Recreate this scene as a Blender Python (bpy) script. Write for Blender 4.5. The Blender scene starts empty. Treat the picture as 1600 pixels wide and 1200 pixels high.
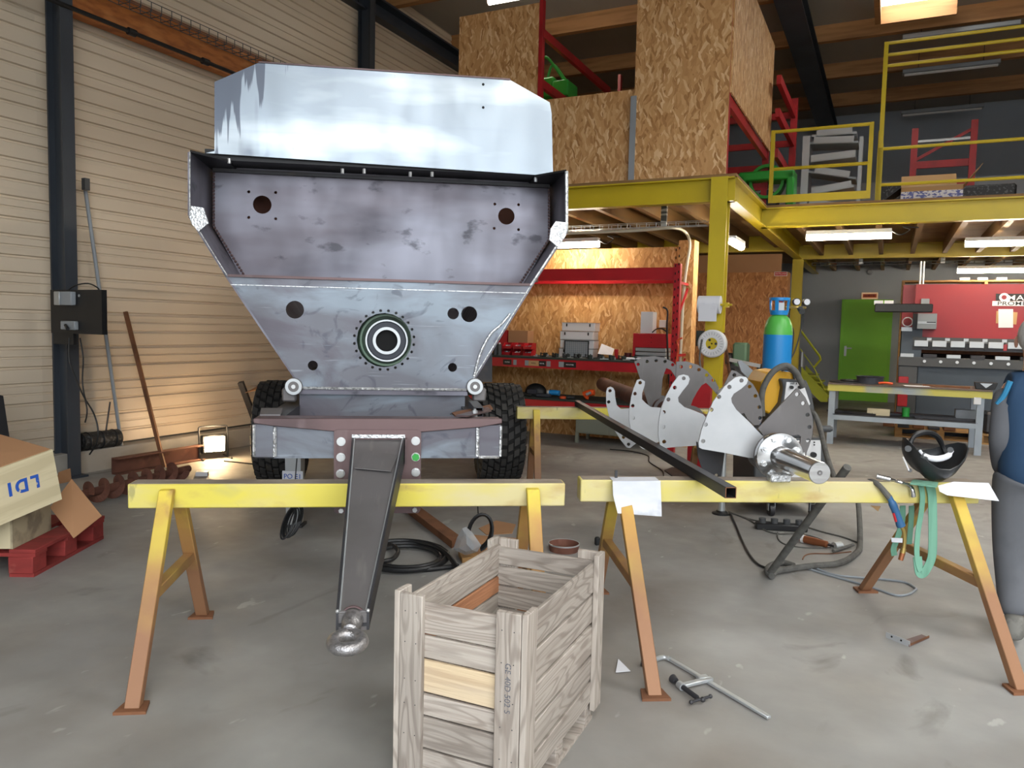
import bpy, bmesh, math, random
from mathutils import Vector as V, Matrix as MX
random.seed(7)
sc = bpy.context.scene
COL = sc.collection
# ---------------------------------------------------------------- camera, light, exposure
FPX = 1200.0
EYE = V((0, 0, 1.5))
CR = (MX.Rotation(math.radians(90 - 4.2), 3, 'X') @ MX.Rotation(math.radians(1.3), 3, 'Z'))
cd = bpy.data.cameras.new('camera'); cam = bpy.data.objects.new('camera', cd); COL.objects.link(cam)
cd.sensor_width = 36; cd.lens = 36 * FPX / 1600; cd.clip_start = 0.05; cd.clip_end = 200
cam.matrix_world = MX.Translation(EYE) @ CR.to_4x4()
sc.camera = cam
sc.view_settings.view_transform = 'Standard'; sc.view_settings.look = 'None'
sc.view_settings.gamma = 1; sc.view_settings.use_curve_mapping = False
sc.view_settings.exposure = 0.27
BROT = math.radians(-26)          # the building is turned 26 degrees from the viewing direction
w = bpy.data.worlds.new('world'); sc.world = w; w.use_nodes = True
bg = w.node_tree.nodes['Background']; bg.inputs[0].default_value = (.90, .95, 1, 1); bg.inputs[1].default_value = 6.6

def area(name, loc, rot, sx, sy, power, col, m=None):
    l = bpy.data.lights.new(name, 'AREA'); l.shape = 'RECTANGLE'; l.size = sx; l.size_y = sy
    l.energy = power; l.color = col
    o = bpy.data.objects.new(name, l); COL.objects.link(o)
    mm = MX.Translation(V(loc)) @ rot.to_4x4()
    o.matrix_world = (m @ mm) if m else mm
    return o
BM = MX.Rotation(BROT, 4, 'Z')
# daylight enters through the open sectional door behind the photographer (a sampling portal in the opening)
po = area('door_portal', (4.0, -3.45, 2.65), MX.Rotation(math.radians(90), 3, 'X'), 10.8, 5.2, 1, (1, 1, 1), BM)
po.data.cycles.is_portal = True

# ---------------------------------------------------------------- helpers
class Fr:
    def __init__(s, o=(0, 0, 0), rz=0.0, m=None):
        s.m = m if m else MX.Translation(V(o)) @ MX.Rotation(rz, 4, 'Z')
        s.i = s.m.inverted()
    def at(s, u, v, ax, val):
        o = s.i @ EYE; d = s.i.to_3x3() @ (CR @ V(((u - 800) / FPX, (600 - v) / FPX, -1)))
        return o + d * ((val - o[ax]) / d[ax])
    def atp(s, u, v, p, n):
        o = s.i @ EYE; d = s.i.to_3x3() @ (CR @ V(((u - 800) / FPX, (600 - v) / FPX, -1))); n = V(n)
        return o + d * ((V(p) - o).dot(n) / d.dot(n))
    def px(s, pts, ax, val): return [s.at(u, v, ax, val) for u, v in pts]
    def w(s, p): return s.m @ V(p)
W = Fr()
B = Fr((0, 0, 0), BROT)
def G(u, v, z=0.0): return W.at(u, v, 2, z)
def D(u, v, y): return W.at(u, v, 1, y)
FR = {}

def lin(c):
    if isinstance(c, str): c = tuple(int(c[i:i + 2], 16) / 255 for i in (0, 2, 4))
    return tuple((x / 12.92 if x <= .04045 else ((x + .055) / 1.055) ** 2.4) for x in c[:3]) + (1,)

def mk(name, base, layers=(), rough=.5, metal=0.0, bump=None, vary=0.0, rvar=0.0, emit=None, trans=0, alpha=1, osb=False, spec=.5, wave=None):
    m = bpy.data.materials.new(name); m.use_nodes = True
    nt = m.node_tree; N = nt.nodes; L = nt.links; p = N['Principled BSDF']
    p.inputs['Roughness'].default_value = rough; p.inputs['Metallic'].default_value = metal
    p.inputs['Specular IOR Level'].default_value = spec
    if trans: p.inputs['Transmission Weight'].default_value = trans
    if alpha < 1: p.inputs['Alpha'].default_value = alpha
    if emit:
        p.inputs['Emission Color'].default_value = lin(emit[0]); p.inputs['Emission Strength'].default_value = emit[1]
    tc = N.new('ShaderNodeTexCoord'); co = tc.outputs['Object']
    oi = N.new('ShaderNodeObjectInfo')
    va = N.new('ShaderNodeVectorMath'); va.operation = 'SCALE'; va.inputs[0].default_value = (37, 91, 53)
    L.new(oi.outputs['Random'], va.inputs['Scale'])
    vb = N.new('ShaderNodeVectorMath'); vb.operation = 'ADD'; L.new(co, vb.inputs[0]); L.new(va.outputs[0], vb.inputs[1]); co = vb.outputs[0]
    def noise(scale, detail=4, dist=0):
        mp = N.new('ShaderNodeMapping'); mp.inputs['Scale'].default_value = scale if hasattr(scale, '__len__') else (scale,) * 3
        L.new(co, mp.inputs['Vector']); n = N.new('ShaderNodeTexNoise'); n.inputs['Scale'].default_value = 1
        n.inputs['Detail'].default_value = detail; n.inputs['Distortion'].default_value = dist
        L.new(mp.outputs[0], n.inputs['Vector']); return n.outputs['Fac']
    def rng(src, lo, hi, a=0.0, b=1.0):
        r = N.new('ShaderNodeMapRange'); r.inputs[1].default_value = lo; r.inputs[2].default_value = hi
        r.inputs[3].default_value = a; r.inputs[4].default_value = b; L.new(src, r.inputs[0]); return r.outputs[0]
    def mix(a, b, fac):
        x = N.new('ShaderNodeMix'); x.data_type = 'RGBA'
        if isinstance(a, tuple): x.inputs[6].default_value = a
        else: L.new(a, x.inputs[6])
        if isinstance(b, tuple): x.inputs[7].default_value = b
        else: L.new(b, x.inputs[7])
        if isinstance(fac, float): x.inputs[0].default_value = fac
        else: L.new(fac, x.inputs[0])
        return x.outputs[2]
    col = lin(base)
    if osb:
        sx = N.new('ShaderNodeSeparateXYZ'); L.new(co, sx.inputs[0])
        ad = N.new('ShaderNodeMath'); L.new(sx.outputs[0], ad.inputs[0]); L.new(sx.outputs[1], ad.inputs[1])
        cb = N.new('ShaderNodeCombineXYZ'); L.new(ad.outputs[0], cb.inputs[0]); L.new(sx.outputs[2], cb.inputs[1])
        nd = N.new('ShaderNodeTexNoise'); nd.inputs['Scale'].default_value = 9; L.new(cb.outputs[0], nd.inputs['Vector'])
        ns = N.new('ShaderNodeVectorMath'); ns.operation = 'MULTIPLY_ADD'; ns.inputs[1].default_value = (.07, .07, 0); L.new(nd.outputs['Color'], ns.inputs[0]); L.new(cb.outputs[0], ns.inputs[2]); cb = ns
        cells = []
        for ang, sc_ in ((86, (8, 36, 1)), (62, (9, 40, 1)), (111, (10, 38, 1))):
            m1 = N.new('ShaderNodeMapping'); m1.vector_type = 'TEXTURE'; m1.inputs['Rotation'].default_value = (0, 0, math.radians(ang)); L.new(cb.outputs[0], m1.inputs[0])
            m2 = N.new('ShaderNodeMapping'); m2.inputs['Scale'].default_value = sc_; L.new(m1.outputs[0], m2.inputs[0])
            vo = N.new('ShaderNodeTexVoronoi'); vo.voronoi_dimensions = '2D'; vo.inputs['Scale'].default_value = 1; L.new(m2.outputs[0], vo.inputs['Vector'])
            s3 = N.new('ShaderNodeSeparateColor'); L.new(vo.outputs['Color'], s3.inputs[0]); cells.append(s3.outputs)
        c = cells[0][0]
        v1 = mix(cells[0][0], cells[1][0], rng(cells[1][1], .55, .6)); v1 = mix(v1, cells[2][0], rng(cells[2][1], .62, .67))
        ra = N.new('ShaderNodeValToRGB'); L.new(v1, ra.inputs[0])
        e = ra.color_ramp.elements; e[0].color = lin(osb[0]); e[0].position = 0; e[1].color = lin(osb[-1]); e[1].position = 1
        for k, cc in enumerate(osb[1:-1]):
            q = e.new((k + 1) / (len(osb) - 1)); q.color = lin(cc)
        col = ra.outputs[0]
    if wave:
        mp = N.new('ShaderNodeMapping'); mp.inputs['Scale'].default_value = (1.3, 5, 10); L.new(co, mp.inputs[0])
        nz = N.new('ShaderNodeTexNoise'); nz.inputs['Scale'].default_value = 1; nz.inputs['Detail'].default_value = 1.5; L.new(mp.outputs[0], nz.inputs['Vector'])
        mm = N.new('ShaderNodeMath'); mm.operation = 'MULTIPLY'; mm.inputs[1].default_value = wave[1]; L.new(nz.outputs['Fac'], mm.inputs[0])
        sn = N.new('ShaderNodeMath'); sn.operation = 'SINE'; L.new(mm.outputs[0], sn.inputs[0])
        col = mix(col, lin(wave[0]), rng(sn.outputs[0], .2, .95, 0, wave[2]))
    first = None
    for ly in layers:
        c, s, lo, hi, k = ly[:5]
        n = noise(s, ly[5] if len(ly) > 5 else 4, ly[6] if len(ly) > 6 else 0)
        fac = rng(n, lo, hi, 0, k); col = mix(col, lin(c), fac)
        if first is None: first = fac
    if vary:
        h = N.new('ShaderNodeHueSaturation'); r = rng(oi.outputs['Random'], 0, 1, 1 - vary, 1 + vary)
        L.new(r, h.inputs['Value'])
        if isinstance(col, tuple): h.inputs['Color'].default_value = col
        else: L.new(col, h.inputs['Color'])
        col = h.outputs[0]
    if isinstance(col, tuple): p.inputs['Base Color'].default_value = col
    else: L.new(col, p.inputs['Base Color'])
    if rvar:
        L.new(rng(noise((6, 6, 2.5), 5), .3, .7, max(rough - rvar, .02), rough + rvar), p.inputs['Roughness'])
    if bump:
        b = N.new('ShaderNodeBump'); b.inputs['Strength'].default_value = bump[1]; b.inputs['Distance'].default_value = .01
        L.new(noise(bump[0], 3), b.inputs['Height']); L.new(b.outputs[0], p.inputs['Normal'])
    return m

class MB:
    def __init__(s): s.v = []; s.f = []
    def add(s, vs, fs):
        n = len(s.v); s.v += [V(p) for p in vs]; s.f += [tuple(i + n for i in f) for f in fs]; return s
    def box(s, c, d, r=None, taper=1):
        x, y, z = d[0] / 2, d[1] / 2, d[2] / 2
        ps = [V((i * x * (taper if k > 0 else 1), j * y * (taper if k > 0 else 1), k * z)) for i in (-1, 1) for j in (-1, 1) for k in (-1, 1)]
        if r is not None: ps = [r @ p for p in ps]
        return s.add([p + V(c) for p in ps], [(0, 1, 3, 2), (4, 6, 7, 5), (0, 4, 5, 1), (2, 3, 7, 6), (0, 2, 6, 4), (1, 5, 7, 3)])
    def bb(s, a, b): 
        return s.box([(a[i] + b[i]) / 2 for i in range(3)], [abs(b[i] - a[i]) for i in range(3)])
    def bar(s, a, b, w, h, up=(0, 0, 1)):
        a, b = V(a), V(b); d = (b - a); l = d.length; d = d / l; x = d.cross(V(up))
        if x.length < 1e-4: x = d.cross(V((0, 1, 0)))
        x.normalize(); z = x.cross(d)
        r = MX((x, d, z)).transposed()
        return s.box((a + b) / 2, (w, l, h), r)
    def prism(s, pts, vec):
        n = len(pts); vec = V(vec); a = [V(p) for p in pts]
        return s.add(a + [p + vec for p in a], [tuple(range(n))[::-1], tuple(range(n, 2 * n))] + [(i, (i + 1) % n, (i + 1) % n + n, i + n) for i in range(n)])
    def cyl(s, a, b, r0, r1=None, n=16, caps=True):
        r1 = r0 if r1 is None else r1; a, b = V(a), V(b); d = (b - a).normalized()
        x = d.orthogonal().normalized(); y = d.cross(x); vs = []
        for c, r in ((a, r0), (b, r1)):
            for i in range(n):
                t = 2 * math.pi * i / n; vs.append(c + (x * math.cos(t) + y * math.sin(t)) * r)
        fs = [(i, (i + 1) % n, (i + 1) % n + n, i + n) for i in range(n)]
        if caps: fs += [tuple(range(n))[::-1], tuple(range(n, 2 * n))]
        return s.add(vs, fs)
    def lathe(s, o, ax, prof, n=24, closed=False):
        o, d = V(o), V(ax).normalized(); x = d.orthogonal().normalized(); y = d.cross(x); vs = []; k = len(prof)
        for r, h in prof:
            for i in range(n):
                t = 2 * math.pi * i / n; vs.append(o + d * h + (x * math.cos(t) + y * math.sin(t)) * r)
        fs = [(j * n + i, j * n + (i + 1) % n, ((j + 1) % k) * n + (i + 1) % n, ((j + 1) % k) * n + i) for j in range(k if closed else k - 1) for i in range(n)]
        if not closed:
            if prof[0][0] > 1e-5: fs.append(tuple(range(n))[::-1])
            if prof[-1][0] > 1e-5: fs.append(tuple(range((k - 1) * n, k * n)))
        return s.add(vs, fs)
    def torus(s, c, ax, R, r, n=28, k=12, sy=1.0):
        return s.lathe(c, ax, [(R + r * math.cos(2 * math.pi * j / k), r * sy * math.sin(2 * math.pi * j / k)) for j in range(k)], n, True)
    def tube(s, pts, r, n=8, sm=0):
        pts = [V(p) for p in pts]
        if sm: pts = spline(pts, sm)
        k = len(pts); x = None; vs = []
        for j, p in enumerate(pts):
            d = (pts[min(j + 1, k - 1)] - pts[max(j - 1, 0)])
            if d.length < 1e-9: d = V((0, 0, 1))
            d.normalize()
            x = d.orthogonal() if x is None else (x - d * x.dot(d))
            if x.length < 1e-6: x = d.orthogonal()
            x.normalize(); y = d.cross(x); rr = r[min(len(r) - 1, int(j * len(r) / k))] if hasattr(r, '__len__') else r
            vs += [p + (x * math.cos(2 * math.pi * i / n) + y * math.sin(2 * math.pi * i / n)) * rr for i in range(n)]
        fs = [(j * n + i, j * n + (i + 1) % n, (j + 1) * n + (i + 1) % n, (j + 1) * n + i) for j in range(k - 1) for i in range(n)]
        return s.add(vs, fs + [tuple(range(n))[::-1], tuple(range((k - 1) * n, k * n))])
    def sheet(s, a, b, c, d, th=.002):  # thin quad with thickness
        a, b, c, d = map(V, (a, b, c, d)); nn = (b - a).cross(d - a).normalized() * th
        return s.prism([a, b, c, d], nn)
    def ball(s, c, r, n=12, k=8, sx=(1, 1, 1)):
        c = V(c); prof = [(r * math.sin(math.pi * j / k), -r * math.cos(math.pi * j / k)) for j in range(k + 1)]
        m = MB().lathe((0, 0, 0), (0, 0, 1), [(max(a, 1e-6), b) for a, b in prof], n)
        return s.add([V((p.x * sx[0], p.y * sx[1], p.z * sx[2])) + c for p in m.v], m.f)
    def build(s, name, mat, parent=None, world=False, bevel=0, smooth=True, ang=35, m=None, seg=1, rec=True):
        vs = s.v
        if world and parent is not None: i = FR[parent.name].i; vs = [i @ p for p in vs]
        off = V((0, 0, 0))
        if parent is None and rec and m is None:
            off = V(((min(p.x for p in vs) + max(p.x for p in vs)) / 2, (min(p.y for p in vs) + max(p.y for p in vs)) / 2, min(p.z for p in vs)))
            vs = [p - off for p in vs]
        me = bpy.data.meshes.new(name); me.from_pydata([tuple(p) for p in vs], [], s.f)
        b_ = bmesh.new(); b_.from_mesh(me); bmesh.ops.recalc_face_normals(b_, faces=b_.faces); b_.to_mesh(me); b_.free()
        return link(me, name, mat, parent, off, m, bevel, smooth, ang, seg)
def link(me, name, mat, parent=None, off=V((0, 0, 0)), m=None, bevel=0, smooth=True, ang=35, seg=1):
    if smooth:
        for p in me.polygons: p.use_smooth = True
        me.set_sharp_from_angle(angle=math.radians(ang))
    o = bpy.data.objects.new(name, me); COL.objects.link(o)
    if mat: me.materials.append(mat)
    if parent is not None: o.parent = parent
    if m is not None: o.matrix_local = m
    else: o.location = off
    if bevel:
        bv = o.modifiers.new('bevel', 'BEVEL'); bv.width = bevel; bv.segments = seg; bv.limit_method = 'ANGLE'; bv.angle_limit = math.radians(40)
    return o
def spline(pts, k):
    out = []; n = len(pts)
    for i in range(n - 1):
        p0, p1, p2, p3 = pts[max(i - 1, 0)], pts[i], pts[i + 1], pts[min(i + 2, n - 1)]
        for j in range(k):
            t = j / k; out.append(.5 * ((2 * p1) + (p2 - p0) * t + (2 * p0 - 5 * p1 + 4 * p2 - p3) * t * t + (3 * p1 - p0 - 3 * p2 + p3) * t ** 3))
    out.append(pts[-1]); return out
def tag(o, label, cat, group=None, kind=None):
    if label: o['label'] = label
    if cat: o['category'] = cat
    if group: o['group'] = group
    if kind: o['kind'] = kind
    return o
def thing(name, label, cat, loc=(0, 0, 0), rz=0.0, group=None, m=None):
    o = bpy.data.objects.new(name, None); COL.objects.link(o); o.empty_display_size = .1
    f = Fr(loc, rz, m); o.matrix_world = f.m; FR[o.name] = f
    return tag(o, label, cat, group)
def struct(name, mb, mat, frame=B, **k):
    o = mb.build(name, mat, None, m=frame.m.copy(), **k); o['kind'] = 'structure'; FR[o.name] = frame; return o
def curve_mesh(splines, ext):
    c = bpy.data.curves.new('c', 'CURVE'); c.dimensions = '2D'; c.fill_mode = 'BOTH'; c.extrude = ext
    for pts in splines:
        sp = c.splines.new('POLY'); sp.points.add(len(pts) - 1); sp.use_cyclic_u = True
        for q, p in zip(sp.points, pts): q.co = (p[0], p[1], 0, 1)
    o = bpy.data.objects.new('c', c); me = bpy.data.meshes.new_from_object(o); bpy.data.objects.remove(o); return me
def circ(x, y, r, n=20): return [(x + r * math.cos(2 * math.pi * i / n), y + r * math.sin(2 * math.pi * i / n)) for i in range(n)]
XZ = MX.Rotation(math.radians(90), 4, 'X')   # 2D outline (a, b) -> x = a, z = b; thickness along y
def plate(name, outer, holes, th, mat, parent, m, bevel=0):
    me = curve_mesh([outer] + [circ(*h) for h in holes], th / 2)
    me.transform(m); return link(me, name, mat, parent, bevel=bevel, smooth=True, ang=30)
def text(name, body, size, mat, parent, m, ext=.0015, sx=1.0, bold=0, al='CENTER', sp=1.0):
    c = bpy.data.curves.new('t', 'FONT'); c.body = body; c.size = size; c.extrude = ext; c.align_x = al; c.align_y = 'CENTER'; c.offset = bold; c.space_character = sp
    o = bpy.data.objects.new('t', c); me = bpy.data.meshes.new_from_object(o); bpy.data.objects.remove(o)
    me.transform(m @ MX.Diagonal((sx, 1, 1, 1))); return link(me, name, mat, parent, smooth=False)
def dup(o, m=None, parent=None, label=None):
    c = o.copy(); COL.objects.link(c)
    if parent is not None: c.parent = parent
    if m is not None: c.matrix_local = m
    for ch in [k for k in o.children]: dup(ch, None, c)
    if label: c['label'] = label
    return c
def perpframe(o, axis, up=(0, 0, 1)):
    y = V(axis).normalized(); x = y.cross(V(up)).normalized(); z = x.cross(y)
    r = MX((x, y, z)).transposed().to_4x4(); return Fr(m=MX.Translation(V(o)) @ r)

# ---------------------------------------------------------------- materials
M = {}
M['concrete'] = mk('concrete_floor', '92918e', [('58534e', (.35, .35, .35), .45, .75, .75, 6), ('a9a9a4', (1.3, 1.3, 1), .5, .72, .5, 6), ('4b4641', (2.2, 1.1, 1), .62, .74, .45, 6, 1.5), ('c4c4bf', (9, 4, 1), .68, .72, .4, 3), ('6e6257', (.6, .5, 1), .48, .66, .55)], rough=.62, bump=((14, 14, 14), .12), rvar=.12)
M['kerb'] = mk('kerb_concrete', '9a958c', [('706a62', (1.5, 1.5, 3), .45, .7, .7)], rough=.85)
M['clad'] = mk('wall_cladding', 'cdbea8', [('b0a08a', (.25, .25, 1.5), .45, .7, .5), ('8d8576', (.5, .5, 9), .6, .8, .35)], rough=.42, spec=.4)
M['steelcol'] = mk('column_paint', '3a4048', [('252a31', (2, 2, .6), .4, .7, .7)], rough=.45)
M['glulam'] = mk('glulam', 'a8642c', [('7c4218', (.8, 6, 20), .42, .62, .7), ('c08046', (.4, 3, 9), .55, .7, .5)], rough=.6)
M['purlin'] = mk('purlin_wood', 'a87a4c', [('7c5632', (1.2, 9, 14), .45, .65, .6), ('a8794a', (.8, 2, 3), .55, .7, .5)], rough=.7)
M['joist'] = mk('joist_wood', '7c6038', [('8a6434', (9, 1.2, 9), .45, .65, .6)], rough=.7)
M['roof'] = mk('roof_lining', 'a09c94', [('8a867f', (1, .2, 1), .4, .7, .5)], rough=.7)
M['greywall'] = mk('grey_wall', '9fa7b0', [('8f969f', (.8, .8, .8), .4, .7, .5)], rough=.85, bump=((60, 60, 60), .15))
M['blackwall'] = mk('dark_cladding', '3a3c3e', rough=.6)
M['osb'] = mk('osb_board', 'b08a58', osb=('a2733f', 'bd8d58', 'c79862', 'd0a470', 'e4c294'), rough=.7, vary=.05)
M['osb2'] = mk('osb_board_lower', 'b08a58', osb=('a8763f', 'bd8a50', 'c8965b', 'd2a268', 'e2bc88'), rough=.7, vary=.05)
M['osbr'] = mk('osb_board_reddish', 'b08a58', osb=('8e5a32', 'a66c3c', 'ae7442', 'b87e4a', 'c8925c'), rough=.7)
M['osbedge'] = mk('osb_edge', '7e5a38', [('5c3e24', (3, 3, 60), .45, .6, .7)], rough=.8)
M['yellow'] = mk('yellow_paint', 'c4ae1e', [('a8921a', (1.5, 1.5, 1.5), .45, .7, .5)], rough=.4)
M['yellowwood'] = mk('deck_edge', '8f6f45', [('6a4c2c', (2, 2, 40), .45, .6, .6)], rough=.8)
M['red'] = mk('red_paint', 'b01a24', [('8e141c', (3, 3, 3), .45, .7, .5)], rough=.4)
M['redrack'] = mk('red_rack_paint', 'a82026', [('7c1a1c', (4, 4, 4), .45, .7, .6)], rough=.42)
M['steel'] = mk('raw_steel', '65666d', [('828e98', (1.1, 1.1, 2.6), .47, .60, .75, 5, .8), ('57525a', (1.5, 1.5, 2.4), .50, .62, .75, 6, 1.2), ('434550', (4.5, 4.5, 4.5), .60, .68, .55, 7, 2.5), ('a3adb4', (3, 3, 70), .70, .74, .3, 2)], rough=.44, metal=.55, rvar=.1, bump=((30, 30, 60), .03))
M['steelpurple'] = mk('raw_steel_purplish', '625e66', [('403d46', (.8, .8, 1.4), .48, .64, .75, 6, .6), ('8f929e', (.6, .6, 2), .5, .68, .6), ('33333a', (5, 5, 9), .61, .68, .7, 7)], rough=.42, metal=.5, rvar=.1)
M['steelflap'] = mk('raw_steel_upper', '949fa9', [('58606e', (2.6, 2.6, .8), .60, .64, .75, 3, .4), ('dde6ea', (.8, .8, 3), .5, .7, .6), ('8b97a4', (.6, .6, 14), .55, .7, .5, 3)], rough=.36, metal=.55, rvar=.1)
M['steeldark'] = mk('dark_steel', '3f3f42', [('2b2a2c', (3, 3, 3), .45, .7, .6), ('5a5048', (6, 6, 6), .6, .7, .4)], rough=.5, metal=.5)
M['steelbrown'] = mk('mill_scale_brown', '6a5656', [('3f3638', (2, 2, 2), .45, .7, .6), ('8a7878', (9, 2, 2), .6, .75, .5)], rough=.48, metal=.45)
M['steelgrey'] = mk('plate_grey', '6b6868', [('54524e', (2.4, 2.4, 2.4), .45, .7, .6, 5), ('8a8882', (30, 4, 4), .6, .75, .3)], rough=.5, metal=.35)
M['palelate'] = mk('plate_pale', 'b4b6b8', [('94979a', (2.5, 2.5, 2.5), .45, .7, .6, 5), ('a89a80', (4, 4, 4), .66, .8, .4)], rough=.45, metal=.35)
M['weld'] = mk('ground_weld', 'd8dadb', [('8e9092', (60, 60, 60), .5, .62, .8)], rough=.3, metal=.7, bump=((90, 90, 90), .6))
M['chrome'] = mk('turned_steel', 'c9cacb', [('9c9c9c', (3, 3, 60), .45, .7, .5)], rough=.2, metal=.95)
M['zinc'] = mk('zinc_bolt', 'c2c4c4', rough=.35, metal=.7)
M['green'] = mk('green_paint', '2f9a3f', rough=.45)
M['castsilver'] = mk('cast_silver', '9a9898', [('6c6a6a', (60, 60, 60), .45, .65, .6)], rough=.35, metal=.8, bump=((200, 200, 200), .3))
M['ringgreen'] = mk('dull_green', '4a6350', rough=.5)
M['ringblue'] = mk('rubber_seal', '30343e', rough=.6)
M['rubber'] = mk('tyre_rubber', '131313', rough=.8)
M['tread'] = mk('tyre_tread_rubber', '343332', [('4a4844', (6, 6, 6), .5, .7, .6)], rough=.7)
M['black'] = mk('black_plastic', '17181a', rough=.5)
M['hose'] = mk('black_hose', '1d1e20', rough=.45)
M['hosegrey'] = mk('grey_hose', '5c5b57', [('403f3c', (20, 20, 20), .45, .65, .6)], rough=.8)
M['yellowold'] = mk('worn_yellow', 'd0c24e', [('c8bd92', (1.3, 2, 3), .42, .58, .85, 5), ('a98650', (3.5, 3.5, 8), .56, .70, .6, 7), ('9a9a78', (1.6, 3, 3), .60, .68, .5, 4), ('6c6a50', (14, 6, 6), .66, .72, .5, 5)], rough=.55)
M['topworn'] = mk('worn_beam_top', '8a8074', [('5a4a3e', (3, 9, 3), .45, .7, .7, 6), ('b9b2a6', (6, 6, 6), .6, .75, .5)], rough=.6)
M['wood'] = mk('grey_crate_wood', 'a39a90', wave=('746a61', 95, .6), layers=[('84796f', (1.1, 30, 60), .47, .62, .55, 4, .2), ('cfc6ba', (.9, 5, 5), .5, .72, .5, 4), ('7a6c60', (5, 40, 60), .63, .7, .5, 3)], rough=.85, vary=.16, bump=((6, 90, 90), .25))
M['woodyellow'] = mk('pale_crate_wood', 'cbb695', [('a99074', (1.4, 18, 40), .47, .6, .6, 5, .7), ('b8b0a4', (.9, 5, 5), .5, .7, .6)], rough=.85, bump=((6, 90, 90), .25))
M['woodorange'] = mk('orange_crate_wood', 'b07a56', [('86593c', (1.4, 18, 40), .47, .6, .6, 5, .7), ('a08c7a', (.9, 5, 5), .5, .7, .6)], rough=.85, bump=((6, 90, 90), .25))
M['whitewood'] = mk('pale_box_wood', 'c9bd9c', [('a89a78', (1.5, 10, 20), .48, .62, .5, 5), ('8a7a60', (5, 5, 5), .64, .74, .4)], rough=.8)
M['cardboard'] = mk('cardboard', 'a67c58', [('8f6746', (1.5, 1.5, 1.5), .45, .7, .5)], rough=.85)
M['cardlight'] = mk('light_cardboard', 'b89468', rough=.85)
M['redpallet'] = mk('red_pallet_wood', '8e302c', [('6c2420', (3, 12, 12), .45, .65, .6), ('a8685c', (8, 8, 8), .66, .75, .5)], rough=.8)
M['pallet'] = mk('pallet_wood', 'a37c4c', [('7c5a34', (3, 12, 12), .45, .65, .6)], rough=.8)
M['white'] = mk('white_plastic', 'd9dadb', rough=.45)
M['paper'] = mk('paper', 'd6d8de', [('c2c4cc', (6, 6, 6), .6, .66, .4)], rough=.8)
M['photo'] = mk('printed_sheet', 'c6c8ce', [('7f8694', (5, 5, 5), .55, .66, .8, 5), ('b4bac6', (3, 3, 9), .5, .6, .6)], rough=.7)
M['grey'] = mk('grey_paint', '8f959a', [('757b80', (2, 2, 2), .45, .7, .4)], rough=.5)
M['benchgrey'] = mk('bench_grey_paint', '98a2aa', [('7c868e', (3, 3, 3), .45, .7, .5)], rough=.5)
M['cabgrey'] = mk('cabinet_grey', '7f8478', rough=.5)
M['rust'] = mk('rust_tube', '6e4638', [('4c2e26', (4, 4, 4), .45, .65, .7), ('8a5c46', (7, 7, 7), .58, .7, .5)], rough=.8)
M['rustbar'] = mk('rust_bar', '7a5034', [('54341f', (5, 5, 5), .45, .65, .7)], rough=.8)
M['blue'] = mk('cylinder_blue', '1f86cc', [('3f9ad6', (5, 5, 2), .5, .7, .5)], rough=.4)
M['lgreen'] = mk('cylinder_green', '55b04c', rough=.4)
M['doorgreen'] = mk('door_green', '86d236', [('78c22c', (1, 1, 1), .45, .7, .5)], rough=.5)
M['stairgreen'] = mk('stair_yellow_green', 'b8be1e', rough=.45)
M['pressred'] = mk('press_red', '96262c', [('7a2e36', (.7, .7, 1), .45, .7, .7, 5)], rough=.45)
M['pressblue'] = mk('press_blue_grey', '3f4954', [('30383f', (1.5, 1.5, 1.5), .45, .7, .6)], rough=.5)
M['weldyellow'] = mk('welder_yellow', 'dca61e', rough=.45)
M['darkgrey'] = mk('dark_grey_plastic', '46484a', rough=.55)
M['sling'] = mk('green_sling', '6fa08a', [('53806c', (30, 30, 4), .45, .65, .5)], rough=.9)
M['torchblue'] = mk('torch_blue', '2f5c86', rough=.45)
M['brass'] = mk('brass', 'b8a060', rough=.3, metal=.8)
M['copper'] = mk('copper', 'a86a48', rough=.35, metal=.7)
M['tube'] = mk('neon_tube', 'fff6e0', emit=('fff0d8', 68))
M['tubecool'] = mk('ceiling_tube', 'ffffff', emit=('fff4e0', 30))
M['flood'] = mk('flood_glass', 'fff0d0', emit=('ffe2b0', 60))
M['sky'] = mk('skylight_panel', 'f4f0e0', emit=('f6f6f0', 9))
M['roof_fill'] = mk('roof_light_panel', 'f4f0e0', emit=('f6f6f4', 13))  # glow of the extra roof panels added as fill
M['galv'] = mk('galvanised', 'b4b8ba', rough=.4, metal=.6)
M['cream'] = mk('cream_cable', 'd4cdb8', rough=.5)
M['orange'] = mk('orange_plastic', 'd8521e', rough=.45)
M['machgreen'] = mk('machine_green', '2c9a34', rough=.4)
M['holeblack'] = mk('inside_black', '0b0b0c', rough=.9)
M['clutter'] = mk('dark_clutter', '2e2f30', [('5e6062', (30, 30, 30), .55, .62, .8)], rough=.5, metal=.3)
M['mat'] = mk('rubber_mat', '2c332e', rough=.8)
# ================================================================ THE BUILDING
SL, SR, TF, TB, ZC = -7.06, 13.0, -3.4, 19.4, 6.5
apron = MB().box((0, -14, -.03), (60, 21, .04)); o = struct('floor', MB().bb((SL - .3, TF - .3, -.2), (SR + .3, TB + .3, 0)), M['concrete'], smooth=False)
struct('ground', apron, M['kerb'], smooth=False)
struct('wall_backdrop', MB().bb((-34, -33, 0), (34, -32, 7.5)), mk('reflection_backdrop', '7a7c80', [('5a5c5e', (.3, .3, .6), .45, .6, .6)], rough=.8), smooth=False)  # unseen block added so low reflections in the steel stay darker
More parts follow.
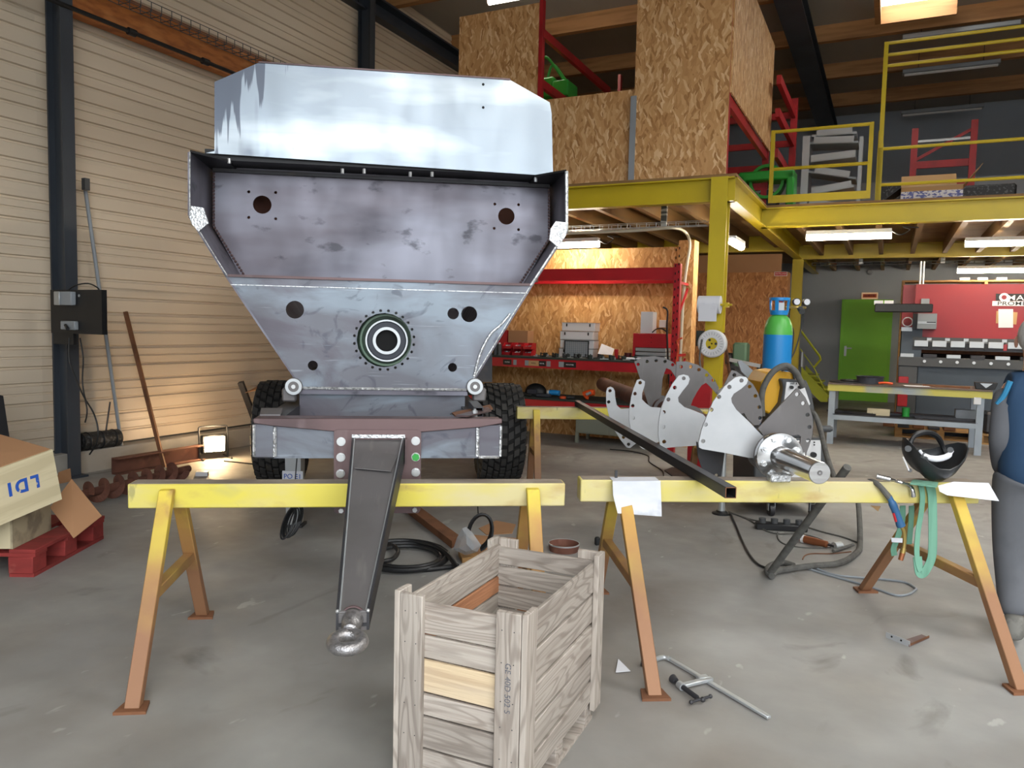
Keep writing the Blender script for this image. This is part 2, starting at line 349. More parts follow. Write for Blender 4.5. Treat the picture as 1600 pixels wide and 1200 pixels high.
# corrugated cladding of the left wall: real folds, one sheet per bay
prof = []; z = .24
while z < ZC:
    prof += [(0, z), (0, z + .105), (.022, z + .115), (.022, z + .128), (0, z + .138), (0, z + .205), (.012, z + .210), (.012, z + .222), (0, z + .227), (0, z + .285), (.022, z + .295), (.022, z + .312), (0, z + .322)]
    z += .335
def clad(t0, t1):
    m = MB()
    m.add([(SL + .022 - a, t, zz) for t in (t0, t1) for a, zz in prof], [])
    n = len(prof); m.f += [(i, i + 1, n + i + 1, n + i) for i in range(n - 1)]
    return m
wl = struct('wall_left', MB().bb((SL - .12, TF, 0), (SL - .03, TB, ZC)), M['blackwall'])
colT = [B.at(88, 400, 0, -6.80).y, B.at(572, 60, 0, -6.80).y]
step = colT[1] - colT[0]
ts = [TF, colT[0], colT[1], colT[1] + step, TB]
for a, b in zip(ts[:-1], ts[1:]): clad(a, b).build('cladding_sheet', M['clad'], wl, ang=10)
struct('baseboard_left', MB().bb((SL - .03, TF, 0), (SL + .18, TB, .22)), M['kerb'], bevel=.01)
wb = struct('wall_back', MB().bb((SL, TB, 0), (SR, TB + .2, ZC)), M['greywall'], smooth=False)
MB().bb((SL, TB - .03, 4.55), (SR, TB, 4.95)).build('metal_band', M['galv'], wb)
struct('wall_right', MB().bb((SR, TF, 0), (SR + .2, TB, ZC)), M['blackwall'], smooth=False)
wf = struct('wall_front', MB().bb((SL, TF - .2, 0), (-1.4, TF, ZC)).bb((9.4, TF - .2, 0), (SR, TF, ZC)).bb((-1.4, TF - .2, 5.2), (9.4, TF, ZC)), M['blackwall'], smooth=False)
ce = struct('ceiling', MB().bb((SL, TF, ZC), (SR, TB, ZC + .1)), M['roof'], smooth=False)
for k in range(12):
    t = 2.0 + 1.95 * (k - 2)
    MB().bb((SL, t, ZC - .26), (SR, t + .11, ZC)).build('purlin', M['purlin'], ce, smooth=False)
rs = B.at(1262, 95, 2, ZC - .45).x
for s_ in (rs - 5.6, rs, rs + 5.6):
    MB().bb((s_ - .17, TF, ZC - .55), (s_ + .17, TB, ZC - .52)).bb((s_ - .17, TF, ZC - .29), (s_ + .17, TB, ZC - .26)).bb((s_ - .02, TF, ZC - .53), (s_ + .02, TB, ZC - .27)).build('rafter', M['steelcol'], ce, smooth=False)
# skylight
q = [B.at(1378, 9, 2, ZC - .01), B.at(1458, 1, 2, ZC - .01)]
sk = MB().bb((q[0].x, q[0].y - 2.4, ZC - .02), (q[0].x + 1.0, q[0].y, ZC + .0)).build('skylight_or_fill_panel', M['sky'], ce, smooth=False)
MB().bb((q[0].x - .08, q[0].y - 2.4, ZC - .28), (q[0].x, q[0].y, ZC - .02)).bb((q[0].x, q[0].y, ZC - .28), (q[0].x + 1, q[0].y + .05, ZC - .02)).build('skylight_frame', M['purlin'], ce, smooth=False)
for t_ in (-3.0, 4.4):
    for s_ in ((.2, 3.8, 7.4) if t_ < 0 else (2.4, 6.6)):
        MB().bb((s_, t_, ZC - .02), (s_ + 3.1, t_ + 2.3, ZC)).build('skylight_or_fill_panel', M['roof_fill'], ce, smooth=False)  # extra glowing panels out of view, added to brighten the floor
# steel columns against the left wall
def hcol(s0, t, lab):
    th = thing('steel_column', lab, 'column', B.w((s0 + .13, t, 0)), BROT)
    MB().bb((.085, -.03, 0), (.105, .09, 6.2)).bb((-.105, -.03, 0), (-.085, .09, 6.2)).build('flange', M['steelcol'], th)
    MB().bb((-.085, .025, 0), (.085, .037, 6.2)).build('web', M['steelcol'], th)
    MB().bb((-.12, -.09, 0), (.14, .14, .02)).build('base_plate', M['steelcol'], th)
    return th
hcol(-7.02, colT[0] + .1, 'dark blue-grey steel column against the white cladding, with the black switch board on it')
hcol(-7.02, colT[1] + .1, 'dark steel column against the cladding, rising behind the top of the trailer')
# glulam rail along the left wall
zg = B.at(200, 62, 0, -6.85).z + .23
tg0, tg1 = colT[0] + .25, TB - 3
g1 = MB().bb((-7.0, tg0, zg - .17), (-6.9, tg1, zg + .19)); g1.v = [B.m @ p for p in g1.v]
tag(g1.build('wooden_rail', M['glulam'], None, rec=False), 'orange laminated wood rail fixed along the top of the white cladding', 'beam')
pz = B.at(200, 48, 0, -6.78).z
pp = MB().tube([(-6.78, colT[0] - 1.0, pz), (-6.78, tg1, pz)], .022)
for k in range(14): pp.cyl((-6.78, tg0 + .5 + k * .9, pz), (-6.78, tg0 + .58 + k * .9, pz), .035)
pp.v = [B.m @ p for p in pp.v]; tag(pp.build('air_pipe', M['black'], None, rec=False), 'thin black pipe with clamps running along the orange wood rail', 'pipe')
def tray(name, p0, p1, w_, h_, lab, mat='galv', stepd=.1, cat='cable tray'):
    p0, p1 = V(p0), V(p1); d = (p1 - p0); L_ = d.length; d.normalize(); x = d.cross(V((0, 0, 1))).normalized() * (w_ / 2); u = V((0, 0, h_))
    m = MB(); r = .003
    for a in (-1, 1):
        for q in (V((0, 0, 0)), u): m.bar(p0 + x * a + q, p1 + x * a + q, r * 2, r * 2)
    m.bar(p0, p1, r * 2, r * 2); k = int(L_ / stepd)
    for i in range(k + 1):
        c = p0 + d * (i * stepd)
        m.bar(c - x, c + x, r * 2, r * 2); m.bar(c - x, c - x + u, r * 2, r * 2, (1, 0, 0)); m.bar(c + x, c + x + u, r * 2, r * 2, (1, 0, 0))
    o = m.build(name, M[mat], None, smooth=False); return tag(o, lab, cat)
tz = B.at(300, 33, 0, -6.8).z - .12
tray('wire_cable_tray', B.w((-6.8, tg0, tz)), B.w((-6.8, tg1, tz)), .16, .09, 'galvanised wire cable tray on the left wall above the orange rail', 'darkgrey', .12)

# ---------------------------------------------------------------- mezzanine
ZM = 3.2; S0 = -1.62; T0 = 8.6; T1 = 10.87
mz = thing('mezzanine', 'yellow steel mezzanine with wooden joists and chipboard deck over the workbenches', 'mezzanine', B.w((S0, T0, 0)), BROT)
BF = B
def ibeam(a, b, h=.25, w_=.14):
    m = MB(); a, b = V(a), V(b)
    m.bar(a - V((0, 0, .008)), b - V((0, 0, .008)), w_, .016); m.bar(a - V((0, 0, h)), b - V((0, 0, h)), w_, .016); m.bar(a - V((0, 0, h / 2)), b - V((0, 0, h / 2)), .012, h)
    m.v = [B.m @ p for p in m.v]; return m
ZB = ZM - .03
SRM = 11.5
for a, b in (((-7, T0, ZB), (S0 + .05, T0, ZB)), ((S0, T0, ZB), (S0, TB, ZB)), ((S0, T1, ZB), (SRM, T1, ZB)), ((S0, 15.6, ZB), (SRM, 15.6, ZB)), ((SRM - .1, T1, ZB), (SRM - .1, TB, ZB)), ((-7, 14, ZB), (S0, 14, ZB))):
    ibeam(a, b).build('beam', M['yellow'], mz, world=True, smooth=False)
def post(s_, t_, zt):
    m = MB().bb((s_ - .09, t_ - .09, 0), (s_ + .09, t_ - .075, zt)).bb((s_ - .09, t_ + .075, 0), (s_ + .09, t_ + .09, zt)).bb((s_ - .01, t_ - .08, 0), (s_ + .01, t_ + .08, zt)).bb((s_ - .15, t_ - .15, 0), (s_ + .15, t_ + .15, .02))
    m.v = [B.m @ p for p in m.v]; return m.build('post', M['yellow'], mz, world=True, smooth=False)
sp = B.at(1122, 400, 1, T0).x
post(sp, T0, ZB); post(S0, 15.6, ZB - .26); post(SRM - .1, T1, ZB - .26)
m = MB().bb((-7.0, T0 - .07, ZB), (S0 + .07, TB, ZM)).bb((S0 + .07, T1 - .07, ZB), (SRM, TB, ZM)); m.v = [B.m @ p for p in m.v]; m.build('deck', M['yellowwood'], mz, world=True, smooth=False)
first = None
def joist(s_, ta, tb):
    m = MB().bb((s_ - .035, ta, ZB - .2), (s_ + .035, tb, ZB - .005)); m.v = [B.m @ p for p in m.v]; return m.build('joist', M['joist'], mz, world=True, smooth=False)
for k in range(11): joist(-6.8 + k * .5, T0 + .02, 13.9)
for k in range(26): joist(-1.2 + k * .5, T1 + .02, 15.5)
for k in range(26): joist(-1.2 + k * .5, 15.7, TB - .1)
def boxB(name, a, b, mat, parent=None, bevel=0, smooth=False):
    m = MB().bb(a, b); m.v = [B.m @ p for p in m.v]; return m.build(name, mat, parent, world=True, bevel=bevel, smooth=smooth)
def tB(lab, name, a, b, mat, cat, group=None, bevel=0):
    """single box thing turned with the building"""
    c = [(a[i] + b[i]) / 2 for i in range(3)]; z0 = min(a[2], b[2]); d = [abs(a[i] - b[i]) / 2 for i in range(3)]
    o = MB().bb((-d[0], -d[1], 0), (d[0], d[1], 2 * d[2])).build(name, mat, None, m=Fr(B.w((c[0], c[1], z0)), BROT).m, bevel=bevel, smooth=False)
    return tag(o, lab, cat, group)
# chipboard partitions under the mezzanine
x1 = B.at(1066, 400, 1, 10.1).x; zt = B.at(960, 388, 1, 10.1).z
tB('chipboard partition wall behind the red workbench', 'partition_board', (-7.0, 10.1, 0), (x1, 10.16, zt), M['osb2'], 'partition')
tB('narrow chipboard post at the end of the workbench wall, cream cable fixed on it', 'partition_post', (x1, 9.9, 0), (x1 + .2, 10.16, zt + .06), M['osb2'], 'partition post')
y2 = 14.5; p = [B.at(1080, 430, 1, y2), B.at(1232, 425, 1, y2)]
tB('reddish chipboard partition far behind the yellow post and gas cylinder', 'partition_board', (-4.6, y2, 0), (p[1].x, y2 + .35, p[1].z), M['osbr'], 'partition')
tB('plain brown board panel on top of the far chipboard partition', 'board_panel', (-4.6, y2 + .1, p[1].z), (B.at(1222, 400, 1, y2 + .1).x, y2 + .13, ZB - .24), M['cardboard'], 'board')
sg = thing('wall_sign', 'small red sign with white lettering high on the reddish chipboard partition', 'sign', B.w((B.at(1220, 428, 1, y2 - .02).x, y2 - .02, B.at(1220, 428, 1, y2).z)), BROT)
MB().box((0, 0, 0), (.22, .01, .075)).build('sign_board', M['white'], sg); MB().box((0, -.006, 0), (.2, .004, .06)).build('red_field', M['red'], sg)
text('lettering', 'OUTILLAGE', .035, M['white'], sg, MX.Translation((0, -.009, 0)) @ XZ)

# chipboard sheets closing the racks on the mezzanine
zp = ZM + .0
def osbf(u0, v0, u1, v1, lab, tt=8.62, bottom=None):
    a = B.at(u0, v0, 1, tt); b = B.at(u1, v1, 1, tt)
    return tB(lab, 'chipboard_sheet', (a.x, tt, bottom if bottom is not None else min(a.z, b.z)), (b.x, tt + .018, max(a.z, b.z)), M['osb'], 'board', 'chipboard sheets on the racks')
# left sheet
a = B.at(718, 30, 1, 8.7); b = B.at(843, 4, 1, 8.7)
tB('chipboard sheet at the far left of the mezzanine racks, above the trailer top', 'chipboard_sheet', (a.x, 8.7, zp), (b.x, 8.718, b.z), M['osb'], 'board', 'chipboard sheets on the racks')
a2 = B.at(845, 150, 1, 8.62); b2 = B.at(987, 139, 1, 8.62)
tB('low chipboard sheet on the mezzanine between the two tall ones', 'chipboard_sheet', (a2.x - .5, 8.64, zp), (b2.x + .04, 8.658, b2.z), M['osb'], 'board', 'chipboard sheets on the racks')
a3 = B.at(993, 100, 1, 8.6); b3 = B.at(1141, 100, 1, 8.6)
tB('tall chipboard sheet at the mezzanine corner facing the trailer', 'chipboard_sheet', (a3.x, 8.6, zp), (b3.x, 8.618, 5.6), M['osb'], 'board', 'chipboard sheets on the racks')
tB('grey metal strip covering the joint between chipboard sheets on the mezzanine', 'metal_strip', (B.at(984, 200, 1, 8.59).x, 8.588, zp), (B.at(993, 200, 1, 8.59).x, 8.598, B.at(988, 150, 1, 8.59).z), M['grey'], 'metal strip')
sx = b3.x + .012
zl = B.at(1143, 146, 0, sx).z; te = B.at(1206, 150, 0, sx).y; zh = B.at(1206, 82, 0, sx).z
o = MB().bb((-.009, 0, 0), (.009, te - 8.62, 5.55 - zl)).build('chipboard_sheet', M['osb'], None, m=Fr(B.w((sx, 8.62, zl)), BROT).m, smooth=False)
tag(o, 'chipboard sheet on the side of the mezzanine rack, receding from the corner', 'board', 'chipboard sheets on the racks')
# red pallet racking on the mezzanine
rk = thing('pallet_rack', 'red steel pallet rack on the mezzanine behind the chipboard sheets', 'rack', B.w((sx, 8.7, ZM)), BROT)
def rb(name, a, b, mat='redrack'): return boxB(name, a, b, M[mat], rk)
su = b.x + .03
for s_, t_ in ((sx - .05, 8.66), (sx - .05, te + .02), (su, 8.73), (su, te + .1)):
    rb('upright', (s_ - (.04 if s_ > -2.5 else .022), t_ - .04, ZM), (s_ + (.04 if s_ > -2.5 else .022), t_ + .04, 5.45 if s_ < sx - 1 else 5.6))
rb('beam', (sx - .07, 8.66, zl - .12), (sx - .02, te, zl)); 
zs1 = B.at(850, 48, 0, su).z; zs2 = B.at(850, 128, 0, su).z
for zz in (zs1, zs2): rb('beam', (su - .02, 8.7, zz - .1), (su + .03, 11.2, zz))
for px_, py_ in ((1160, 266), (1170, 293)):
    zz = B.at(px_, py_, 1, te).z; rb('beam', (sx - 1.7, te - .02, zz - .05), (sx, te + .03, zz + .05))
rk2 = thing('pallet_rack', 'red steel rack further back on the mezzanine, behind the yellow gate', 'rack', B.w((sx, 12.4, ZM)), BROT)
def rb2(a, b, name='beam', par=rk2): return boxB(name, a, b, M['redrack'], par)
s2 = B.at(1240, 200, 1, 13.2).x
rb2((s2 - .05, 13.16, ZM), (s2 + .05, 13.24, B.at(1240, 155, 1, 13.2).z), 'upright'); rb2((s2 - 1.8, 13.16, ZM), (s2 - 1.7, 13.24, 4.9), 'upright')
for v_ in (180, 224, 278): zz = B.at(1240, v_, 1, 13.2).z; rb2((s2 - .03, 11.3, zz - .06), (s2 + .03, 13.2, zz + .06)); rb2((s2 - 1.8, 13.18, zz - .05), (s2, 13.22, zz + .05))
rk3 = thing('pallet_rack', 'red steel rack frame with a diagonal brace behind the right-hand yellow railing', 'rack', B.w((3, 16, ZM)), BROT)
tt = 15.0; c1 = B.at(1428, 240, 1, tt); c2 = B.at(1520, 240, 1, tt)
for c_, v_ in ((c1, 198), (c2, 192)): 
    zt_ = B.at(1470, v_, 1, tt).z; boxB('upright', (c_.x - .05, tt - .04, ZM), (c_.x + .05, tt + .04, zt_), M['redrack'], rk3)
m = MB().bar((c1.x, tt, B.at(1430, 252, 1, tt).z), (c2.x, tt, B.at(1516, 200, 1, tt).z), .03, .05); m.v = [B.m @ p for p in m.v]; m.build('brace', M['redrack'], rk3, world=True)
for v_ in (256, 292): zz = B.at(1470, v_, 1, tt).z; boxB('beam', (c1.x, tt - .02, zz - .06), (c2.x, tt + .02, zz + .06), M['redrack'], rk3)
for v_ in (219,): zz = B.at(1470, v_, 1, tt).z; boxB('rail', (c1.x, tt - .02, zz - .02), (c2.x, tt + .02, zz + .02), M['galv'], rk3)
# green machine parts on the racks
c = B.at(876, 132, 1, 9.4)
gm = thing('green_machine', 'green machine part with curved guard bars on the mezzanine rack behind the left chipboard sheet', 'machine', B.w((c.x, 9.4, zs2)), BROT)
MB().bb((-.12, 0, 0), (.1, .35, .2)).build('housing', M['machgreen'], gm, bevel=.015)
MB().tube([(-.3, 0, .05), (-.28, 0, .4), (-.2, 0, .5), (.02, .1, .2)], .018, sm=6).tube([(-.3, .2, .05), (-.26, .2, .36), (-.18, .2, .46), (.02, .2, .2)], .018, sm=6).build('guard_bar', M['machgreen'], gm)
MB().bb((-.4, .05, .0), (-.12, .3, .28)).build('drum', M['machgreen'], gm, bevel=.03)
c = B.at(1205, 285, 1, 11.4)
gm = thing('green_machine', 'green machine frame standing on the mezzanine deck behind the red rack upright', 'machine', B.w((c.x, 11.4, ZM)), BROT)
MB().bb((-.45, 0, 0), (-.35, .4, .55)).bb((.2, 0, 0), (.3, .4, .55)).bb((-.45, 0, .45), (.3, .4, .58)).build('frame', M['machgreen'], gm, bevel=.02)
MB().lathe((-.08, .1, .45), (0, 1, 0), [(.2, 0), (.24, 0), (.24, .2), (.2, .2)], 24, True).build('arch', M['machgreen'], gm)
MB().cyl((-.08, .2, .2), (-.08, .45, .2), .15).build('drum', M['steeldark'], gm)

# yellow mezzanine gate and railings
def tubeB(pts, r, name, par, mat='yellow', n=8):
    m = MB()
    for a, b in pts: m.cyl(B.m @ V(a), B.m @ V(b), r, n=n)
    return m.build(name, M[mat], par, world=True)
tg = 10.82
gt = thing('mezzanine_gate', 'yellow steel gate with two rails and a toe board at the mezzanine corner', 'gate', B.w((S0, tg, ZM)), BROT)
a = B.at(1206, 262, 1, tg); b = B.at(1359, 258, 1, tg); zt_ = B.at(1280, 198, 1, tg).z; zm_ = B.at(1280, 260, 1, tg).z; zb_ = ZM + .03
for s_ in (a.x, b.x): boxB('stile', (s_ - .025, tg - .02, zb_), (s_ + .025, tg + .02, zt_), M['yellow'], gt)
for zz in (zt_ - .02, zm_): tubeB([((a.x, tg, zz), (b.x, tg, zz))], .022, 'rail', gt)
boxB('toe_board', (a.x, tg - .005, zb_), (b.x, tg + .005, zb_ + .1), M['yellow'], gt)
rl = thing('mezzanine_railing', 'yellow steel railing with two rails along the right part of the mezzanine', 'railing', B.w((b.x + .2, tg, ZM)), BROT)
px0 = B.at(1378, 200, 1, tg).x
boxB('post', (b.x + .08, tg - .03, ZM), (b.x + .14, tg + .03, zt_ - .12), M['yellow'], rl)
for u in (px0, px0 + 2.6, px0 + 5.2): boxB('post', (u - .03, tg - .03, ZM), (u + .03, tg + .03, B.at(1378, 232, 1, tg).z + .05), M['yellow'], rl)
for v_ in (233, 289): zz = B.at(1378, v_, 1, tg).z; tubeB([((px0, tg, zz), (px0 + 5.2, tg, zz))], .02, 'rail', rl)
ug = thing('raised_gate', 'yellow raised safety gate of three high bars above the right-hand railing', 'gate', B.w((px0, tg, ZM)), BROT)
boxB('arm', (px0 - .025, tg - .05, B.at(1378, 232, 1, tg).z), (px0 + .025, tg - .01, B.at(1380, 68, 1, tg).z), M['yellow'], ug)
boxB('arm', (px0 + 5.15, tg - .05, B.at(1378, 232, 1, tg).z), (px0 + 5.2, tg - .01, B.at(1380, 68, 1, tg).z), M['yellow'], ug)
for v_ in (70, 88, 105): zz = B.at(1380, v_, 1, tg).z; tubeB([((px0, tg - .03, zz), (px0 + 5.2, tg - .03, zz))], .02, 'rail', ug)
# cardboard box on the deck
c = B.at(1455, 308, 1, 11.5)
cb = thing('cardboard_box', 'open cardboard box with blue print standing on a pallet behind the yellow railing', 'box', B.w((c.x, 11.5, ZM)), BROT)
wd = (B.at(1505, 300, 1, 11.5).x - B.at(1408, 300, 1, 11.5).x) / 2
MB().bb((-wd - .08, 0, 0), (wd, .7, .07)).build('pallet', M['pallet'], cb)
MB().bb((-wd, 0, .08), (wd, .01, .26)).bb((-wd, .6, .08), (wd, .61, .26)).bb((-wd, 0, .08), (-wd + .01, .6, .26)).bb((wd - .01, 0, .08), (wd, .6, .26)).build('carton', M['cardlight'], cb)
MB().bb((-wd, -.004, .1), (wd, .0, .2)).build('printed_band', mk('blue_print', 'd8d8dc', [('3a4a9c', (22, 22, 40), .5, .54, .9, 3)], rough=.6), cb)
MB().sheet((-wd, .6, .26), (wd - .03, .6, .26), (wd - .05, .66, .52), (-wd, .66, .52), .006).build('flap', M['cardlight'], cb)
MB().sheet((-wd, 0, .26), (-wd, .6, .26), (-wd - .25, .6, .08), (-wd - .25, 0, -.0 + .06), .006).build('flap', M['steeldark'], cb)
MB().sheet((wd, 0, .26), (wd, .6, .26), (wd + .2, .6, .55), (wd + .2, .0, .52), .006).build('flap', M['cardlight'], cb)
MB().sheet((-wd, 0, .26), (wd, 0, .26), (wd, .3, .30), (-wd, .3, .30), .006).build('flap', M['whitewood'], cb)
# grey shelf with stacked items behind the gate
c = B.at(1250, 310, 1, 12.2)
gs = thing('grey_shelf', 'light grey metal shelf loaded with tilted trays behind the yellow gate', 'shelf', B.w((c.x, 12.2, ZM)), BROT)
MB().bb((0, 0, 0), (.1, .5, 1.2)).bb((.75, .3, 0), (.8, .5, 1.2)).build('side_panel', M['galv'], gs)
for k, (zz, r_) in enumerate(((.15, 10), (.4, -8), (.62, 12), (.85, -3), (1.08, 3), (1.2, 0))):
    MB().box((.42, .25, zz), (.66 - .06 * (k % 2), .45, .03), MX.Rotation(math.radians(r_), 3, 'Y')).build('tray', M['galv'] if k % 2 else M['grey'], gs)
    MB().box((.42, .02, zz + .04), (.6 - .06 * (k % 3), .02, .09), MX.Rotation(math.radians(r_), 3, 'Y')).build('tray_front', M['galv'], gs)
for k in range(5):
    tB(['brown box low on the mezzanine shelf', 'dark bundle behind the gate', 'green tin behind the gate', 'dark crate on the mezzanine behind the railing', 'black bag on the mezzanine behind the carton'][k], ['box', 'bundle', 'tin', 'crate', 'bag'][k], (c.x + [.2, 1.0, -.6, 2.0, 3.5][k], 13.0, ZM), (c.x + [.7, 1.9, -.4, 2.8, 4.2][k], 13.5, ZM + [.35, .6, .25, .5, .55][k]), M[['cardboard', 'clutter', 'machgreen', 'clutter', 'clutter'][k]], 'box', bevel=.03)

# ---------------------------------------------------------------- light fittings
def neon(u0, v0, u1, v1, z, lab, lit=True, r=.06, cat='light'):
    a = B.at(u0, v0, 2, z); b = B.at(u1, v1, 2, z); L_ = min((b - a).length, 1.6) if u1 < 1599 else 1.55
    if u1 >= 1599: pass
    d = V((1, 0, 0)); c = a + d * (L_ / 2)
    th = thing('strip_light', lab, cat, B.w((c.x, c.y, z)), BROT, 'strip lights under the mezzanine' if lit else 'strip lights on the roof')
    if lit:
        m = MB(); m.cyl((-L_ / 2, 0, 0), (L_ / 2, 0, 0), .045, n=12); m.build('diffuser', M['tube'], th)
        MB().bb((-L_ / 2, -.05, .03), (L_ / 2, .05, .08)).build('housing', M['white'], th)
        MB().tube([(L_ / 2, 0, .05), (L_ / 2 + .1, 0, .0), (L_ / 2 + .2, 0, .06), (L_ / 2 + .12, 0, .1), (L_ / 2 + .3, 0, .08)], .007, sm=5).build('cable', M['black'], th)
    else:
        MB().bb((-L_ / 2, -.09, .0), (L_ / 2, .09, .07)).build('housing', M['grey'], th, bevel=.01)
        MB().cyl((-L_ / 2 + .03, -.03, -.01), (L_ / 2 - .03, -.03, -.01), .014).cyl((-L_ / 2 + .03, .03, -.01), (L_ / 2 - .03, .03, -.01), .014).build('tube', M['white'], th)
        MB().cyl((-L_ / 3, 0, .05), (-L_ / 3, 0, ZC - z), .005, n=5).cyl((L_ / 3, 0, .05), (L_ / 3, 0, ZC - z), .005, n=5).build('hanging_wire', M['black'], th)
    return th
neon(1260, 371, 1392, 369, 2.78, 'lit strip light under the mezzanine above the green door')
neon(1508, 381, 1600, 381, 2.78, 'lit strip light under the mezzanine above the red press, the upper one')
neon(1496, 423, 1600, 423, 2.7, 'lit strip light lowest above the red press')
for s_, t_, lab in ((4.2, 17.6, 'added strip light at the back under the mezzanine, unseen behind the press'), (7.4, 17.6, 'added unseen strip light at the far back right under the mezzanine')):  # two strips added out of view to brighten the back wall
    e = thing('strip_light', lab, 'light', B.w((s_, t_, 2.75)), BROT); MB().cyl((-.75, 0, 0), (.75, 0, 0), .045, n=12).build('diffuser', M['tube'], e); MB().bb((-.75, -.05, .03), (.75, .05, .08)).build('housing', M['white'], e)
neon(868, 383, 938, 382, 2.63, 'lit strip light above the red workbench, partly behind the trailer')
a = B.at(1143, 377, 2, 2.62); e = thing('strip_light', 'lit strip light seen end-on beside the tall yellow post', 'light', B.w((a.x, a.y, 2.62)), BROT)
MB().cyl((0, 0, 0), (0, .7, 0), .045, n=12).build('diffuser', M['tube'], e); MB().bb((-.05, 0, .03), (.05, .7, .07)).build('housing', M['white'], e)
neon(1410, 64, 1600, 44, 6.1, 'unlit strip light under the roof behind the raised yellow gate, the nearest of three', False)
neon(1410, 117, 1560, 105, 6.1, 'unlit strip light under the roof, the middle one of three', False)
neon(1408, 180, 1536, 170, 6.1, 'unlit strip light under the roof, the farthest of three', False)
a = B.at(764, 2, 2, 6.0); e = thing('strip_light', 'lit strip light at the top edge above the left chipboard sheet', 'light', B.w((a.x + .6, a.y, 6.0)), BROT)
MB().cyl((-.6, 0, 0), (.6, 0, 0), .05, n=12).build('diffuser', M['tubecool'], e); MB().bb((-.6, -.06, .03), (.6, .06, .08)).build('housing', M['white'], e)
# trays, brackets, cables under the mezzanine
tz2 = B.at(900, 360, 1, 9.2).z
tray('wire_cable_tray', B.w((-6.9, 9.2, tz2)), B.w((B.at(1105, 353, 1, 9.2).x, 9.2, tz2)), .12, .05, 'wire cable tray hung under the mezzanine above the red workbench', 'galv', .12)
tz3 = B.at(1400, 413, 1, 16).z
tray('wire_cable_tray', B.w((-1.4, 16, tz3)), B.w((SRM - 1, 16, tz3)), .12, .05, 'dark wire cable tray hung under the mezzanine in front of the grey wall', 'darkgrey', .15)
for u, v0, t_, zz, lab in ((1038, 322, 9.2, tz2, 'perforated galvanised hanger of the cable tray above the workbench'), (1346, 385, 16, tz3, 'perforated galvanised tray hanger above the green door'), (1474, 385, 16, tz3, 'perforated galvanised tray hanger above the red press')):
    c = B.at(u, v0 + 10, 1, t_)
    tB(lab, 'tray_hanger', (c.x - .035, t_ - .02, zz), (c.x + .035, t_ + .02, ZB - .1), mk('perforated_' + str(u), 'c8cccc', [('55595c', (3, 3, 28), .5, .53, .9, 0)], rough=.4, metal=.5), 'bracket', 'tray hangers')
cc = [(880, 365), (930, 363), (1000, 360), (1050, 356), (1070, 362), (1078, 380), (1074, 410), (1069, 450), (1066, 500), (1063, 560), (1060, 600)]
pts = [B.w(B.at(u, v, 1, 9.15 if i < 4 else 9.85)) for i, (u, v) in enumerate(cc)]
tag(MB().tube(pts, .018, sm=5).build('cream_cable', M['cream'], None), 'cream cable curving along the tray and down the chipboard post', 'cable')
# ================================================================ THE TRAILER
o_ = D(590, 700, 3.65); T = Fr((o_.x, o_.y, 0), math.radians(8))
M['steelshade'] = mk('shade_black_steel', '17171a', rough=.5, metal=.2)  # near-black colour stands in for the shade under the flap
tr = thing('trailer', 'unfinished raw steel tipping trailer with a drawbar, its tapered front facing the camera', 'trailer', (o_.x, o_.y, 0), math.radians(8))
yb, yr = .75, 1.2
def P(u, v, y): p = T.at(u, v, 1, y); return (p.x, p.z)
BL, BR = P(473, 607, yb), P(729, 608, yb); CL, CRR = P(356, 432, yb), P(829, 446, yb)
HL, HR = P(297, 336, yb), P(885, 362, yb); TL, TR = P(297, 240, yb), P(885, 266, yb)
zc_ = (CL[1] + CRR[1]) / 2; ztp = (TL[1] + TR[1]) / 2
def hole(u, v, r, y, dep): q = P(u, v, y); return (q[0], q[1], r * dep / FPX)
dY = 4.42
hs = [hole(461, 484, 13.5, yb, dY), hole(708, 490, 9, yb, dY), hole(733, 491, 12.5, yb, dY), hole(489, 571, 7.5, yb, dY), hole(707, 574, 7, yb, dY)]
cx, cz = P(600.5, 531.5, yb); R1 = 42 * dY / FPX; R2 = 45.7 * dY / FPX
hs.append((cx, cz, R1))
for k in range(24):
    a = math.radians(7.5 + 15 * k); hs.append((cx + R2 * math.cos(a), cz + R2 * math.sin(a), 2.2 * dY / FPX))
plate('front_plate', [BL, BR, (CRR[0], zc_), (CL[0], zc_)], hs, .012, M['steel'], tr, MX.Translation((0, yb, 0)) @ XZ)
dR = 4.87
rh = [hole(410, 320, 13.5, yr, dR), hole(791, 338, 13, yr, dR)]
for u, v in ((389, 300), (431, 301), (389, 340), (431, 342), (773, 319), (810, 320), (772, 357), (810, 359)): rh.append(hole(u, v, 2.2, yr, dR))
iw = .014
plate('recessed_plate', [(CL[0] + iw, zc_ - .03), (CRR[0] - iw, zc_ - .03), (HR[0] - iw, (HL[1] + HR[1]) / 2), (TR[0] - iw, ztp + .045), (TL[0] + iw, ztp + .045), (HL[0] + iw, (HL[1] + HR[1]) / 2)], rh, .012, M['steelpurple'], tr, MX.Translation((0, yr, 0)) @ XZ)
MB().bb((CL[0], yb, zc_ - .006), (CRR[0], yr, zc_ + .006)).build('ledge', M['steelpurple'], tr)
MB().bar((CL[0] + .005, yb - .01, zc_ + .004), (CRR[0] - .005, yb - .01, zc_ + .004), .02, .014).build('ledge_bar', M['steelbrown'], tr)
MB().bar((CL[0] + .015, yb - .007, zc_ - .045), (CRR[0] - .015, yb - .007, zc_ - .045), .004, .004).build('bend_highlight', M['weld'], tr)  # bright line coloured as light caught along the plate's bend
zh_ = (HL[1] + HR[1]) / 2; zb_ = (BL[1] + BR[1]) / 2
YE = 5.2
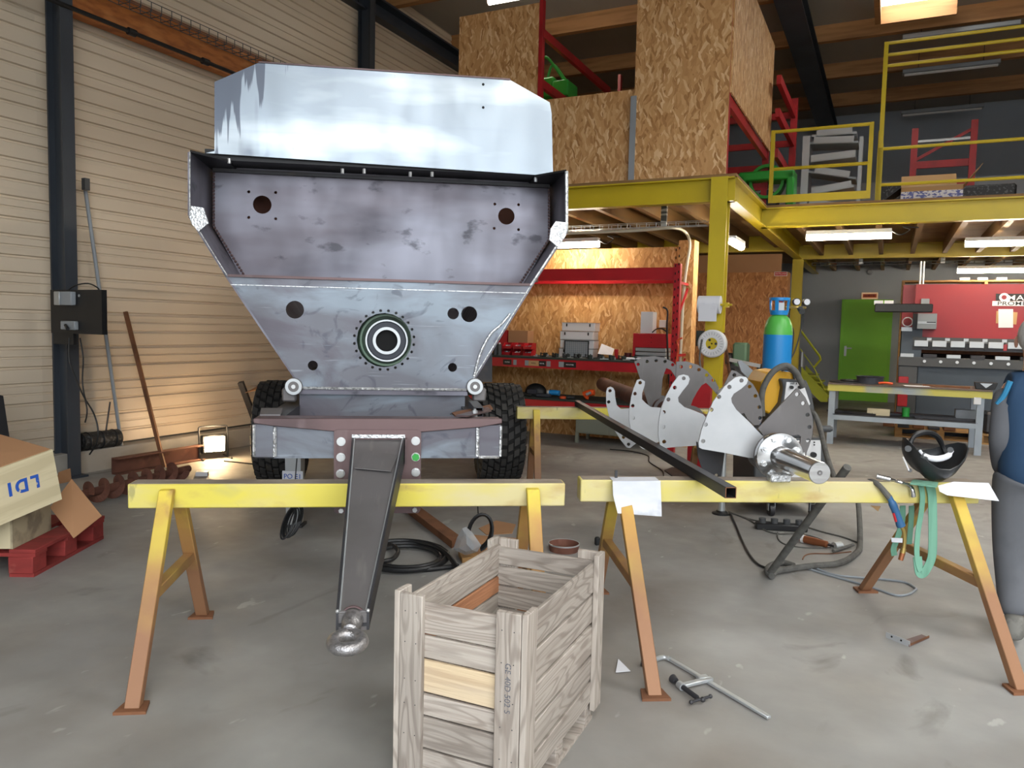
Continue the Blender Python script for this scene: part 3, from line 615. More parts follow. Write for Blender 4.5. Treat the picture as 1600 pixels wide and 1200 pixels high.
def wallq(name, a, b, y0=yb - .0, y1=YE, mat='steelpurple', th=.012):
    a = V((a[0], 0, a[1])); b = V((b[0], 0, b[1])); n = (b - a).cross(V((0, 1, 0))).normalized() * th
    return MB().prism([a + V((0, y0, 0)), b + V((0, y0, 0)), b + V((0, y0, 0)) + n, a + V((0, y0, 0)) + n], (0, y1 - y0, 0)).build(name, M[mat], tr)
c_ = (CL[0], zc_); d_ = (CRR[0], zc_); h1 = (HL[0], zh_); h2 = (HR[0], zh_); t1 = (TL[0], ztp); t2 = (TR[0], ztp); b1 = (BL[0], zb_); b2 = (BR[0], zb_)
for a, b in ((b1, c_), (c_, h1), (h1, t1), (t2, h2), (h2, d_), (d_, b2), (b2, b1)): wallq('side_wall', a, b)
# ground bright edges of the front outline
def strip(name, a, b, r, mat='weld', y=yb - .008): return MB().tube([(a[0], y, a[1]), (b[0], y, b[1])], r, 6).build(name, M[mat], tr)
strip('ground_edge', t2, h2, .010); strip('ground_edge', h2, d_, .008); strip('ground_edge', t1, h1, .004); strip('ground_edge', (b1[0], b1[1] - .0), (b2[0], b2[1]), .008); strip('ground_edge', b2, d_, .004)
strip('ground_edge', h1, c_, .003)
# inner weld beads at the recess
for a, b in ((c_, h1), (h1, t1), (d_, h2), (h2, t2)):
    m = MB(); A, E = V((a[0], yr - .012, a[1])), V((b[0], yr - .012, b[1])); cc_ = V(((A.x > 0) * -.02 + (A.x < 0) * .02, 0, 0)); k = int((E - A).length / .02)
    for i in range(k): m.ball(A.lerp(E, (i + .5) / k) + cc_, .009, 6, 4, (1, 1, 1))
    w_ = m.build('weld_bead', M['steelbrown'], tr); w_['kind'] = 'stuff'
# bright ground gussets at the hips
for pts in (((299, 322), (318, 325), (326, 349), (311, 362), (300, 350), (297, 340)), ((868, 346), (884, 348), (884, 368), (871, 386), (858, 375), (860, 358))):
    q = [P(u, v, yb - .02) for u, v in pts]; plate('corner_gusset', q, [], .02, M['weld'], tr, MX.Translation((0, yb - .02, 0)) @ XZ, bevel=.003)
# upper flap
yf = .95; nf = V((0, -1, .05)); pf = V((0, yf, 2.45))
fp = [T.atp(u, v, pf, nf) for u, v in ((322, 239), (863, 275), (864, 268), (862, 178), (859, 160), (797, 125), (404, 98), (335, 128), (335, 236))]
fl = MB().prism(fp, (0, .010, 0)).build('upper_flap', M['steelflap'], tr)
def drips(m, x0, x1_):   # dried oil runs on the left part of the flap
    nt = m.node_tree; N = nt.nodes; L = nt.links; p = N['Principled BSDF']; src = p.inputs['Base Color'].links[0].from_socket
    tc = N.new('ShaderNodeTexCoord'); sx = N.new('ShaderNodeSeparateXYZ'); L.new(tc.outputs['Object'], sx.inputs[0])
    def mr(o, a, b, c, d): r = N.new('ShaderNodeMapRange'); r.inputs[1].default_value = a; r.inputs[2].default_value = b; r.inputs[3].default_value = c; r.inputs[4].default_value = d; L.new(o, r.inputs[0]); return r.outputs[0]
    mp = N.new('ShaderNodeMapping'); mp.inputs['Scale'].default_value = (17, 1, .9); L.new(tc.outputs['Object'], mp.inputs[0]); n = N.new('ShaderNodeTexNoise'); n.inputs['Scale'].default_value = 1; n.inputs['Detail'].default_value = 3; n.inputs['Distortion'].default_value = .3; L.new(mp.outputs[0], n.inputs[0])
    a = N.new('ShaderNodeMath'); a.operation = 'ADD'; L.new(n.outputs['Fac'], a.inputs[0]); L.new(mr(sx.outputs[0], x0, x1_, .16, -.5), a.inputs[1])
    b = N.new('ShaderNodeMath'); b.operation = 'ADD'; L.new(a.outputs[0], b.inputs[0]); L.new(mr(sx.outputs[2], 2.5, 2.95, -.22, .06), b.inputs[1])
    x = N.new('ShaderNodeMix'); x.data_type = 'RGBA'; x.inputs[7].default_value = lin('454a58'); L.new(mr(b.outputs[0], .54, .57, 0, .8), x.inputs[0]); L.new(src, x.inputs[6]); L.new(x.outputs[2], p.inputs['Base Color'])
drips(M['steelflap'], fp[8].x + .1, fp[8].x + .75)
m = MB().bar(fp[6] + V((0, .0, .003)), fp[5] + V((0, 0, .003)), .012, .008).build('flap_edge', M['steelbrown'], tr)
for u, v in ((755, 132), (755, 168)):
    p = T.atp(u, v, pf, nf); MB().cyl(p + V((0, -.002, 0)), p + V((0, .004, 0)), .008, n=10).build('flap_hole', M['holeblack'], tr)
ZU = T.at(590, 256, 1, yf).z
for x_, sg_ in ((TL[0], 1), (TR[0], -1)): MB().prism([(x_, yb, ztp), (x_ + .15 * sg_, yf - .0, ztp), (x_ + .15 * sg_, yr + .1, ztp), (x_, yr + .1, ztp)], (0, 0, .012)).build('corner_plate', M['steelshade'], tr)
MB().prism([(TL[0] + .02, yf + .03, ztp + .012), (TR[0] - .02, yf + .03, ztp + .012), (TR[0] - .02, yf + .03, fp[1].z + .03), (TL[0] + .02, yf + .03, fp[0].z + .03)], (0, .3, 0)).build('top_frame', M['steelshade'], tr)
MB().bb((TL[0] + .03, yr + .25, ztp - .6), (TR[0] - .03, yr + .26, ztp)).build('hole_backing', M['rust'], tr)  # plate added behind the holes so the inside reads dark
for u, v in ((358, 254), (535, 270), (569, 270), (641, 275), (675, 275), (837, 283)):
    p = T.at(u, v - 2, 1, yf + .02); MB().cyl(p + V((0, 0, -.012)), p + V((0, 0, .016)), .010, n=8).build('stud', M['zinc'], tr)
MB().bb((TL[0] + .02, yr - .04, ZU - .05), (TR[0] - .02, yr, ZU - .03)).build('hinge_bar', M['steeldark'], tr)
wallq('rear_plate', t1, h1, YE, YE + .01)
MB().prism([(b1[0], YE, b1[1]), (b2[0], YE, b2[1]), (d_[0], YE, d_[1]), (h2[0], YE, h2[1]), (t2[0], YE, t2[1]), (t1[0], YE, t1[1]), (h1[0], YE, h1[1]), (c_[0], YE, c_[1])], (0, .012, 0)).build('tailgate', M['steelpurple'], tr)
# bearing in the big hole
br = MB().lathe((cx, yb + .006, cz), (0, 1, 0), [(R1, 0), (R1, .12), (.02, .12), (.02, .13), (R1 + .01, .13), (R1 + .01, 0)], 40, True).build('bearing_housing', M['ringgreen'], tr)
MB().lathe((cx + .01, yb + .035, cz), (0, 1, 0), [(.138, .0), (.150, .0), (.150, .06), (.138, .06)], 40, True).build('green_ring', M['ringgreen'], br)
u_ = dY / FPX
MB().lathe((cx + .012, yb + .055, cz - .004), (0, 1, 0), [(30.5 * u_, 0), (33 * u_, 0), (33 * u_, .05), (30.5 * u_, .05)], 40, True).build('outer_race', M['galv'], br)
MB().lathe((cx + .012, yb + .063, cz - .004), (0, 1, 0), [(21 * u_, .004), (22 * u_, 0), (29 * u_, 0), (30 * u_, .004), (30 * u_, .03), (21 * u_, .03)], 40, True).build('seal', M['ringblue'], br)
MB().lathe((cx + .012, yb + .050, cz - .004), (0, 1, 0), [(17 * u_, 0), (21.5 * u_, 0), (21.5 * u_, .05), (17 * u_, .05)], 40, True).build('inner_race', M['galv'], br)
MB().cyl((cx + .012, yb + .085, cz - .004), (cx + .012, yb + .095, cz - .004), 18 * u_, n=32).build('bore', M['holeblack'], br)
# white spiral cord along the right edge
pts = [T.at(u, v, 1, yb - .02) for u, v in ((741, 588), (748, 560), (757, 538), (768, 520), (780, 510), (792, 497), (797, 490))]
MB().tube(pts, .007, 6, sm=4).build('white_cord', M['weld'], tr)
# lower front panel between the rails
zt_ = T.at(600, 611, 1, yb + .05).z
a = P(468, 640, yb + .06); b = P(726, 640, yb + .06)
MB().bb((a[0], yb + .055, .80), (b[0], yb + .067, b1[1] - .02)).build('lower_front_panel', M['steel'], tr)
MB().bb((a[0] - .01, yb + .0, zb_ - .035), (b[0] + .01, yb + .5, zb_ - .012)).build('floor_flange', M['steelpurple'], tr)
# chassis
zct = T.at(590, 661, 1, 0).z; zcb = T.at(590, 716, 1, 0).z
XL, XR = P(396, 690, 0)[0], P(783, 690, 0)[0]
MB().bb((XL + .09, .0, zcb), (XR - .11, .01, zct)).bb((XL + .09, .01, zcb), (XR - .11, .12, zcb + .01)).build('crossbeam_web', M['steel'], tr)
for x0, x1_ in ((XL, XL + .1), (XR - .115, XR)):
    MB().bb((x0, -.006, zcb), (x1_, .14, zct)).build('crossbeam_end', M['steel'], tr, bevel=.008)
for x in (XL + .004, XR - .004): 
    MB().tube([(x, -.008, zct - .01), (x, -.008, zcb + .01)], .007, 6).build('weld_seam', M['weld'], tr)
for x in (XL + .098, XR - .117): MB().tube([(x, -.008, zct - .02), (x, -.008, zcb + .01)], .009, 6).build('weld_seam', M['weld'], tr)
MB().tube([(XR - .11, -.008, zcb + .006), (XR - .01, -.008, zcb + .006)], .007, 6).build('weld_seam', M['weld'], tr)
fl_ = [T.at(u, v, 1, -.010) for u, v in ((397, 653), (397, 661), (425, 665), (535, 675), (655, 675), (750, 667), (784, 661), (784, 654))]
MB().bb((XL, -.01, zct + .004), (XR, .15, zct + .016)).build('crossbeam_top', M['steelbrown'], tr)
MB().prism(fl_, (0, -.012, 0)).build('crossbeam_flange', M['steelbrown'], tr, bevel=.003)
for u0 in (423, 752):
    x = T.at(u0, 650, 2, zct).x; x = x + (.02 if u0 < 500 else -.02)
    MB().bb((x - .05, .10, zcb), (x + .05, 4.9, zct + .0)).build('chassis_rail', M['steeldark'], tr)
for y in (1.6, 3.0, 4.6): MB().bb((XL + .1, y, zcb + .02), (XR - .1, y + .1, zct - .01)).build('crossmember', M['steeldark'], tr)
for u, v in ((459, 604), (742, 604)):
    p = T.at(u, v, 1, yb - .02); r = 13.0 * dY / FPX; s_ = -1 if u < 500 else 1
    rl_ = MB().cyl(p + V((0, -.01, 0)), p + V((0, .10, 0)), r, n=24).build('hinge_roller', M['steelgrey'], tr)
    MB().lathe(p + V((0, -.014, 0)), (0, 1, 0), [(r * .62, 0), (r * .95, 0), (r * .95, .01), (r * .62, .01)], 24, True).build('roller_ring', M['galv'], rl_)
    MB().cyl(p + V((0, -.02, 0)), p + V((0, 0, 0)), r * .25, n=12).build('roller_pin', M['zinc'], rl_)
    MB().box(p + V((s_ * .03, .05, -.05)), (.08, .05, .08)).build('roller_bracket', M['steelgrey'], tr, bevel=.01)
    MB().cyl(p + V((0, .1, 0)), p + V((0, 1.0, .02)), r * .8, n=16).build('tipping_cylinder', M['steeldark'], tr)
# loose steel bits lying on the crossbeam ends are things of their own
def lay(name, lab, cat, pts, th, mat, z): 
    q = [T.at(u, v, 2, z) for u, v in pts]; m = MB().prism(q, (0, 0, th)); m.v = [T.m @ p for p in m.v]; return tag(m.build(name, M[mat], None), lab, cat)
zz = zct + .012
lay('steel_offcut', 'short grey steel offcut lying on the left end of the trailer crossbeam', 'offcut', ((406, 651), (438, 651), (442, 641), (408, 641)), .012, 'steelgrey', zz)
lay('steel_strip', 'longest rusty strip in the pile on the right end of the trailer crossbeam', 'offcut', ((706, 647), (712, 652), (770, 640), (766, 634)), .008, 'rustbar', zz + .001)
lay('steel_strip', 'short steel strip leaning over the pile on the right end of the trailer crossbeam', 'offcut', ((712, 651), (731, 652), (768, 643), (762, 638)), .008, 'steelbrown', zz + .01)
lay('steel_strip', 'small dark steel piece under the strips on the right end of the trailer crossbeam', 'offcut', ((703, 648), (728, 648), (735, 641), (714, 642)), .006, 'steeldark', zz)
p0, p1_ = T.at(748, 631, 1, .28), T.at(733, 618, 1, .62)
sq = thing('square_tube_offcut', 'short square steel tube lying behind the right end of the trailer crossbeam', 'tube', T.w((p0.x, p0.y, zct + .001)), math.radians(8))
for a, b, c in (((-.025, 0, 0), (-.02, .35, .05), 0), ((.02, 0, 0), (.025, .35, .05), 0), ((-.02, 0, 0), (.02, .35, .005), 0), ((-.02, 0, .045), (.02, .35, .05), 0)): MB().bb(a, b).build('tube_wall', M['steeldark'], sq)
p = T.at(742, 645, 2, zz + .02); m = MB().cyl(p - V((0, 0, .02)), p + V((0, 0, .012)), .014, n=6).cyl(p + V((0, 0, .012)), p + V((0, 0, .02)), .007, n=8)
m.v = [T.m @ q for q in m.v]; tag(m.build('bolt', M['zinc'], None), 'shiny bolt standing among the steel strips on the crossbeam', 'bolt')

# hitch plate and drawbar
yp = -.02
pl = [P(u, v, yp) for u, v in ((522, 674), (526, 671), (654, 671), (658, 675), (657, 796), (653, 801), (526, 801), (522, 797))]
plate('hitch_plate', pl, [], .022, M['steelbrown'], tr, MX.Translation((0, yp, 0)) @ XZ)
bz = yp - .012
for i, (u, v) in enumerate(((533, 690), (532.5, 714.5), (532, 740), (649.5, 689), (649.5, 714), (649.5, 738))):
    x, z = P(u, v, bz); mt = 'green' if i == 4 else 'zinc'
    b_ = MB().cyl((x, bz, z), (x, bz - .014, z), .0185, n=6).build('bolt', M[mt], tr)
    if i == 4: b_['label'] = 'green-painted bolt head'
    MB().cyl((x, bz + .003, z), (x, bz - .003, z), .021, n=18).build('washer', M['zinc'], b_)
for x in (P(533, 796, bz)[0], P(648, 796, bz)[0]): MB().cyl((x, bz, P(590, 797, bz)[1]), (x, bz - .012, P(590, 797, bz)[1]), .012, n=6).build('bolt', M['zinc'], tr)
ya, yz = -.032, -1.34
A1, A2 = V((*P(550, 684, ya), 0)), V((*P(633, 684, ya), 0)); F1, F2 = V((*P(525, 956, yz), 0)), V((*P(577, 955, yz), 0))
zB0 = .845; zF0 = P(550, 985, yz)[1]
zA = (A1.y + A2.y) / 2; zF = (F1.y + F2.y) / 2
def side(xa, xf, s_):
    t_ = .008 * s_; 
    q = [V((xa, ya, zA + .006)), V((xf, yz, zF + .004)), V((xf, yz, zF0)), V((xa, ya, zB0))]
    return MB().prism(q, (t_, 0, 0)).build('drawbar_side', M['steeldark'], tr)
side(A1.x, F1.x, 1); side(A2.x, F2.x, -1)
MB().prism([(A1.x + .008, ya, zA - .008), (A2.x - .008, ya, zA - .008), (F2.x - .008, yz, zF - .006), (F1.x + .008, yz, zF - .006)], (0, 0, -.01)).build('drawbar_top', M['steelgrey'], tr)
MB().prism([(A1.x + .008, ya, zB0 + .006), (A2.x - .008, ya, zB0 + .006), (F2.x - .008, yz, zF0 + .012), (F1.x + .008, yz, zF0 + .012)], (0, 0, .01)).build('drawbar_bottom', M['steeldark'], tr)
MB().bb((F1.x + .006, yz + .003, zF0), (F2.x - .006, yz + .013, zF)).build('drawbar_end', M['steelgrey'], tr)
MB().bb((A1.x, ya - .012, zA - .0), (A2.x + .0, ya, zA + .016)).build('weld_seam', M['weld'], tr)
for a, f in ((A1.x + .012, F1.x + .010), (A2.x - .012, F2.x - .010)):
    MB().tube([(a, ya - .02, zA - .004), (f, yz + .01, zF - .003)], .004, 6).build('weld_seam', M['galv'], tr)
for x in (F1.x + .004, F2.x - .004): MB().ball((x, yz, zF + .002), .006).build('weld_spot', M['weld'], tr)
MB().bb((A2.x, ya - .05, zB0 - .0), (A2.x + .008, ya, zA)).build('gusset', M['steelbrown'], tr)
# thin folded sheet lying on top of the drawbar
def onbar(u, v, dz=0): 
    n = V((0, -(zA - zF), (ya - yz))); n = V((0, n.y, n.z)); 
    return T.atp(u, v, V((0, ya, zA - .002 + dz)), V((0, -(zA - zF) / (ya - yz), 1)))
q = [onbar(u, v, .004) for u, v in ((554, 732), (611, 737), (622, 712), (571, 704))]
m = MB().prism(q, (0, 0, .003)); m.v = [T.m @ p for p in m.v]; tag(m.build('thin_steel_sheet', M['steelgrey'], None), 'small thin steel sheet lying on top of the trailer drawbar', 'sheet')
# towing eye
ec = T.at(543, 1003, 2, zF0 + .008)
ey = MB().torus(ec, (0, -.12, 1), .043, .0195, 36, 14).build('towing_eye', M['castsilver'], tr)
nb = V(((F1.x + F2.x) / 2, yz + .01, zF0 + .035))
MB().tube([nb, nb.lerp(ec, .25), nb.lerp(ec, .5), ec + (nb - ec).normalized() * .045], [.033, .031, .024, .018], 16, sm=3).build('eye_neck', M['castsilver'], ey)
for i in range(3):
    for j in range(3): MB().ball(nb.lerp(ec, .22 + .1 * j) + V((-.012 + .010 * i, -.004, .0245 - .003 * j)), .002, 6, 4).build('stamped_mark', M['castsilver'], ey)
MB().lathe(nb + V((0, -.0, 0)), (0, 1, 0), [(.034, 0), (.038, .0), (.038, .01), (.034, .01)], 24, True).build('collar', M['steelbrown'], tr)

q = [T.at(u, v, 1, 3.0) for u, v in ((700, 520), (769, 530), (769, 597), (700, 597))]
MB().prism(q, (0, .02, 0)).build('mudguard_panel', M['steeldark'], tr)
# wheels
def wheel(x, y, s_):
    R, wd = .475, .42
    wh = MB().lathe((x, y, R), (1, 0, 0), [(.27, -wd * .42), (.40, -wd / 2), (R - .035, -wd * .47), (R - .016, -wd * .38), (R - .012, 0), (R - .016, wd * .38), (R - .035, wd * .47), (.40, wd / 2), (.27, wd * .42)], 48, True).build('tyre', M['rubber'], tr)
    m = MB(); NB = 27
    for k in range(NB):
        for j in range(-3, 4):
            a0 = 2 * math.pi * (k + (.5 if j % 2 else 0)) / NB; xo = j * .058; sl = .35 * (1 if j > 0 else -1 if j < 0 else 0)
            rr = R - .018 - (.012 if abs(j) == 3 else 0)
            rot = MX.Rotation(a0, 3, 'X'); lo = []
            for (dx, dt) in ((-.0235, -.034), (.0235, -.034), (.0235, .034), (-.0235, .034)):
                t = dt + dx * sl * 1.4
                lo.append((dx, t))
            vs = [rot @ V((xo + dx, t, rr + h)) + V((x, y, R)) for h in (0, .022) for dx, t in lo]
            m.add(vs, [(4, 5, 6, 7), (0, 1, 5, 4), (1, 2, 6, 5), (2, 3, 7, 6), (3, 0, 4, 7)])
    for k in range(NB * 1):
        a0 = 2 * math.pi * k / NB; rot = MX.Rotation(a0, 3, 'X')
        for sg_ in (-1, 1):
            vs = [rot @ V((sg_ * dx, dt, r_)) + V((x, y, R)) for dx, dt, r_ in ((.185, -.035, R - .03), (.185, .035, R - .03), (.208, -.035, R - .075), (.208, .035, R - .075), (.198, -.035, R - .02), (.198, .035, R - .02), (.218, -.035, R - .075), (.218, .035, R - .075))]
            m.add(vs, [(4, 5, 7, 6), (0, 1, 5, 4), (0, 4, 6, 2), (1, 3, 7, 5), (2, 6, 7, 3)])
    td = m.build('tread', M['tread'], wh, smooth=False); td['kind'] = 'stuff'
    MB().lathe((x, y, R), (1, 0, 0), [(.275, -wd * .43), (.29, -wd * .43), (.29, wd * .43), (.275, wd * .43), (.26, .05), (.12, .03), (.02, .03), (.02, .0), (.12, 0), (.26, -.02)], 32, True).build('rim', M['steeldark'], wh)
    MB().cyl((x - .1, y, R), (x + .12, y, R), .07, n=20).build('hub', M['steeldark'], wh)
    return wh
yw = 3.75
xr_ = T.at(779, 690, 1, yw).x; xl_ = T.at(441, 690, 1, yw).x
wheel(xr_, yw, 1); wheel(xl_, yw, -1)
MB().bb((xl_ + .1, yw - .05, .42), (xr_ - .1, yw + .05, .53)).build('axle', M['steeldark'], tr)
for x in (XL + .15, XR - .15): MB().bb((x - .03, yw - .3, .5), (x + .03, yw + .3, zcb)).build('spring_pack', M['steeldark'], tr)
MB().bb((XL + .15, 1.4, .35), (XL + .25, 3.1, zcb - .0)).build('mudguard_stay', M['steeldark'], tr) if 0 else None

# ================================================================ SAWHORSES
def sawhorse(lab, o, rz, x0, x1, legx, ztop, spread, hb=.107, wb=.10, feet=None):
    th = thing('sawhorse', lab, 'sawhorse', (o[0], o[1], 0), rz, 'yellow steel sawhorses')
    MB().bb((x0, -wb / 2, ztop - hb), (x1, wb / 2, ztop)).build('beam', M['yellowold'], th, bevel=.006, seg=2)
    MB().bb((x0 + .01, -wb / 2 + .004, ztop), (x1 - .01, wb / 2 - .004, ztop + .0015)).build('worn_top', M['topworn'], th)
    for lx, side_ in zip(legx, (-1, 1)):
        for s_ in (-1, 1):
            top = V((lx[0], s_ * (wb / 2 + .012), ztop - .02)); ft = V((lx[1], s_ * spread, .012))
            m = MB(); d = ft - top; w2, h2 = .045 / 2, .045 / 2
            def ring(c): return [c + V((-w2 * 1.3, -h2, 0)), c + V((w2 * 1.3, -h2, 0)), c + V((w2 * 1.3, h2, 0)), c + V((-w2 * 1.3, h2, 0))]
            m.add(ring(top) + ring(ft), [(0, 1, 2, 3), (7, 6, 5, 4), (0, 4, 5, 1), (1, 5, 6, 2), (2, 6, 7, 3), (3, 7, 4, 0)])
            m.build('leg', LEGM, th, bevel=.003)
            MB().prism([(ft.x - .06, ft.y - .045, 0), (ft.x + .06, ft.y - .045, 0), (ft.x + .045, ft.y + .045, 0), (ft.x - .045, ft.y + .045, 0)], (0, 0, .012)).build('foot_plate', M['rustbar'], th)
        k = .52; ca = V((lx[0] * (1 - k) + lx[1] * k, -(wb / 2 + .012) * (1 - k) - spread * k, (ztop - .02) * (1 - k) + .012 * k))
        cb_ = V((ca.x, -ca.y, ca.z)); MB().bar(ca + V((0, .02, 0)), cb_ - V((0, .02, 0)), .045, .045).build('cross_brace', LEGM, th, bevel=.003)
    return th
# leg paint: yellow above, rusty brown below (a wear line, not shade)
def legmat():
    m = mk('worn_leg_paint', 'd0bb42', [('b98246', (3, 3, 3), .40, .60, .75, 5), ('8a6048', (7, 7, 5), .60, .7, .7, 5)], rough=.6)
    nt = m.node_tree; N = nt.nodes; L = nt.links; p = N['Principled BSDF']; src = p.inputs['Base Color'].links[0].from_socket
    tc = N.new('ShaderNodeTexCoord'); sx = N.new('ShaderNodeSeparateXYZ'); L.new(tc.outputs['Object'], sx.inputs[0])
    n = N.new('ShaderNodeTexNoise'); n.inputs['Scale'].default_value = 6; L.new(tc.outputs['Object'], n.inputs['Vector'])
    a = N.new('ShaderNodeMath'); a.operation = 'MULTIPLY_ADD'; a.inputs[1].default_value = .35; L.new(n.outputs['Fac'], a.inputs[0]); L.new(sx.outputs[2], a.inputs[2])
    r = N.new('ShaderNodeMapRange'); r.inputs[1].default_value = .95; r.inputs[2].default_value = .45; L.new(a.outputs[0], r.inputs[0])
    x = N.new('ShaderNodeMix'); x.data_type = 'RGBA'; x.inputs[7].default_value = lin('8c6446'); L.new(r.outputs[0], x.inputs[0]); L.new(src, x.inputs[6])
    L.new(x.outputs[2], p.inputs['Base Color']); return m
LEGM = legmat()
ZS = .80
def horse(lab, pf, pb, rz, xl, xr, leg1, leg2, ztop):
    a = G(*pf); b = G(*pb); mid = (a + b) / 2; F = Fr((mid.x, mid.y, 0), rz)
    sp_ = abs((F.i @ a).y - (F.i @ b).y) / 2
    x0 = F.at(xl[0], xl[1], 1, -.05).x; x1 = F.at(xr[0], xr[1], 1, -.05).x
    l1 = F.at(leg1[0], leg1[1], 1, -.06).x; l2 = F.at(leg2[0], leg2[1], 1, -.06).x
    f1 = ((F.i @ a).x + (F.i @ b).x) / 2; 
    dx = f1 - l1
    th = sawhorse(lab, (mid.x, mid.y), rz, x0, x1, ((l1, l1 + dx), (l2, l2 - dx)), ztop, sp_)
    return F, th
SH1, _ = horse('worn yellow steel sawhorse on the left, under the trailer drawbar', (215, 1108), (312, 963), math.radians(7), (199, 775), (883, 770), (262, 775), (832, 775), .79)
SH2, _ = horse('worn yellow steel sawhorse on the right, carrying the shaft and the welding mask', (1001, 1088), (948, 925), math.radians(4.5), (907, 772), (1530, 780), (972, 775), (1487, 785), .785)
F = Fr(G(848, 790), math.radians(6))
a = F.at(808, 640, 1, 0)
yy = D(880, 636, 6.95); F3 = Fr((yy.x, yy.y, 0), math.radians(6)); x0 = F3.at(808, 642, 1, -.05).x; l1 = F3.at(838, 650, 1, -.06).x
sawhorse('yellow steel sawhorse at the back beside the right tyre, holding the rusty tube', (yy.x, yy.y), math.radians(6), x0, x0 + 2.0, ((l1, l1 + .0), (x0 + 1.75, x0 + 1.75)), .79, .3)

# ================================================================ SQUARE TUBE AND ROTOR
p0 = G(1142, 770, .79 + .025); p1_ = G(902, 630, .82)
d = (p1_ - p0).normalized(); f = perpframe(p0, d)
tb = thing('square_tube', 'long dark square steel tube lying across the right and back sawhorses', 'tube', m=f.m)
L_ = (p1_ - p0).length; h = .024
for nm, a, b in (('tube_wall', (-h, 0, -h), (-h + .003, L_, h)), ('tube_wall', (h - .003, 0, -h), (h, L_, h)), ('tube_wall', (-h, 0, h - .003), (h, L_, h)), ('tube_wall', (-h, 0, -h), (h, L_, -h + .003))):
    MB().bb(a, b).build(nm, M['steeldark'], tb)
m = MB().bb((-h, -.001, -h), (-h + .003, .0, h)).bb((h - .003, -.001, -h), (h, 0, h)).bb((-h, -.001, h - .003), (h, 0, h)).bb((-h, -.001, -h), (h, 0, -h + .003)).build('cut_end', M['rustbar'], tb)
zx = .885
A = G(1281, 739, zx); E = G(942, 600, zx)
ax = (E - A).normalized(); RF = perpframe(A, ax)
ro = thing('rotor', 'long paddle rotor, curved plates coloured lit and unlit, flanged shaft end on the right sawhorse', 'rotor', m=RF.m)
LT = (E - A).length
MB().lathe((0, 0, 0), (0, 1, 0), [(.001, 0), (.048, 0), (.051, .003), (.051, .30), (.055, .31), (.055, .50)], 32).build('shaft_end', M['chrome'], ro)
MB().lathe((0, 0, 0), (0, 1, 0), [(.004, -.001), (.012, -.0015), (.012, -.0005), (.004, -.0002)], 16, True).build('centre_mark', M['steelgrey'], ro)
yfl = .43
fl_ = MB().lathe((0, yfl, 0), (0, 1, 0), [(.05, -.01), (.07, 0), (.118, 0), (.12, .003), (.12, .028), (.05, .03)], 40).build('flange', M['chrome'], ro)
for k in range(8):
    a = math.radians(22.5 + 45 * k); c = V((.092 * math.cos(a), yfl, .092 * math.sin(a)))
    MB().cyl(c, c + V((0, -.012, 0)), .016, .015, n=6).build('bolt', M['weld'], fl_)
MB().lathe((0, yfl + .03, 0), (0, 1, 0), [(.118, 0), (.118, .02), (.05, .02)], 40).build('counter_flange', M['steelgrey'], ro)
MB().lathe((0, .5, 0), (0, 1, 0), [(.075, 0), (.075, LT - .5)], 32).build('rusty_tube', M['rust'], ro)
def paddle(pts, y, mat, hol=(), th=.01):
    q = [RF.at(u, v, 1, y) for u, v in pts]; hh = []
    for u, v in hol: p = RF.at(u, v, 1, y); hh.append((p.x, p.z - (.014 if v < 590 and y > 2 else 0), .0105 * (1 + .10 * y)))
    o = plate('paddle', [(p.x, p.z) for p in q], hh, th, M[mat], ro, MX.Translation((0, y, 0)) @ XZ); return o
L1 = [(1157, 588), (1149, 589.5), (1139, 597), (1130, 606), (1114, 627), (1104, 650), (1096, 671), (1091, 692), (1092, 699), (1097, 701.5), (1130, 707), (1169, 715), (1190, 716), (1200, 700), (1196, 686), (1188, 678), (1170, 659), (1150, 640), (1143, 629), (1142, 622), (1146, 615), (1158, 607), (1166, 600), (1168.5, 593), (1165, 589)]
L2 = [(1068, 585), (1060, 587), (1050, 600), (1040, 619), (1033, 637), (1029, 658), (1028, 679), (1031, 695), (1037, 700), (1060, 698), (1088, 696), (1110, 690), (1110, 660), (1098, 647), (1083, 641), (1069, 636), (1060, 628), (1059, 621), (1066, 611), (1075, 600), (1077.5, 592), (1075, 587)]
L3 = [(1001, 592), (995, 594), (990, 606), (986, 620), (983, 640), (983, 657), (986, 674), (994, 690), (1002, 700), (1007, 702), (1012, 698), (1030, 690), (1045, 680), (1045, 655), (1032, 637), (1017, 636), (1009, 630), (1003, 624), (1003, 615), (1007, 602), (1007.5, 596)]
L4 = [(954, 604), (949, 606), (947, 612), (947, 630), (951, 648), (960, 672), (970, 688), (979, 699), (984, 700), (992, 694), (1005, 680), (1010, 655), (998, 640), (983, 638), (970, 639), (963.5, 633), (961, 620), (960.5, 611), (958, 606)]
paddle(L1, .55, 'palelate', [(1158, 594.5), (1139, 604.5), (1123, 620), (1111, 640), (1102, 663), (1098, 689)])  # pale colour marks the paddles on the lit side
paddle(L2, 1.15, 'palelate', [(1068, 591), (1054, 605.5), (1044, 624), (1037, 644), (1036, 667), (1037.5, 690)])
paddle(L3, 1.95, 'palelate', [(1000, 598), (992, 615), (988.5, 634), (989, 653)])
paddle(L4, 2.60, 'palelate', [(953, 610.5), (951, 628), (974, 683), (982, 694)])
D1 = [(1244, 607), (1248, 608), (1258, 621), (1264, 634), (1268, 648), (1270, 664), (1268, 682), (1264, 696), (1258, 712), (1250, 722), (1246, 712), (1249, 697), (1251, 682), (1247, 679), (1236, 680), (1220, 700), (1200, 690), (1184, 669)]
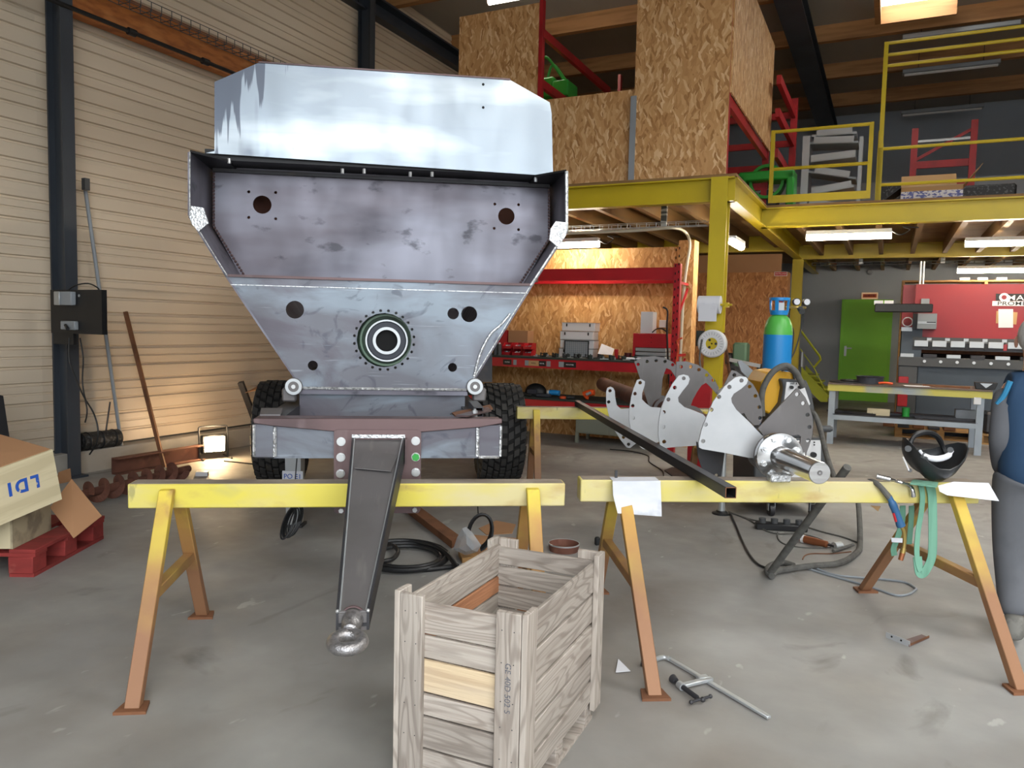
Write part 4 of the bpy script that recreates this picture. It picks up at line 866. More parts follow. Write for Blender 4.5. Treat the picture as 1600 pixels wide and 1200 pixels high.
D2 = [(1143, 578), (1150, 580), (1163, 589), (1176, 600), (1184, 614), (1189, 630), (1191, 645), (1190, 657), (1186, 664), (1178, 664), (1168, 655), (1162, 645), (1150, 650), (1143, 680), (1128, 650), (1120, 612), (1130, 604)]
D3 = [(1056.5, 565), (1072, 564.5), (1090, 570), (1105, 580), (1115, 592), (1123, 606), (1120, 616), (1112, 607), (1103, 598), (1096, 602), (1089, 612), (1082, 625), (1077, 640), (1060, 660), (1045, 650), (1052, 632), (1055, 610)]
D4 = [(991, 565), (1006, 558), (1022, 556), (1040, 560), (1052, 566), (1058, 574), (1056, 590), (1048, 578), (1041, 575), (1038, 582), (1035, 592), (1033, 616), (1032, 640), (1015, 640), (1009, 620), (1000, 592)]
D5 = [(1088, 690), (1132, 704), (1130, 722), (1126, 745), (1121, 752), (1113, 750), (1103, 742), (1095, 728), (1090, 712)]
paddle(D1, .60, 'steelgrey', [(1245, 616), (1254.5, 630), (1261, 648), (1264, 667), (1262, 688), (1256, 710)])  # darker colour stands for the unlit side of the rotor
paddle(D2, 1.42, 'steelgrey', [(1147, 586), (1171, 604), (1180, 618.5), (1186, 636), (1187, 653)])
paddle(D3, 2.1, 'steelgrey', [(1064, 570), (1079, 570), (1092, 574.5), (1104, 583), (1114, 594)])
paddle(D4, 2.75, 'steelgrey', [(997, 566.5), (1011, 562), (1025, 560.5), (1039, 562), (1051, 567)])
paddle(D5, .80, 'steeldark', [(1119, 743)])
for y in (.55, 1.15, 1.95, 2.60, .62, 1.42, 2.1, 2.75): MB().lathe((0, y, 0), (0, 1, 0), [(.074, 0), (.10, .0), (.10, .012), (.074, .012)], 32, True).build('hub_ring', M['steelgrey'], ro)
c = RF.w((0, .30, -.105)); c = V((c.x, c.y, .787))
f = G(1217, 752, .787)
o = MB().prism([(-.055, -.03, 0), (.05, -.03, 0), (.035, .03, 0), (-.05, .03, 0)], (0, 0, .04)).build('support_block', M['weld'], None, m=Fr((f.x, f.y, .7865), .1).m, bevel=.006)
tag(o, 'bright ground steel block wedging the shaft on the right sawhorse', 'block')

# ================================================================ CRATE
pn = G(825, 966, .66); C0 = V((0.0, 2.625, 0)); CF = Fr((0.005, 2.63, 0), math.radians(-24.4))
ct = thing('wooden_crate', 'weathered grey wooden plank crate standing in the foreground', 'crate', (0.005, 2.63, 0), math.radians(-24.4))
WX, WY, TH = .205, .345, .014
_pl = {}
def plank(L_, h, th, mat, m, name='plank'):
    k = (round(L_, 3), round(h, 3), round(th, 3))
    if k not in _pl: _pl[k] = MB().box((0, 0, 0), (L_, th, h))
    o = _pl[k].build(name, M[mat], ct, m=m, bevel=.002); return o
def RZ(a): return MX.Rotation(math.radians(a), 4, 'Z')
fh = [.108, .079, .112, .075, .108, .09]; mats = ['wood', 'wood', 'woodyellow', 'wood', 'wood', 'wood']
def wallp(hs_, side_, ztop, mats_):
    z = ztop
    for h, mt in zip(hs_, mats_):
        zc = z - h / 2; jig = random.uniform(-.002, .002); tl = random.uniform(-.25, .25)
        t_ = MX.Rotation(math.radians(tl), 4, 'Y')
        if side_ == 'f': mm = MX.Translation((0, -WY + jig, zc)) @ t_; L_ = 2 * WX
        if side_ == 'b': mm = MX.Translation((0, WY + jig, zc)) @ t_; L_ = 2 * WX
        if side_ == 'r': mm = MX.Translation((WX + jig, 0, zc)) @ RZ(90) @ t_; L_ = 2 * WY + TH
        if side_ == 'l': mm = MX.Translation((-WX + jig, 0, zc)) @ RZ(90) @ t_; L_ = 2 * WY + TH
        plank(L_, h - (.012 if side_ == 'r' else .008), TH, mt, mm); z -= h
wallp(fh, 'f', .635, mats); wallp([.125, .115, .12, .10, .09], 'r', .635, ['wood'] * 5)
wallp([.078, .082, .09, .12, .1, .1], 'b', .628, ['wood', 'wood', 'wood', 'wood', 'wood', 'wood']); wallp([.13, .07, .09, .1, .1, .08], 'l', .635, ['wood', 'woodorange', 'wood', 'wood', 'wood', 'wood'])
for sx_ in (-1, 1):
    for sy_ in (-1, 1):
        up = .655
        mm = MX.Translation((sx_ * (WX - .036), sy_ * (WY + .017), (.06 + up) / 2)) @ MX.Rotation(math.radians(90), 4, 'Y')
        o1 = plank(up - .06, .082, .020, 'wood', mm, 'corner_board')
        mm = MX.Translation((sx_ * (WX + .017), sy_ * (WY - .012), (.06 + up + .004) / 2)) @ RZ(90) @ MX.Rotation(math.radians(90), 4, 'Y')
        plank(up - .056, .075, .020, 'wood', mm, 'corner_board')
# stamped lettering on the near corner board
M['stamp'] = mk('stamp_ink', '4c4f5a', [('8f8a86', (300, 300, 300), .45, .6, .7)], rough=.9)
text('stamped_text', 'GE 40D 502 S', .027, M['stamp'], ct, MX.Translation((WX - .034, -WY - .0285, .425)) @ XZ @ MX.Rotation(math.radians(-90), 4, 'Z'), ext=.0004, sx=1.0)
for i, y in enumerate((-WY + .04, 0, WY - .04)): MB().bb((-WX, y - .035, .012), (WX, y + .035, .075)).build('pallet_block', M['wood'], ct, bevel=.002)
for x in (-WX + .04, 0, WX - .04): MB().bb((x - .04, -WY - .01, .0), (x + .04, WY + .01, .014)).build('skid_board', M['wood'], ct)
for k in range(5): MB().bb((-WX, -WY + .02 + k * .135, .078), (WX, -WY + .14 + k * .135, .092)).build('bottom_board', M['wood'], ct)
for sy_ in (-1,):
    for sx_ in (-1, 1):
        for zz in (.6, .5, .38, .3, .2):
            for dx in (-.02, .02):
                x = sx_ * (WX - .036) + dx; MB().cyl((x, -WY - .028, zz), (x, -WY - .026, zz), .002, n=6).build('nail', M['steeldark'], ct)
# ================================================================ RED WORKBENCH AND WHAT IS ON IT
TBN = 9.35
def bz_(u, v, t=TBN): return B.at(u, v, 1, t)
zt1 = bz_(995, 567).z; zl1 = bz_(995, 582).z; xr1 = bz_(1056, 500).x; z2 = bz_(840, 624).z
wbn = thing('workbench', 'red steel rack workbench with two shelves against the chipboard wall', 'workbench', B.w((xr1 - 1.5, TBN, 0)), BROT)
ztb0, ztb1 = bz_(950, 438).z, bz_(950, 419).z
def bw(n, a, b, mt='red', bevel=0): return boxB(n, a, b, M[mt], wbn, bevel)
bw('top_beam', (-6.6, TBN, ztb0), (xr1 - .03, TBN + .04, ztb1)); bw('top_beam', (-6.6, 10.0, ztb0), (xr1 - .03, 10.04, ztb1))
ztu = bz_(1056, 412).z
for y_ in (TBN, 9.98):
    for x_ in (xr1, -6.65):
        up_ = bw('upright', (x_ - .04, y_ - .03, 0), (x_ + .04, y_ + .05, ztu))
m = MB()
for k in range(24):
    for dx in (-.02, .02): m.box((xr1 + dx, TBN - .031, .3 + k * .095 + (.02 if dx > 0 else 0)), (.012, .004, .03))
m.v = [B.m @ p for p in m.v]; o = m.build('upright_slots', M['holeblack'], wbn, world=True); o['kind'] = 'stuff'
m = MB()
for k in range(5): m.bar((xr1, TBN + .05, .3 + k * .45), (xr1, 9.98, .3 + (k + 1) * .45 if k % 2 else .3 + k * .45), .02, .03)
m.v = [B.m @ p for p in m.v]; m.build('brace', M['red'], wbn, world=True)
bw('front_beam', (-6.6, TBN - .03, zl1), (xr1 - .04, TBN + .01, zt1)); bw('shelf_board', (-6.6, TBN - .04, zt1), (xr1 - .04, 10.05, zt1 + .025), 'mat')
bw('front_beam', (-6.6, TBN - .03, z2 - .12), (xr1 - .04, TBN + .01, z2)); bw('shelf_board', (-6.6, TBN - .04, z2), (xr1 - .04, 10.05, z2 + .025), 'mat')
for u0, u1, mt, tx in ((786, 799, 'black', 'OUTILS'), (802, 807, 'grey', None), (820, 826, 'grey', None), (825, 842, 'cardlight', 'TOOLS'), (841, 853, 'black', 'METAL'), (854, 860, 'grey', None), (873, 881, 'grey', None), (881, 900, 'black', 'INDUSTRIE')):
    a = bz_(u0, 565, TBN - .035); b = bz_(u1, 565, TBN - .035); zc2 = (zt1 + zl1) / 2
    o = boxB('sticker', (a.x, TBN - .034, zc2 - .035), (b.x, TBN - .0305, zc2 + .035), M[mt], wbn)
    if tx: text('sticker_lettering', tx, .022, M['white' if mt == 'black' else 'black'], wbn, FR[wbn.name].i @ B.m @ MX.Translation(((a.x + b.x) / 2, TBN - .036, zc2)) @ XZ)
Z1 = zt1 + .026; Z2 = z2 + .026
def on(u, t, z): return B.at(u, 560, 1, t).x
def it(name, lab, cat, u, t, z, rz=0, group=None):
    p = B.w((on(u, t, z), t, z)); return thing(name, lab, cat, p, BROT + math.radians(rz), group)
def bin_(u, z, lab, w=.125):
    th = it('parts_bin', lab, 'bin', u, 9.55, z, 0, 'red parts bins'); h = .085; w /= 2; m = MB()
    m.bb((-w, 0, 0), (w, .17, .004)).bb((-w, .166, 0), (w, .17, h)).prism([(-w, 0, 0), (-w, .17, 0), (-w, .17, h), (-w, .05, h), (-w, 0, h * .45)], (.004, 0, 0)).prism([(w - .004, 0, 0), (w - .004, .17, 0), (w - .004, .17, h), (w - .004, .05, h), (w - .004, 0, h * .45)], (.004, 0, 0)).prism([(-w, 0, 0), (w, 0, 0), (w, 0, h * .45), (-w, 0, h * .45)], (0, .004, 0))
    m.build('shell', M['red'], th)
    m = MB(); rr = random.Random(int(u))
    for k in range(12): m.box((rr.uniform(-w * .7, w * .7), rr.uniform(.03, .14), .03 + rr.uniform(0, .02)), (.02, .012, .012), MX.Rotation(rr.uniform(0, 3), 3, 'Z'))
    o = m.build('small_parts', M['galv'], th); o['kind'] = 'stuff'
for u, k, lab in ((790, 0, 'red parts bin at the lower left of the bin stack on the workbench'), (806, 0, 'red parts bin in the lower middle of the bin stack'), (823, 0, 'red parts bin at the lower right of the bin stack'), (791, 1, 'red parts bin at the upper left of the bin stack'), (823, 1, 'red parts bin at the upper right, holding white pieces'), (807, 1, 'red parts bin in the upper middle of the bin stack')):
    bin_(u, Z1 + k * .088, lab)
tB('brown cardboard box behind the red parts bins', 'cardboard_box', (on(796, 9.85, 0), 9.8, Z1), (on(826, 9.85, 0), 10.0, Z1 + .34), M['cardboard'], 'box')
tB('red box standing behind the parts bins, left of the brown one', 'storage_box', (on(778, 9.85, 0), 9.8, Z1), (on(794, 9.85, 0), 10.0, Z1 + .34), M['red'], 'box')
for k, u in enumerate((774, 780)): 
    th = it('spray_can', ['leftmost dark can beside the red bins', 'dark can nearest the red bins'][k], 'can', u, 9.5, Z1); MB().cyl((0, 0, 0), (0, 0, .15), .03).build('can_body', M['darkgrey'], th); MB().cyl((0, 0, .15), (0, 0, .17), .015).build('cap', M['white'], th)
for k in range(4):
    z = Z1 + k * .118; off = [0, .01, .0, .02][k]
    a = on(873 + k * .5, 9.8, 0) + off; b = on(926, 9.8, 0) + off
    th = thing('organizer_case', ['bottom clear organizer case of the stack', 'second clear organizer case from the bottom of the stack', 'third clear organizer case from the bottom of the stack', 'topmost clear organizer case of the stack'][k] + ' on the workbench', 'case', B.w(((a + b) / 2, 9.8, z)), BROT, 'organizer cases'); w2 = (b - a) / 2
    MB().bb((-w2, 0, 0), (w2, .2, .11)).build('case_body', M['white'], th, bevel=.006); MB().bb((-w2 - .004, -.003, .108), (w2 + .004, .203, .114)).build('lid', M['grey'], th)
    for x in (-w2 * .7, w2 * .7): MB().bb((x - .008, -.008, .06), (x + .008, 0, .1)).build('latch', M['black'], th)
th = it('mesh_screen', 'black-framed grey lattice screen leaning against the organizer cases', 'screen', 900, 9.7, Z1)
w2 = (on(919, 9.7, 0) - on(881, 9.7, 0)) / 2; hh = .225
for a, b in (((-w2, 0, 0), (-w2 + .012, .012, hh)), ((w2 - .012, 0, 0), (w2, .012, hh)), ((-w2, 0, hh - .012), (w2, .012, hh)), ((-w2, 0, 0), (w2, .012, .012))): MB().bb(a, b).build('frame_bar', M['black'], th)
MB().bb((-w2, .006, 0), (w2, .01, hh)).build('back_sheet', M['grey'], th)
m = MB()
for k in range(12): m.bb((-w2 + k * w2 / 6, .003, 0), (-w2 + k * w2 / 6 + .003, .006, hh))
for k in range(9): m.bb((-w2, .002, k * hh / 9), (w2, .005, k * hh / 9 + .003))
m.build('lattice', M['galv'], th)['kind'] = 'stuff'
# small tools heaped along the shelf, each one an item
rr = random.Random(5)
kinds = ['socket', 'wrench', 'drill_bit', 'small_clamp', 'bolt_tin']
desc = {'socket': 'small steel socket', 'wrench': 'small steel ring wrench', 'drill_bit': 'short dark drill bit', 'small_clamp': 'little black screw clamp', 'bolt_tin': 'small dark green tin'}
spots = ['at the tool heap end nearest the red bins', 'in the tool heap between the red bins and the clear cases', 'in the tool heap just left of the clear organizer cases', 'in front of the left half of the clear cases', 'in front of the grey lattice screen', 'in front of the right half of the clear cases', 'just left of the propped white paper', 'in front of the propped white paper', 'beside the small red plastic stand', 'left of the white rag on the workbench']
for k in range(46):
    u = 838 + k * 3.5; t = rr.uniform(9.36, 9.6); r_ = rr.uniform(-60, 60); kd = kinds[k % 5]
    lab = desc[kd] + ' ' + spots[min(9, k // 5)]
    z = Z1; m = MB()
    if kd == 'socket': m.lathe((0, 0, 0), (0, 0, 1), [(.012, 0), (.014, .03), (.01, .03), (.008, .01)], 10)
    if kd == 'wrench': m.bar((-.06, 0, .006), (.06, 0, .006), .012, .008).lathe((.07, 0, .002), (0, 0, 1), [(.009, 0), (.016, 0), (.016, .01), (.009, .01)], 10, True).box((-.068, .008, .006), (.02, .008, .009)).box((-.068, -.008, .006), (.02, .008, .009))
    if kd == 'drill_bit': m.cyl((-.05, 0, .008), (.05, 0, .008), .006, .006, 8).cyl((.05, 0, .008), (.065, 0, .008), .006, .0005, 8)
    if kd == 'small_clamp': m.bb((-.04, -.01, 0), (.04, .01, .012)).bb((-.04, -.01, 0), (-.028, .01, .06)).bb((.028, -.01, 0), (.04, .01, .06)).cyl((-.028, 0, .045), (.02, 0, .045), .005, n=8)
    if kd == 'bolt_tin': m.lathe((0, 0, 0), (0, 0, 1), [(.03, 0), (.032, .05), (.028, .05), (.026, .006)], 14)
    o = m.build(kd, M[['galv', 'galv', 'steeldark', 'black', 'mat'][k % 5]], None, m=Fr(B.w((on(u, t, z), t, z)), BROT + math.radians(r_)).m); tag(o, lab, kd.replace('_', ' '), kd.replace('_', ' ') + ' pieces on the workbench shelf')
p = [B.w(B.at(u, v, 1, t)) for u, v, t in ((934, 553, 9.62), (957, 555, 9.62), (960, 545, 9.8), (940, 537, 9.82))]
tag(MB().sheet(*p).build('paper_sheet', M['paper'], None), 'white paper sheet propped on the workbench shelf beside the organizer cases', 'paper')
th = it('red_stand', 'small red plastic stand on the workbench shelf right of the paper', 'stand', 963, 9.5, Z1); MB().bb((-.03, 0, 0), (.07, .06, .02)).bb((-.03, 0, 0), (.01, .05, .13)).build('stand_body', M['red'], th, bevel=.004)
th = it('cup', 'dark red cup on the workbench shelf left of the red toolbox', 'cup', 981, 9.55, Z1); MB().lathe((0, 0, 0), (0, 0, 1), [(.04, 0), (.048, .09), (.042, .09), (.036, .008)], 18).build('cup_body', mk('cup_dark_red', '4e1418', rough=.3), th)
th = it('rag', 'crumpled white rag on the workbench shelf before the red toolbox', 'rag', 990, 9.42, Z1); m = MB()
for k in range(7): m.ball((rr.uniform(-.07, .07), rr.uniform(-.03, .03), .02), .035, 8, 5, (1.2, .8, .6))
m.build('rag_cloth', M['paper'], th)
a, b = on(988, 9.55, 0), on(1041, 9.55, 0)
th = thing('red_toolbox', 'red steel toolbox with grey drawers on the workbench, under the white box', 'toolbox', B.w(((a + b) / 2, 9.55, Z1)), BROT); w2 = (b - a) / 2; ht = bz_(1010, 521, 9.55).z - Z1
MB().bb((-w2, 0, ht * .48), (w2, .35, ht)).bb((-w2, 0, 0), (-w2 + .03, .35, ht * .5)).build('case_body', M['red'], th, bevel=.004)
for k in range(3): MB().bb((-w2 + .04, -.01, .01 + k * ht * .155), (w2 - .01, .33, .01 + (k + .82) * ht * .155)).build('drawer', M['galv'], th, bevel=.004)
MB().cyl((.02, -.004, ht * .68), (.02, .0, ht * .68), .006).build('lock', M['black'], th); MB().cyl((.02, -.004, ht * .85), (.02, .0, ht * .85), .006).build('lock', M['black'], th)
a2_, b2_ = on(999, 9.6, 0), on(1018, 9.6, 0)
tB('tall white box standing on the red toolbox', 'white_box', (a2_, 9.6, Z1 + ht), (b2_, 9.78, bz_(1010, 487, 9.6).z), M['white'], 'box', bevel=.004)
p = B.at(1036, 506, 1, 10.08); tB('small white switch box on the chipboard wall beside the red upright', 'switch_box', (p.x - .045, 10.05, p.z - .05), (p.x + .045, 10.098, p.z + .05), M['white'], 'switch', bevel=.004)
pts = [B.w(B.at(u, v, 1, 9.5)) for u, v in ((1036, 480), (1043, 486), (1042, 510), (1043, 540), (1044, 575), (1046, 600))]
tag(MB().tube(pts, .012, sm=4).build('black_hose', M['hose'], None), 'black hose hanging beside the red upright of the workbench', 'hose')
pts = [B.w(B.at(u, v, 1, 9.52)) for u, v in ((1019, 519.5), (1026, 514), (1035, 514), (1042, 519))]
tag(MB().tube(pts, .008, sm=4).build('black_cable', M['hose'], None), 'short black cable looping on top of the red toolbox', 'cable')
pts = [B.w(B.at(u, v, 1, 9.1)) for u, v in ((1066, 528), (1058, 533), (1060, 545), (1056, 570), (1058, 590))]
m = MB().tube(pts, .01, sm=4); tag(m.build('orange_strap', M['orange'], None), 'orange strap hooked on the cream cable beside the red upright', 'strap')
# lower shelf
def loaf(th, part, mt, pts, r): MB().tube(pts, r, 12, sm=3).build(part, M[mt], th)
th = it('welding_mask', 'black welding mask lying on the lower workbench shelf', 'mask', 834, 9.5, Z2)
MB().ball((0, .1, .04), .13, 18, 10, (1.25, .8, 1.0)).build('shell', M['black'], th); MB().tube([(-.16, .05, .02), (0, -.0, .03), (.17, .05, .02)], .01, sm=5).build('head_band', M['darkgrey'], th)
MB().bb((-.08, -.02, .03), (.05, .01, .09)).build('visor', M['ringblue'], th, bevel=.005)
th = it('angle_grinder', 'blue and black angle grinder on the lower workbench shelf', 'grinder', 866, 9.5, Z2)
loaf(th, 'grinder_body', 'blue', [(-.06, .02, .06), (0, .02, .065), (.08, .02, .06)], .036); MB().cyl((-.08, .02, .09), (-.08, .02, .03), .03).build('gear_head', M['galv'], th); MB().cyl((-.08, .02, .022), (-.08, .02, .028), .055).build('disc', M['darkgrey'], th)
th = it('orange_disc', 'flat orange disc on the lower workbench shelf', 'disc', 882, 9.45, Z2); MB().lathe((0, 0, 0), (0, 0, 1), [(.02, 0), (.055, 0), (.055, .025), (.02, .03)], 24, True).build('disc_body', M['orange'], th)
th = it('orange_tool', 'orange power tool with silver parts on the lower workbench shelf', 'power tool', 920, 9.5, Z2)
loaf(th, 'tool_body', 'orange', [(-.05, 0, .06), (.02, 0, .09), (.09, .0, .1)], [.045, .045, .04]); MB().tube([(-.02, 0, .07), (-.01, -.02, .03), (.02, -.02, .02)], .02, sm=3).build('handle', M['orange'], th); MB().cyl((.0, -.05, .07), (.06, -.04, .1), .02).build('collar', M['galv'], th)
for k, (u, lab, mt, dd) in enumerate(((818, 'dark tool case at the left end of the lower workbench shelf', 'black', (.13, .1, .035)), (850, 'blue-grey tool roll on the lower workbench shelf', 'ringblue', (.1, .08, .045)), (893, 'dark pouch between the orange tools on the lower shelf', 'clutter', (.06, .06, .04)))):
    th = it('tool_case', lab, 'case', u, 9.42, Z2, k * 9); MB().bb((-dd[0], 0, 0), (dd[0], dd[1], dd[2])).build('case_body', M[mt], th, bevel=.01); MB().tube([(-.03, -.005, dd[2] / 2), (-.02, -.02, dd[2] / 2), (.02, -.02, dd[2] / 2), (.03, -.005, dd[2] / 2)], .004, sm=3).build('handle', M['darkgrey'], th)
a, b = B.at(899, 670, 1, 9.45), B.at(1010, 670, 1, 9.45)
th = thing('grey_cabinet', 'low grey metal cabinet on feet under the red workbench', 'cabinet', B.w(((a.x + b.x) / 2, 9.45, 0)), BROT); w2 = (b.x - a.x) / 2; zt_ = B.at(940, 648, 1, 9.45).z
MB().bb((-w2, 0, .13), (w2, .45, z2 - .14)).build('cabinet_body', M['cabgrey'], th, bevel=.005)
for x in (-w2 + .02, w2 - .02): 
    for y in (0, .41): MB().bb((x - .02, y, 0), (x + .02, y + .04, .13)).build('foot', M['cabgrey'], th)
for x in (-w2 / 2, w2 / 2): MB().bb((x - w2 / 2 + .01, -.008, .15), (x + w2 / 2 - .01, 0, z2 - .16)).build('door', M['cabgrey'], th, bevel=.002)

# ================================================================ ON AND AROUND THE YELLOW POST
pt = T0 - .11
a = B.at(1092, 476, 1, pt - .06); b = B.at(1126, 479, 1, pt - .06); 
th = thing('paper_roll', 'white paper roll on a holder fixed to the tall yellow post', 'paper roll', B.w((a.x, pt - .06, a.z)), BROT); w2 = b.x - a.x
MB().lathe((0, 0, 0), (1, 0, 0), [(.03, 0), (.095, 0), (.095, w2), (.03, w2)], 32, True).build('roll', M['paper'], th)
MB().bb((.02, -.098, -.18), (w2 - .02, -.095, 0)).build('hanging_sheet', M['paper'], th)
MB().cyl((-.02, 0, 0), (w2 + .12, 0, 0), .012).box((w2 + .06, .04, 0), (.03, .12, .05)).build('holder', M['yellow'], th)
c = B.at(1112, 537, 1, pt - .12)
th = thing('wire_spool', 'round white welding wire spool hung on the tall yellow post', 'spool', B.w((c.x, pt - .12, c.z)), BROT); R_ = 22 * 8.2 / 1200
MB().lathe((0, 0, 0), (0, 1, 0), [(R_ * .42, -.01), (R_ * .9, -.014), (R_, 0), (R_, .09), (R_ * .42, .1)], 40, True).build('spool_rim', M['white'], th)
MB().lathe((0, -.004, 0), (0, 1, 0), [(.01, 0), (R_ * .42, 0), (R_ * .42, .02), (.01, .02)], 32, True).build('spool_hub', M['yellow'], th)
for k in range(24):
    a_ = math.pi * 2 * k / 24; r0, r1 = R_ * .62, R_ * .82; MB().bar((r0 * math.cos(a_), -.0155, r0 * math.sin(a_)), (r1 * math.cos(a_), -.0155, r1 * math.sin(a_)), .004, .004, (0, 1, 0)).build('slot', M['grey'], th)
for k in range(3): a_ = 2 * math.pi * k / 3; MB().cyl((.045 * math.cos(a_), -.008, .045 * math.sin(a_)), (.045 * math.cos(a_), .0, .045 * math.sin(a_)), .014, n=10).build('hub_hole', M['steeldark'], th)
MB().bb((-.03, .1, -.03), (.03, .14, .03)).build('hanger', M['steeldark'], th)
c = B.at(1098, 521, 1, pt); tB('small dark green box on the yellow post behind the wire spool', 'junction_box', (c.x - .07, pt - .0, c.z - .14), (c.x - .0, pt + .08, c.z + .03), M['mat'], 'box', bevel=.004)
pts = [B.w(B.at(u, v, 1, 8.3)) for u, v in ((1097, 530), (1093, 560), (1097, 590), (1094, 610))]; tag(MB().tube(pts, .01, sm=4).build('grey_cable', M['hosegrey'], None), 'grey cable hanging left of the wire spool', 'cable')
a, b = B.at(1131, 522, 1, 8.0), B.at(1141, 605, 1, 7.9); b.z = .0; b = B.at(1152, 640, 1, 7.6)
def lean(name, lab, cat, A_, B_, r, mt, sq=False):
    A_, B_ = V(A_), V(B_); f = perpframe(B_, A_ - B_, (0, 1, 0)) ; L_ = (A_ - B_).length; th = MB()
    if sq: th.bb((-r, 0, -r), (r, L_, r))
    else: th.cyl((0, 0, 0), (0, L_, 0), r, n=12)
    return tag(th.build(name, M[mt], None, m=f.m), lab, cat)
gb = G(1152, 668, 0); lean('wooden_lath', 'thin brown lath leaning against the yellow post right of the spool', 'lath', B.w(B.at(1131, 522, 1, T0 - .12)), gb, .018, 'rustbar')
c = B.at(1154, 550, 1, 12.0); th = thing('bench_grinder', 'green machine far behind the yellow post in front of the reddish partition', 'machine', B.w((c.x, 12.0, 0)), BROT)
MB().bb((-.12, 0, 0), (.12, .3, .95)).build('pedestal', M['darkgrey'], th, bevel=.01); MB().bb((-.09, -.02, .95), (.12, .3, 1.35)).build('motor_housing', mk('dull_machine_green', '54705a', rough=.5), th, bevel=.03); MB().cyl((-.2, .1, 1.1), (-.1, .1, 1.1), .09).build('wheel', M['steeldark'], th)
for k, (a_, b_) in enumerate((((1140, 562), (1188, 572)), ((1142, 572), (1190, 588)))):
    A_, B_ = B.w(B.at(*a_, 1, 11.2)), B.w(B.at(*b_, 1, 11.2)); tag(MB().bar(A_, B_, .03, .05).build('stored_bar', M['steeldark' if k else 'galv'], None), ['pale long bar stored on the stand behind the gas cylinder', 'dark long bar stored on the stand, below the pale one'][k], 'bar')
for k, u in enumerate((1144, 1186)):
    c = B.at(u, 580, 1, 11.25); tB(['dark stand post behind the yellow post carrying bars', 'dark stand post behind the gas cylinder carrying bars'][k], 'stand_post', (c.x - .03, 11.22, 0), (c.x + .03, 11.3, c.z + .1), M['steeldark'], 'stand')
pp_ = [(1153, 565), (1158, 563), (1196, 595), (1198, 612), (1190, 612), (1158, 580)]
q = [D(u, v, 6.9) for u, v in pp_]; tag(MB().prism(q, (0, .03, 0)).build('blue_grey_panel', M['grey'], None), 'blue-grey sloping metal panel behind the dark paddles', 'panel')
tB('red metal trestle partly hidden behind the dark paddles', 'red_trestle', (B.at(1080, 600, 1, 8.0).x, 7.95, 0), (B.at(1112, 600, 1, 8.0).x, 8.05, B.at(1100, 592, 1, 8.0).z), M['red'], 'trestle')

# ================================================================ GAS CYLINDER AND WELDER
yc = 6.95; c = D(1212, 600, yc); RC = 21.5 * yc / FPX
gc = thing('gas_cylinder', 'tall gas cylinder, blue with a green shoulder and blue valve guard', 'gas cylinder', (c.x, c.y, .12))
def zc(v): return D(1212, v, yc).z - .12
MB().lathe((0, 0, 0), (0, 0, 1), [(RC * .9, 0), (RC, .03), (RC, zc(523))], 40).build('body', M['blue'], gc)
sh = [(RC, zc(523)), (RC * .985, zc(516)), (RC * .93, zc(508)), (RC * .82, zc(501)), (RC * .68, zc(496)), (RC * .5, zc(493)), (.05, zc(490))]
MB().lathe((0, 0, 0), (0, 0, 1), sh, 40).build('shoulder', M['lgreen'], gc)
zg0, zg1 = zc(492), zc(465); m = MB()
m.lathe((0, 0, 0), (0, 0, 1), [(.065, zg0), (.075, zg0), (.08, zg0 + .04), (.07, zg0 + .04)], 24, True).lathe((0, 0, 0), (0, 0, 1), [(.07, zg1 - .02), (.09, zg1 - .025), (.09, zg1), (.07, zg1)], 24, True)
for k in range(4):
    a_ = math.radians(45 + 90 * k + 10); m.bar((.073 * math.cos(a_), .073 * math.sin(a_), zg0 + .02), (.081 * math.cos(a_), .081 * math.sin(a_), zg1 - .01), .03, .014, (math.cos(a_), math.sin(a_), 0))
m.build('valve_guard', M['blue'], gc)
MB().cyl((0, 0, zg0), (0, 0, zg1 - .05), .022, n=12).box((0, -.02, zg0 + .07), (.06, .04, .08)).build('valve', M['galv'], gc)
MB().cyl((0, 0, zg1 - .05), (0, 0, zg1 - .03), .03, n=12).build('valve_knob', M['red'], gc)
rg = MB().tube([(.02, 0, zg0 + .07), (.14, 0, zg0 + .07), (.24, 0, zg0 + .07)], .01).build('regulator', M['brass'], gc)
for x, s_ in ((.14, 1), (.23, 1)):
    MB().cyl((x, -.01, zg0 + .12), (x, -.045, zg0 + .12), .033, n=20).build('gauge', M['black'], rg); MB().cyl((x, -.046, zg0 + .12), (x, -.047, zg0 + .12), .027, n=20).build('gauge_face', M['paper'], rg)
MB().cyl((.18, -.02, zg0 + .06), (.18, -.07, zg0 + .03), .026, n=14).build('knob', M['darkgrey'], rg)
pts = [D(u, v, 6.9) for u, v in ((1246, 482), (1255, 490), (1253, 510), (1243, 545), (1232, 570), (1226, 590))]
tag(MB().tube(pts, .006, sm=4).build('gas_hose', M['hose'], None), 'thin black gas hose running from the regulator down to the welder', 'hose')
tag(MB().tube([D(u, v, 6.98) for u, v in ((1235, 478), (1233, 500), (1240, 520), (1236, 560))], .006, sm=4).build('gas_hose', M['hose'], None), 'thin gas hose hanging straight down behind the regulator', 'hose')
yw_ = 6.2; c = D(1238, 700, yw_)
wd = thing('welding_machine', 'yellow and grey welding machine with white control panels, standing on castors', 'welder', (c.x, c.y, 0))
FW = FR[wd.name]
def wp(u, v, y): p = D(u, v, y); return FW.i @ p
def wq(name, pts, y, dep, mt, bevel=0):
    return MB().prism([wp(u, v, y) for u, v in pts], (0, dep, 0)).build(name, M[mt], wd, bevel=bevel)
wq('power_source', [(1180, 684), (1290, 684), (1294, 700), (1292, 786), (1178, 786)], yw_, .62, 'darkgrey', .01)
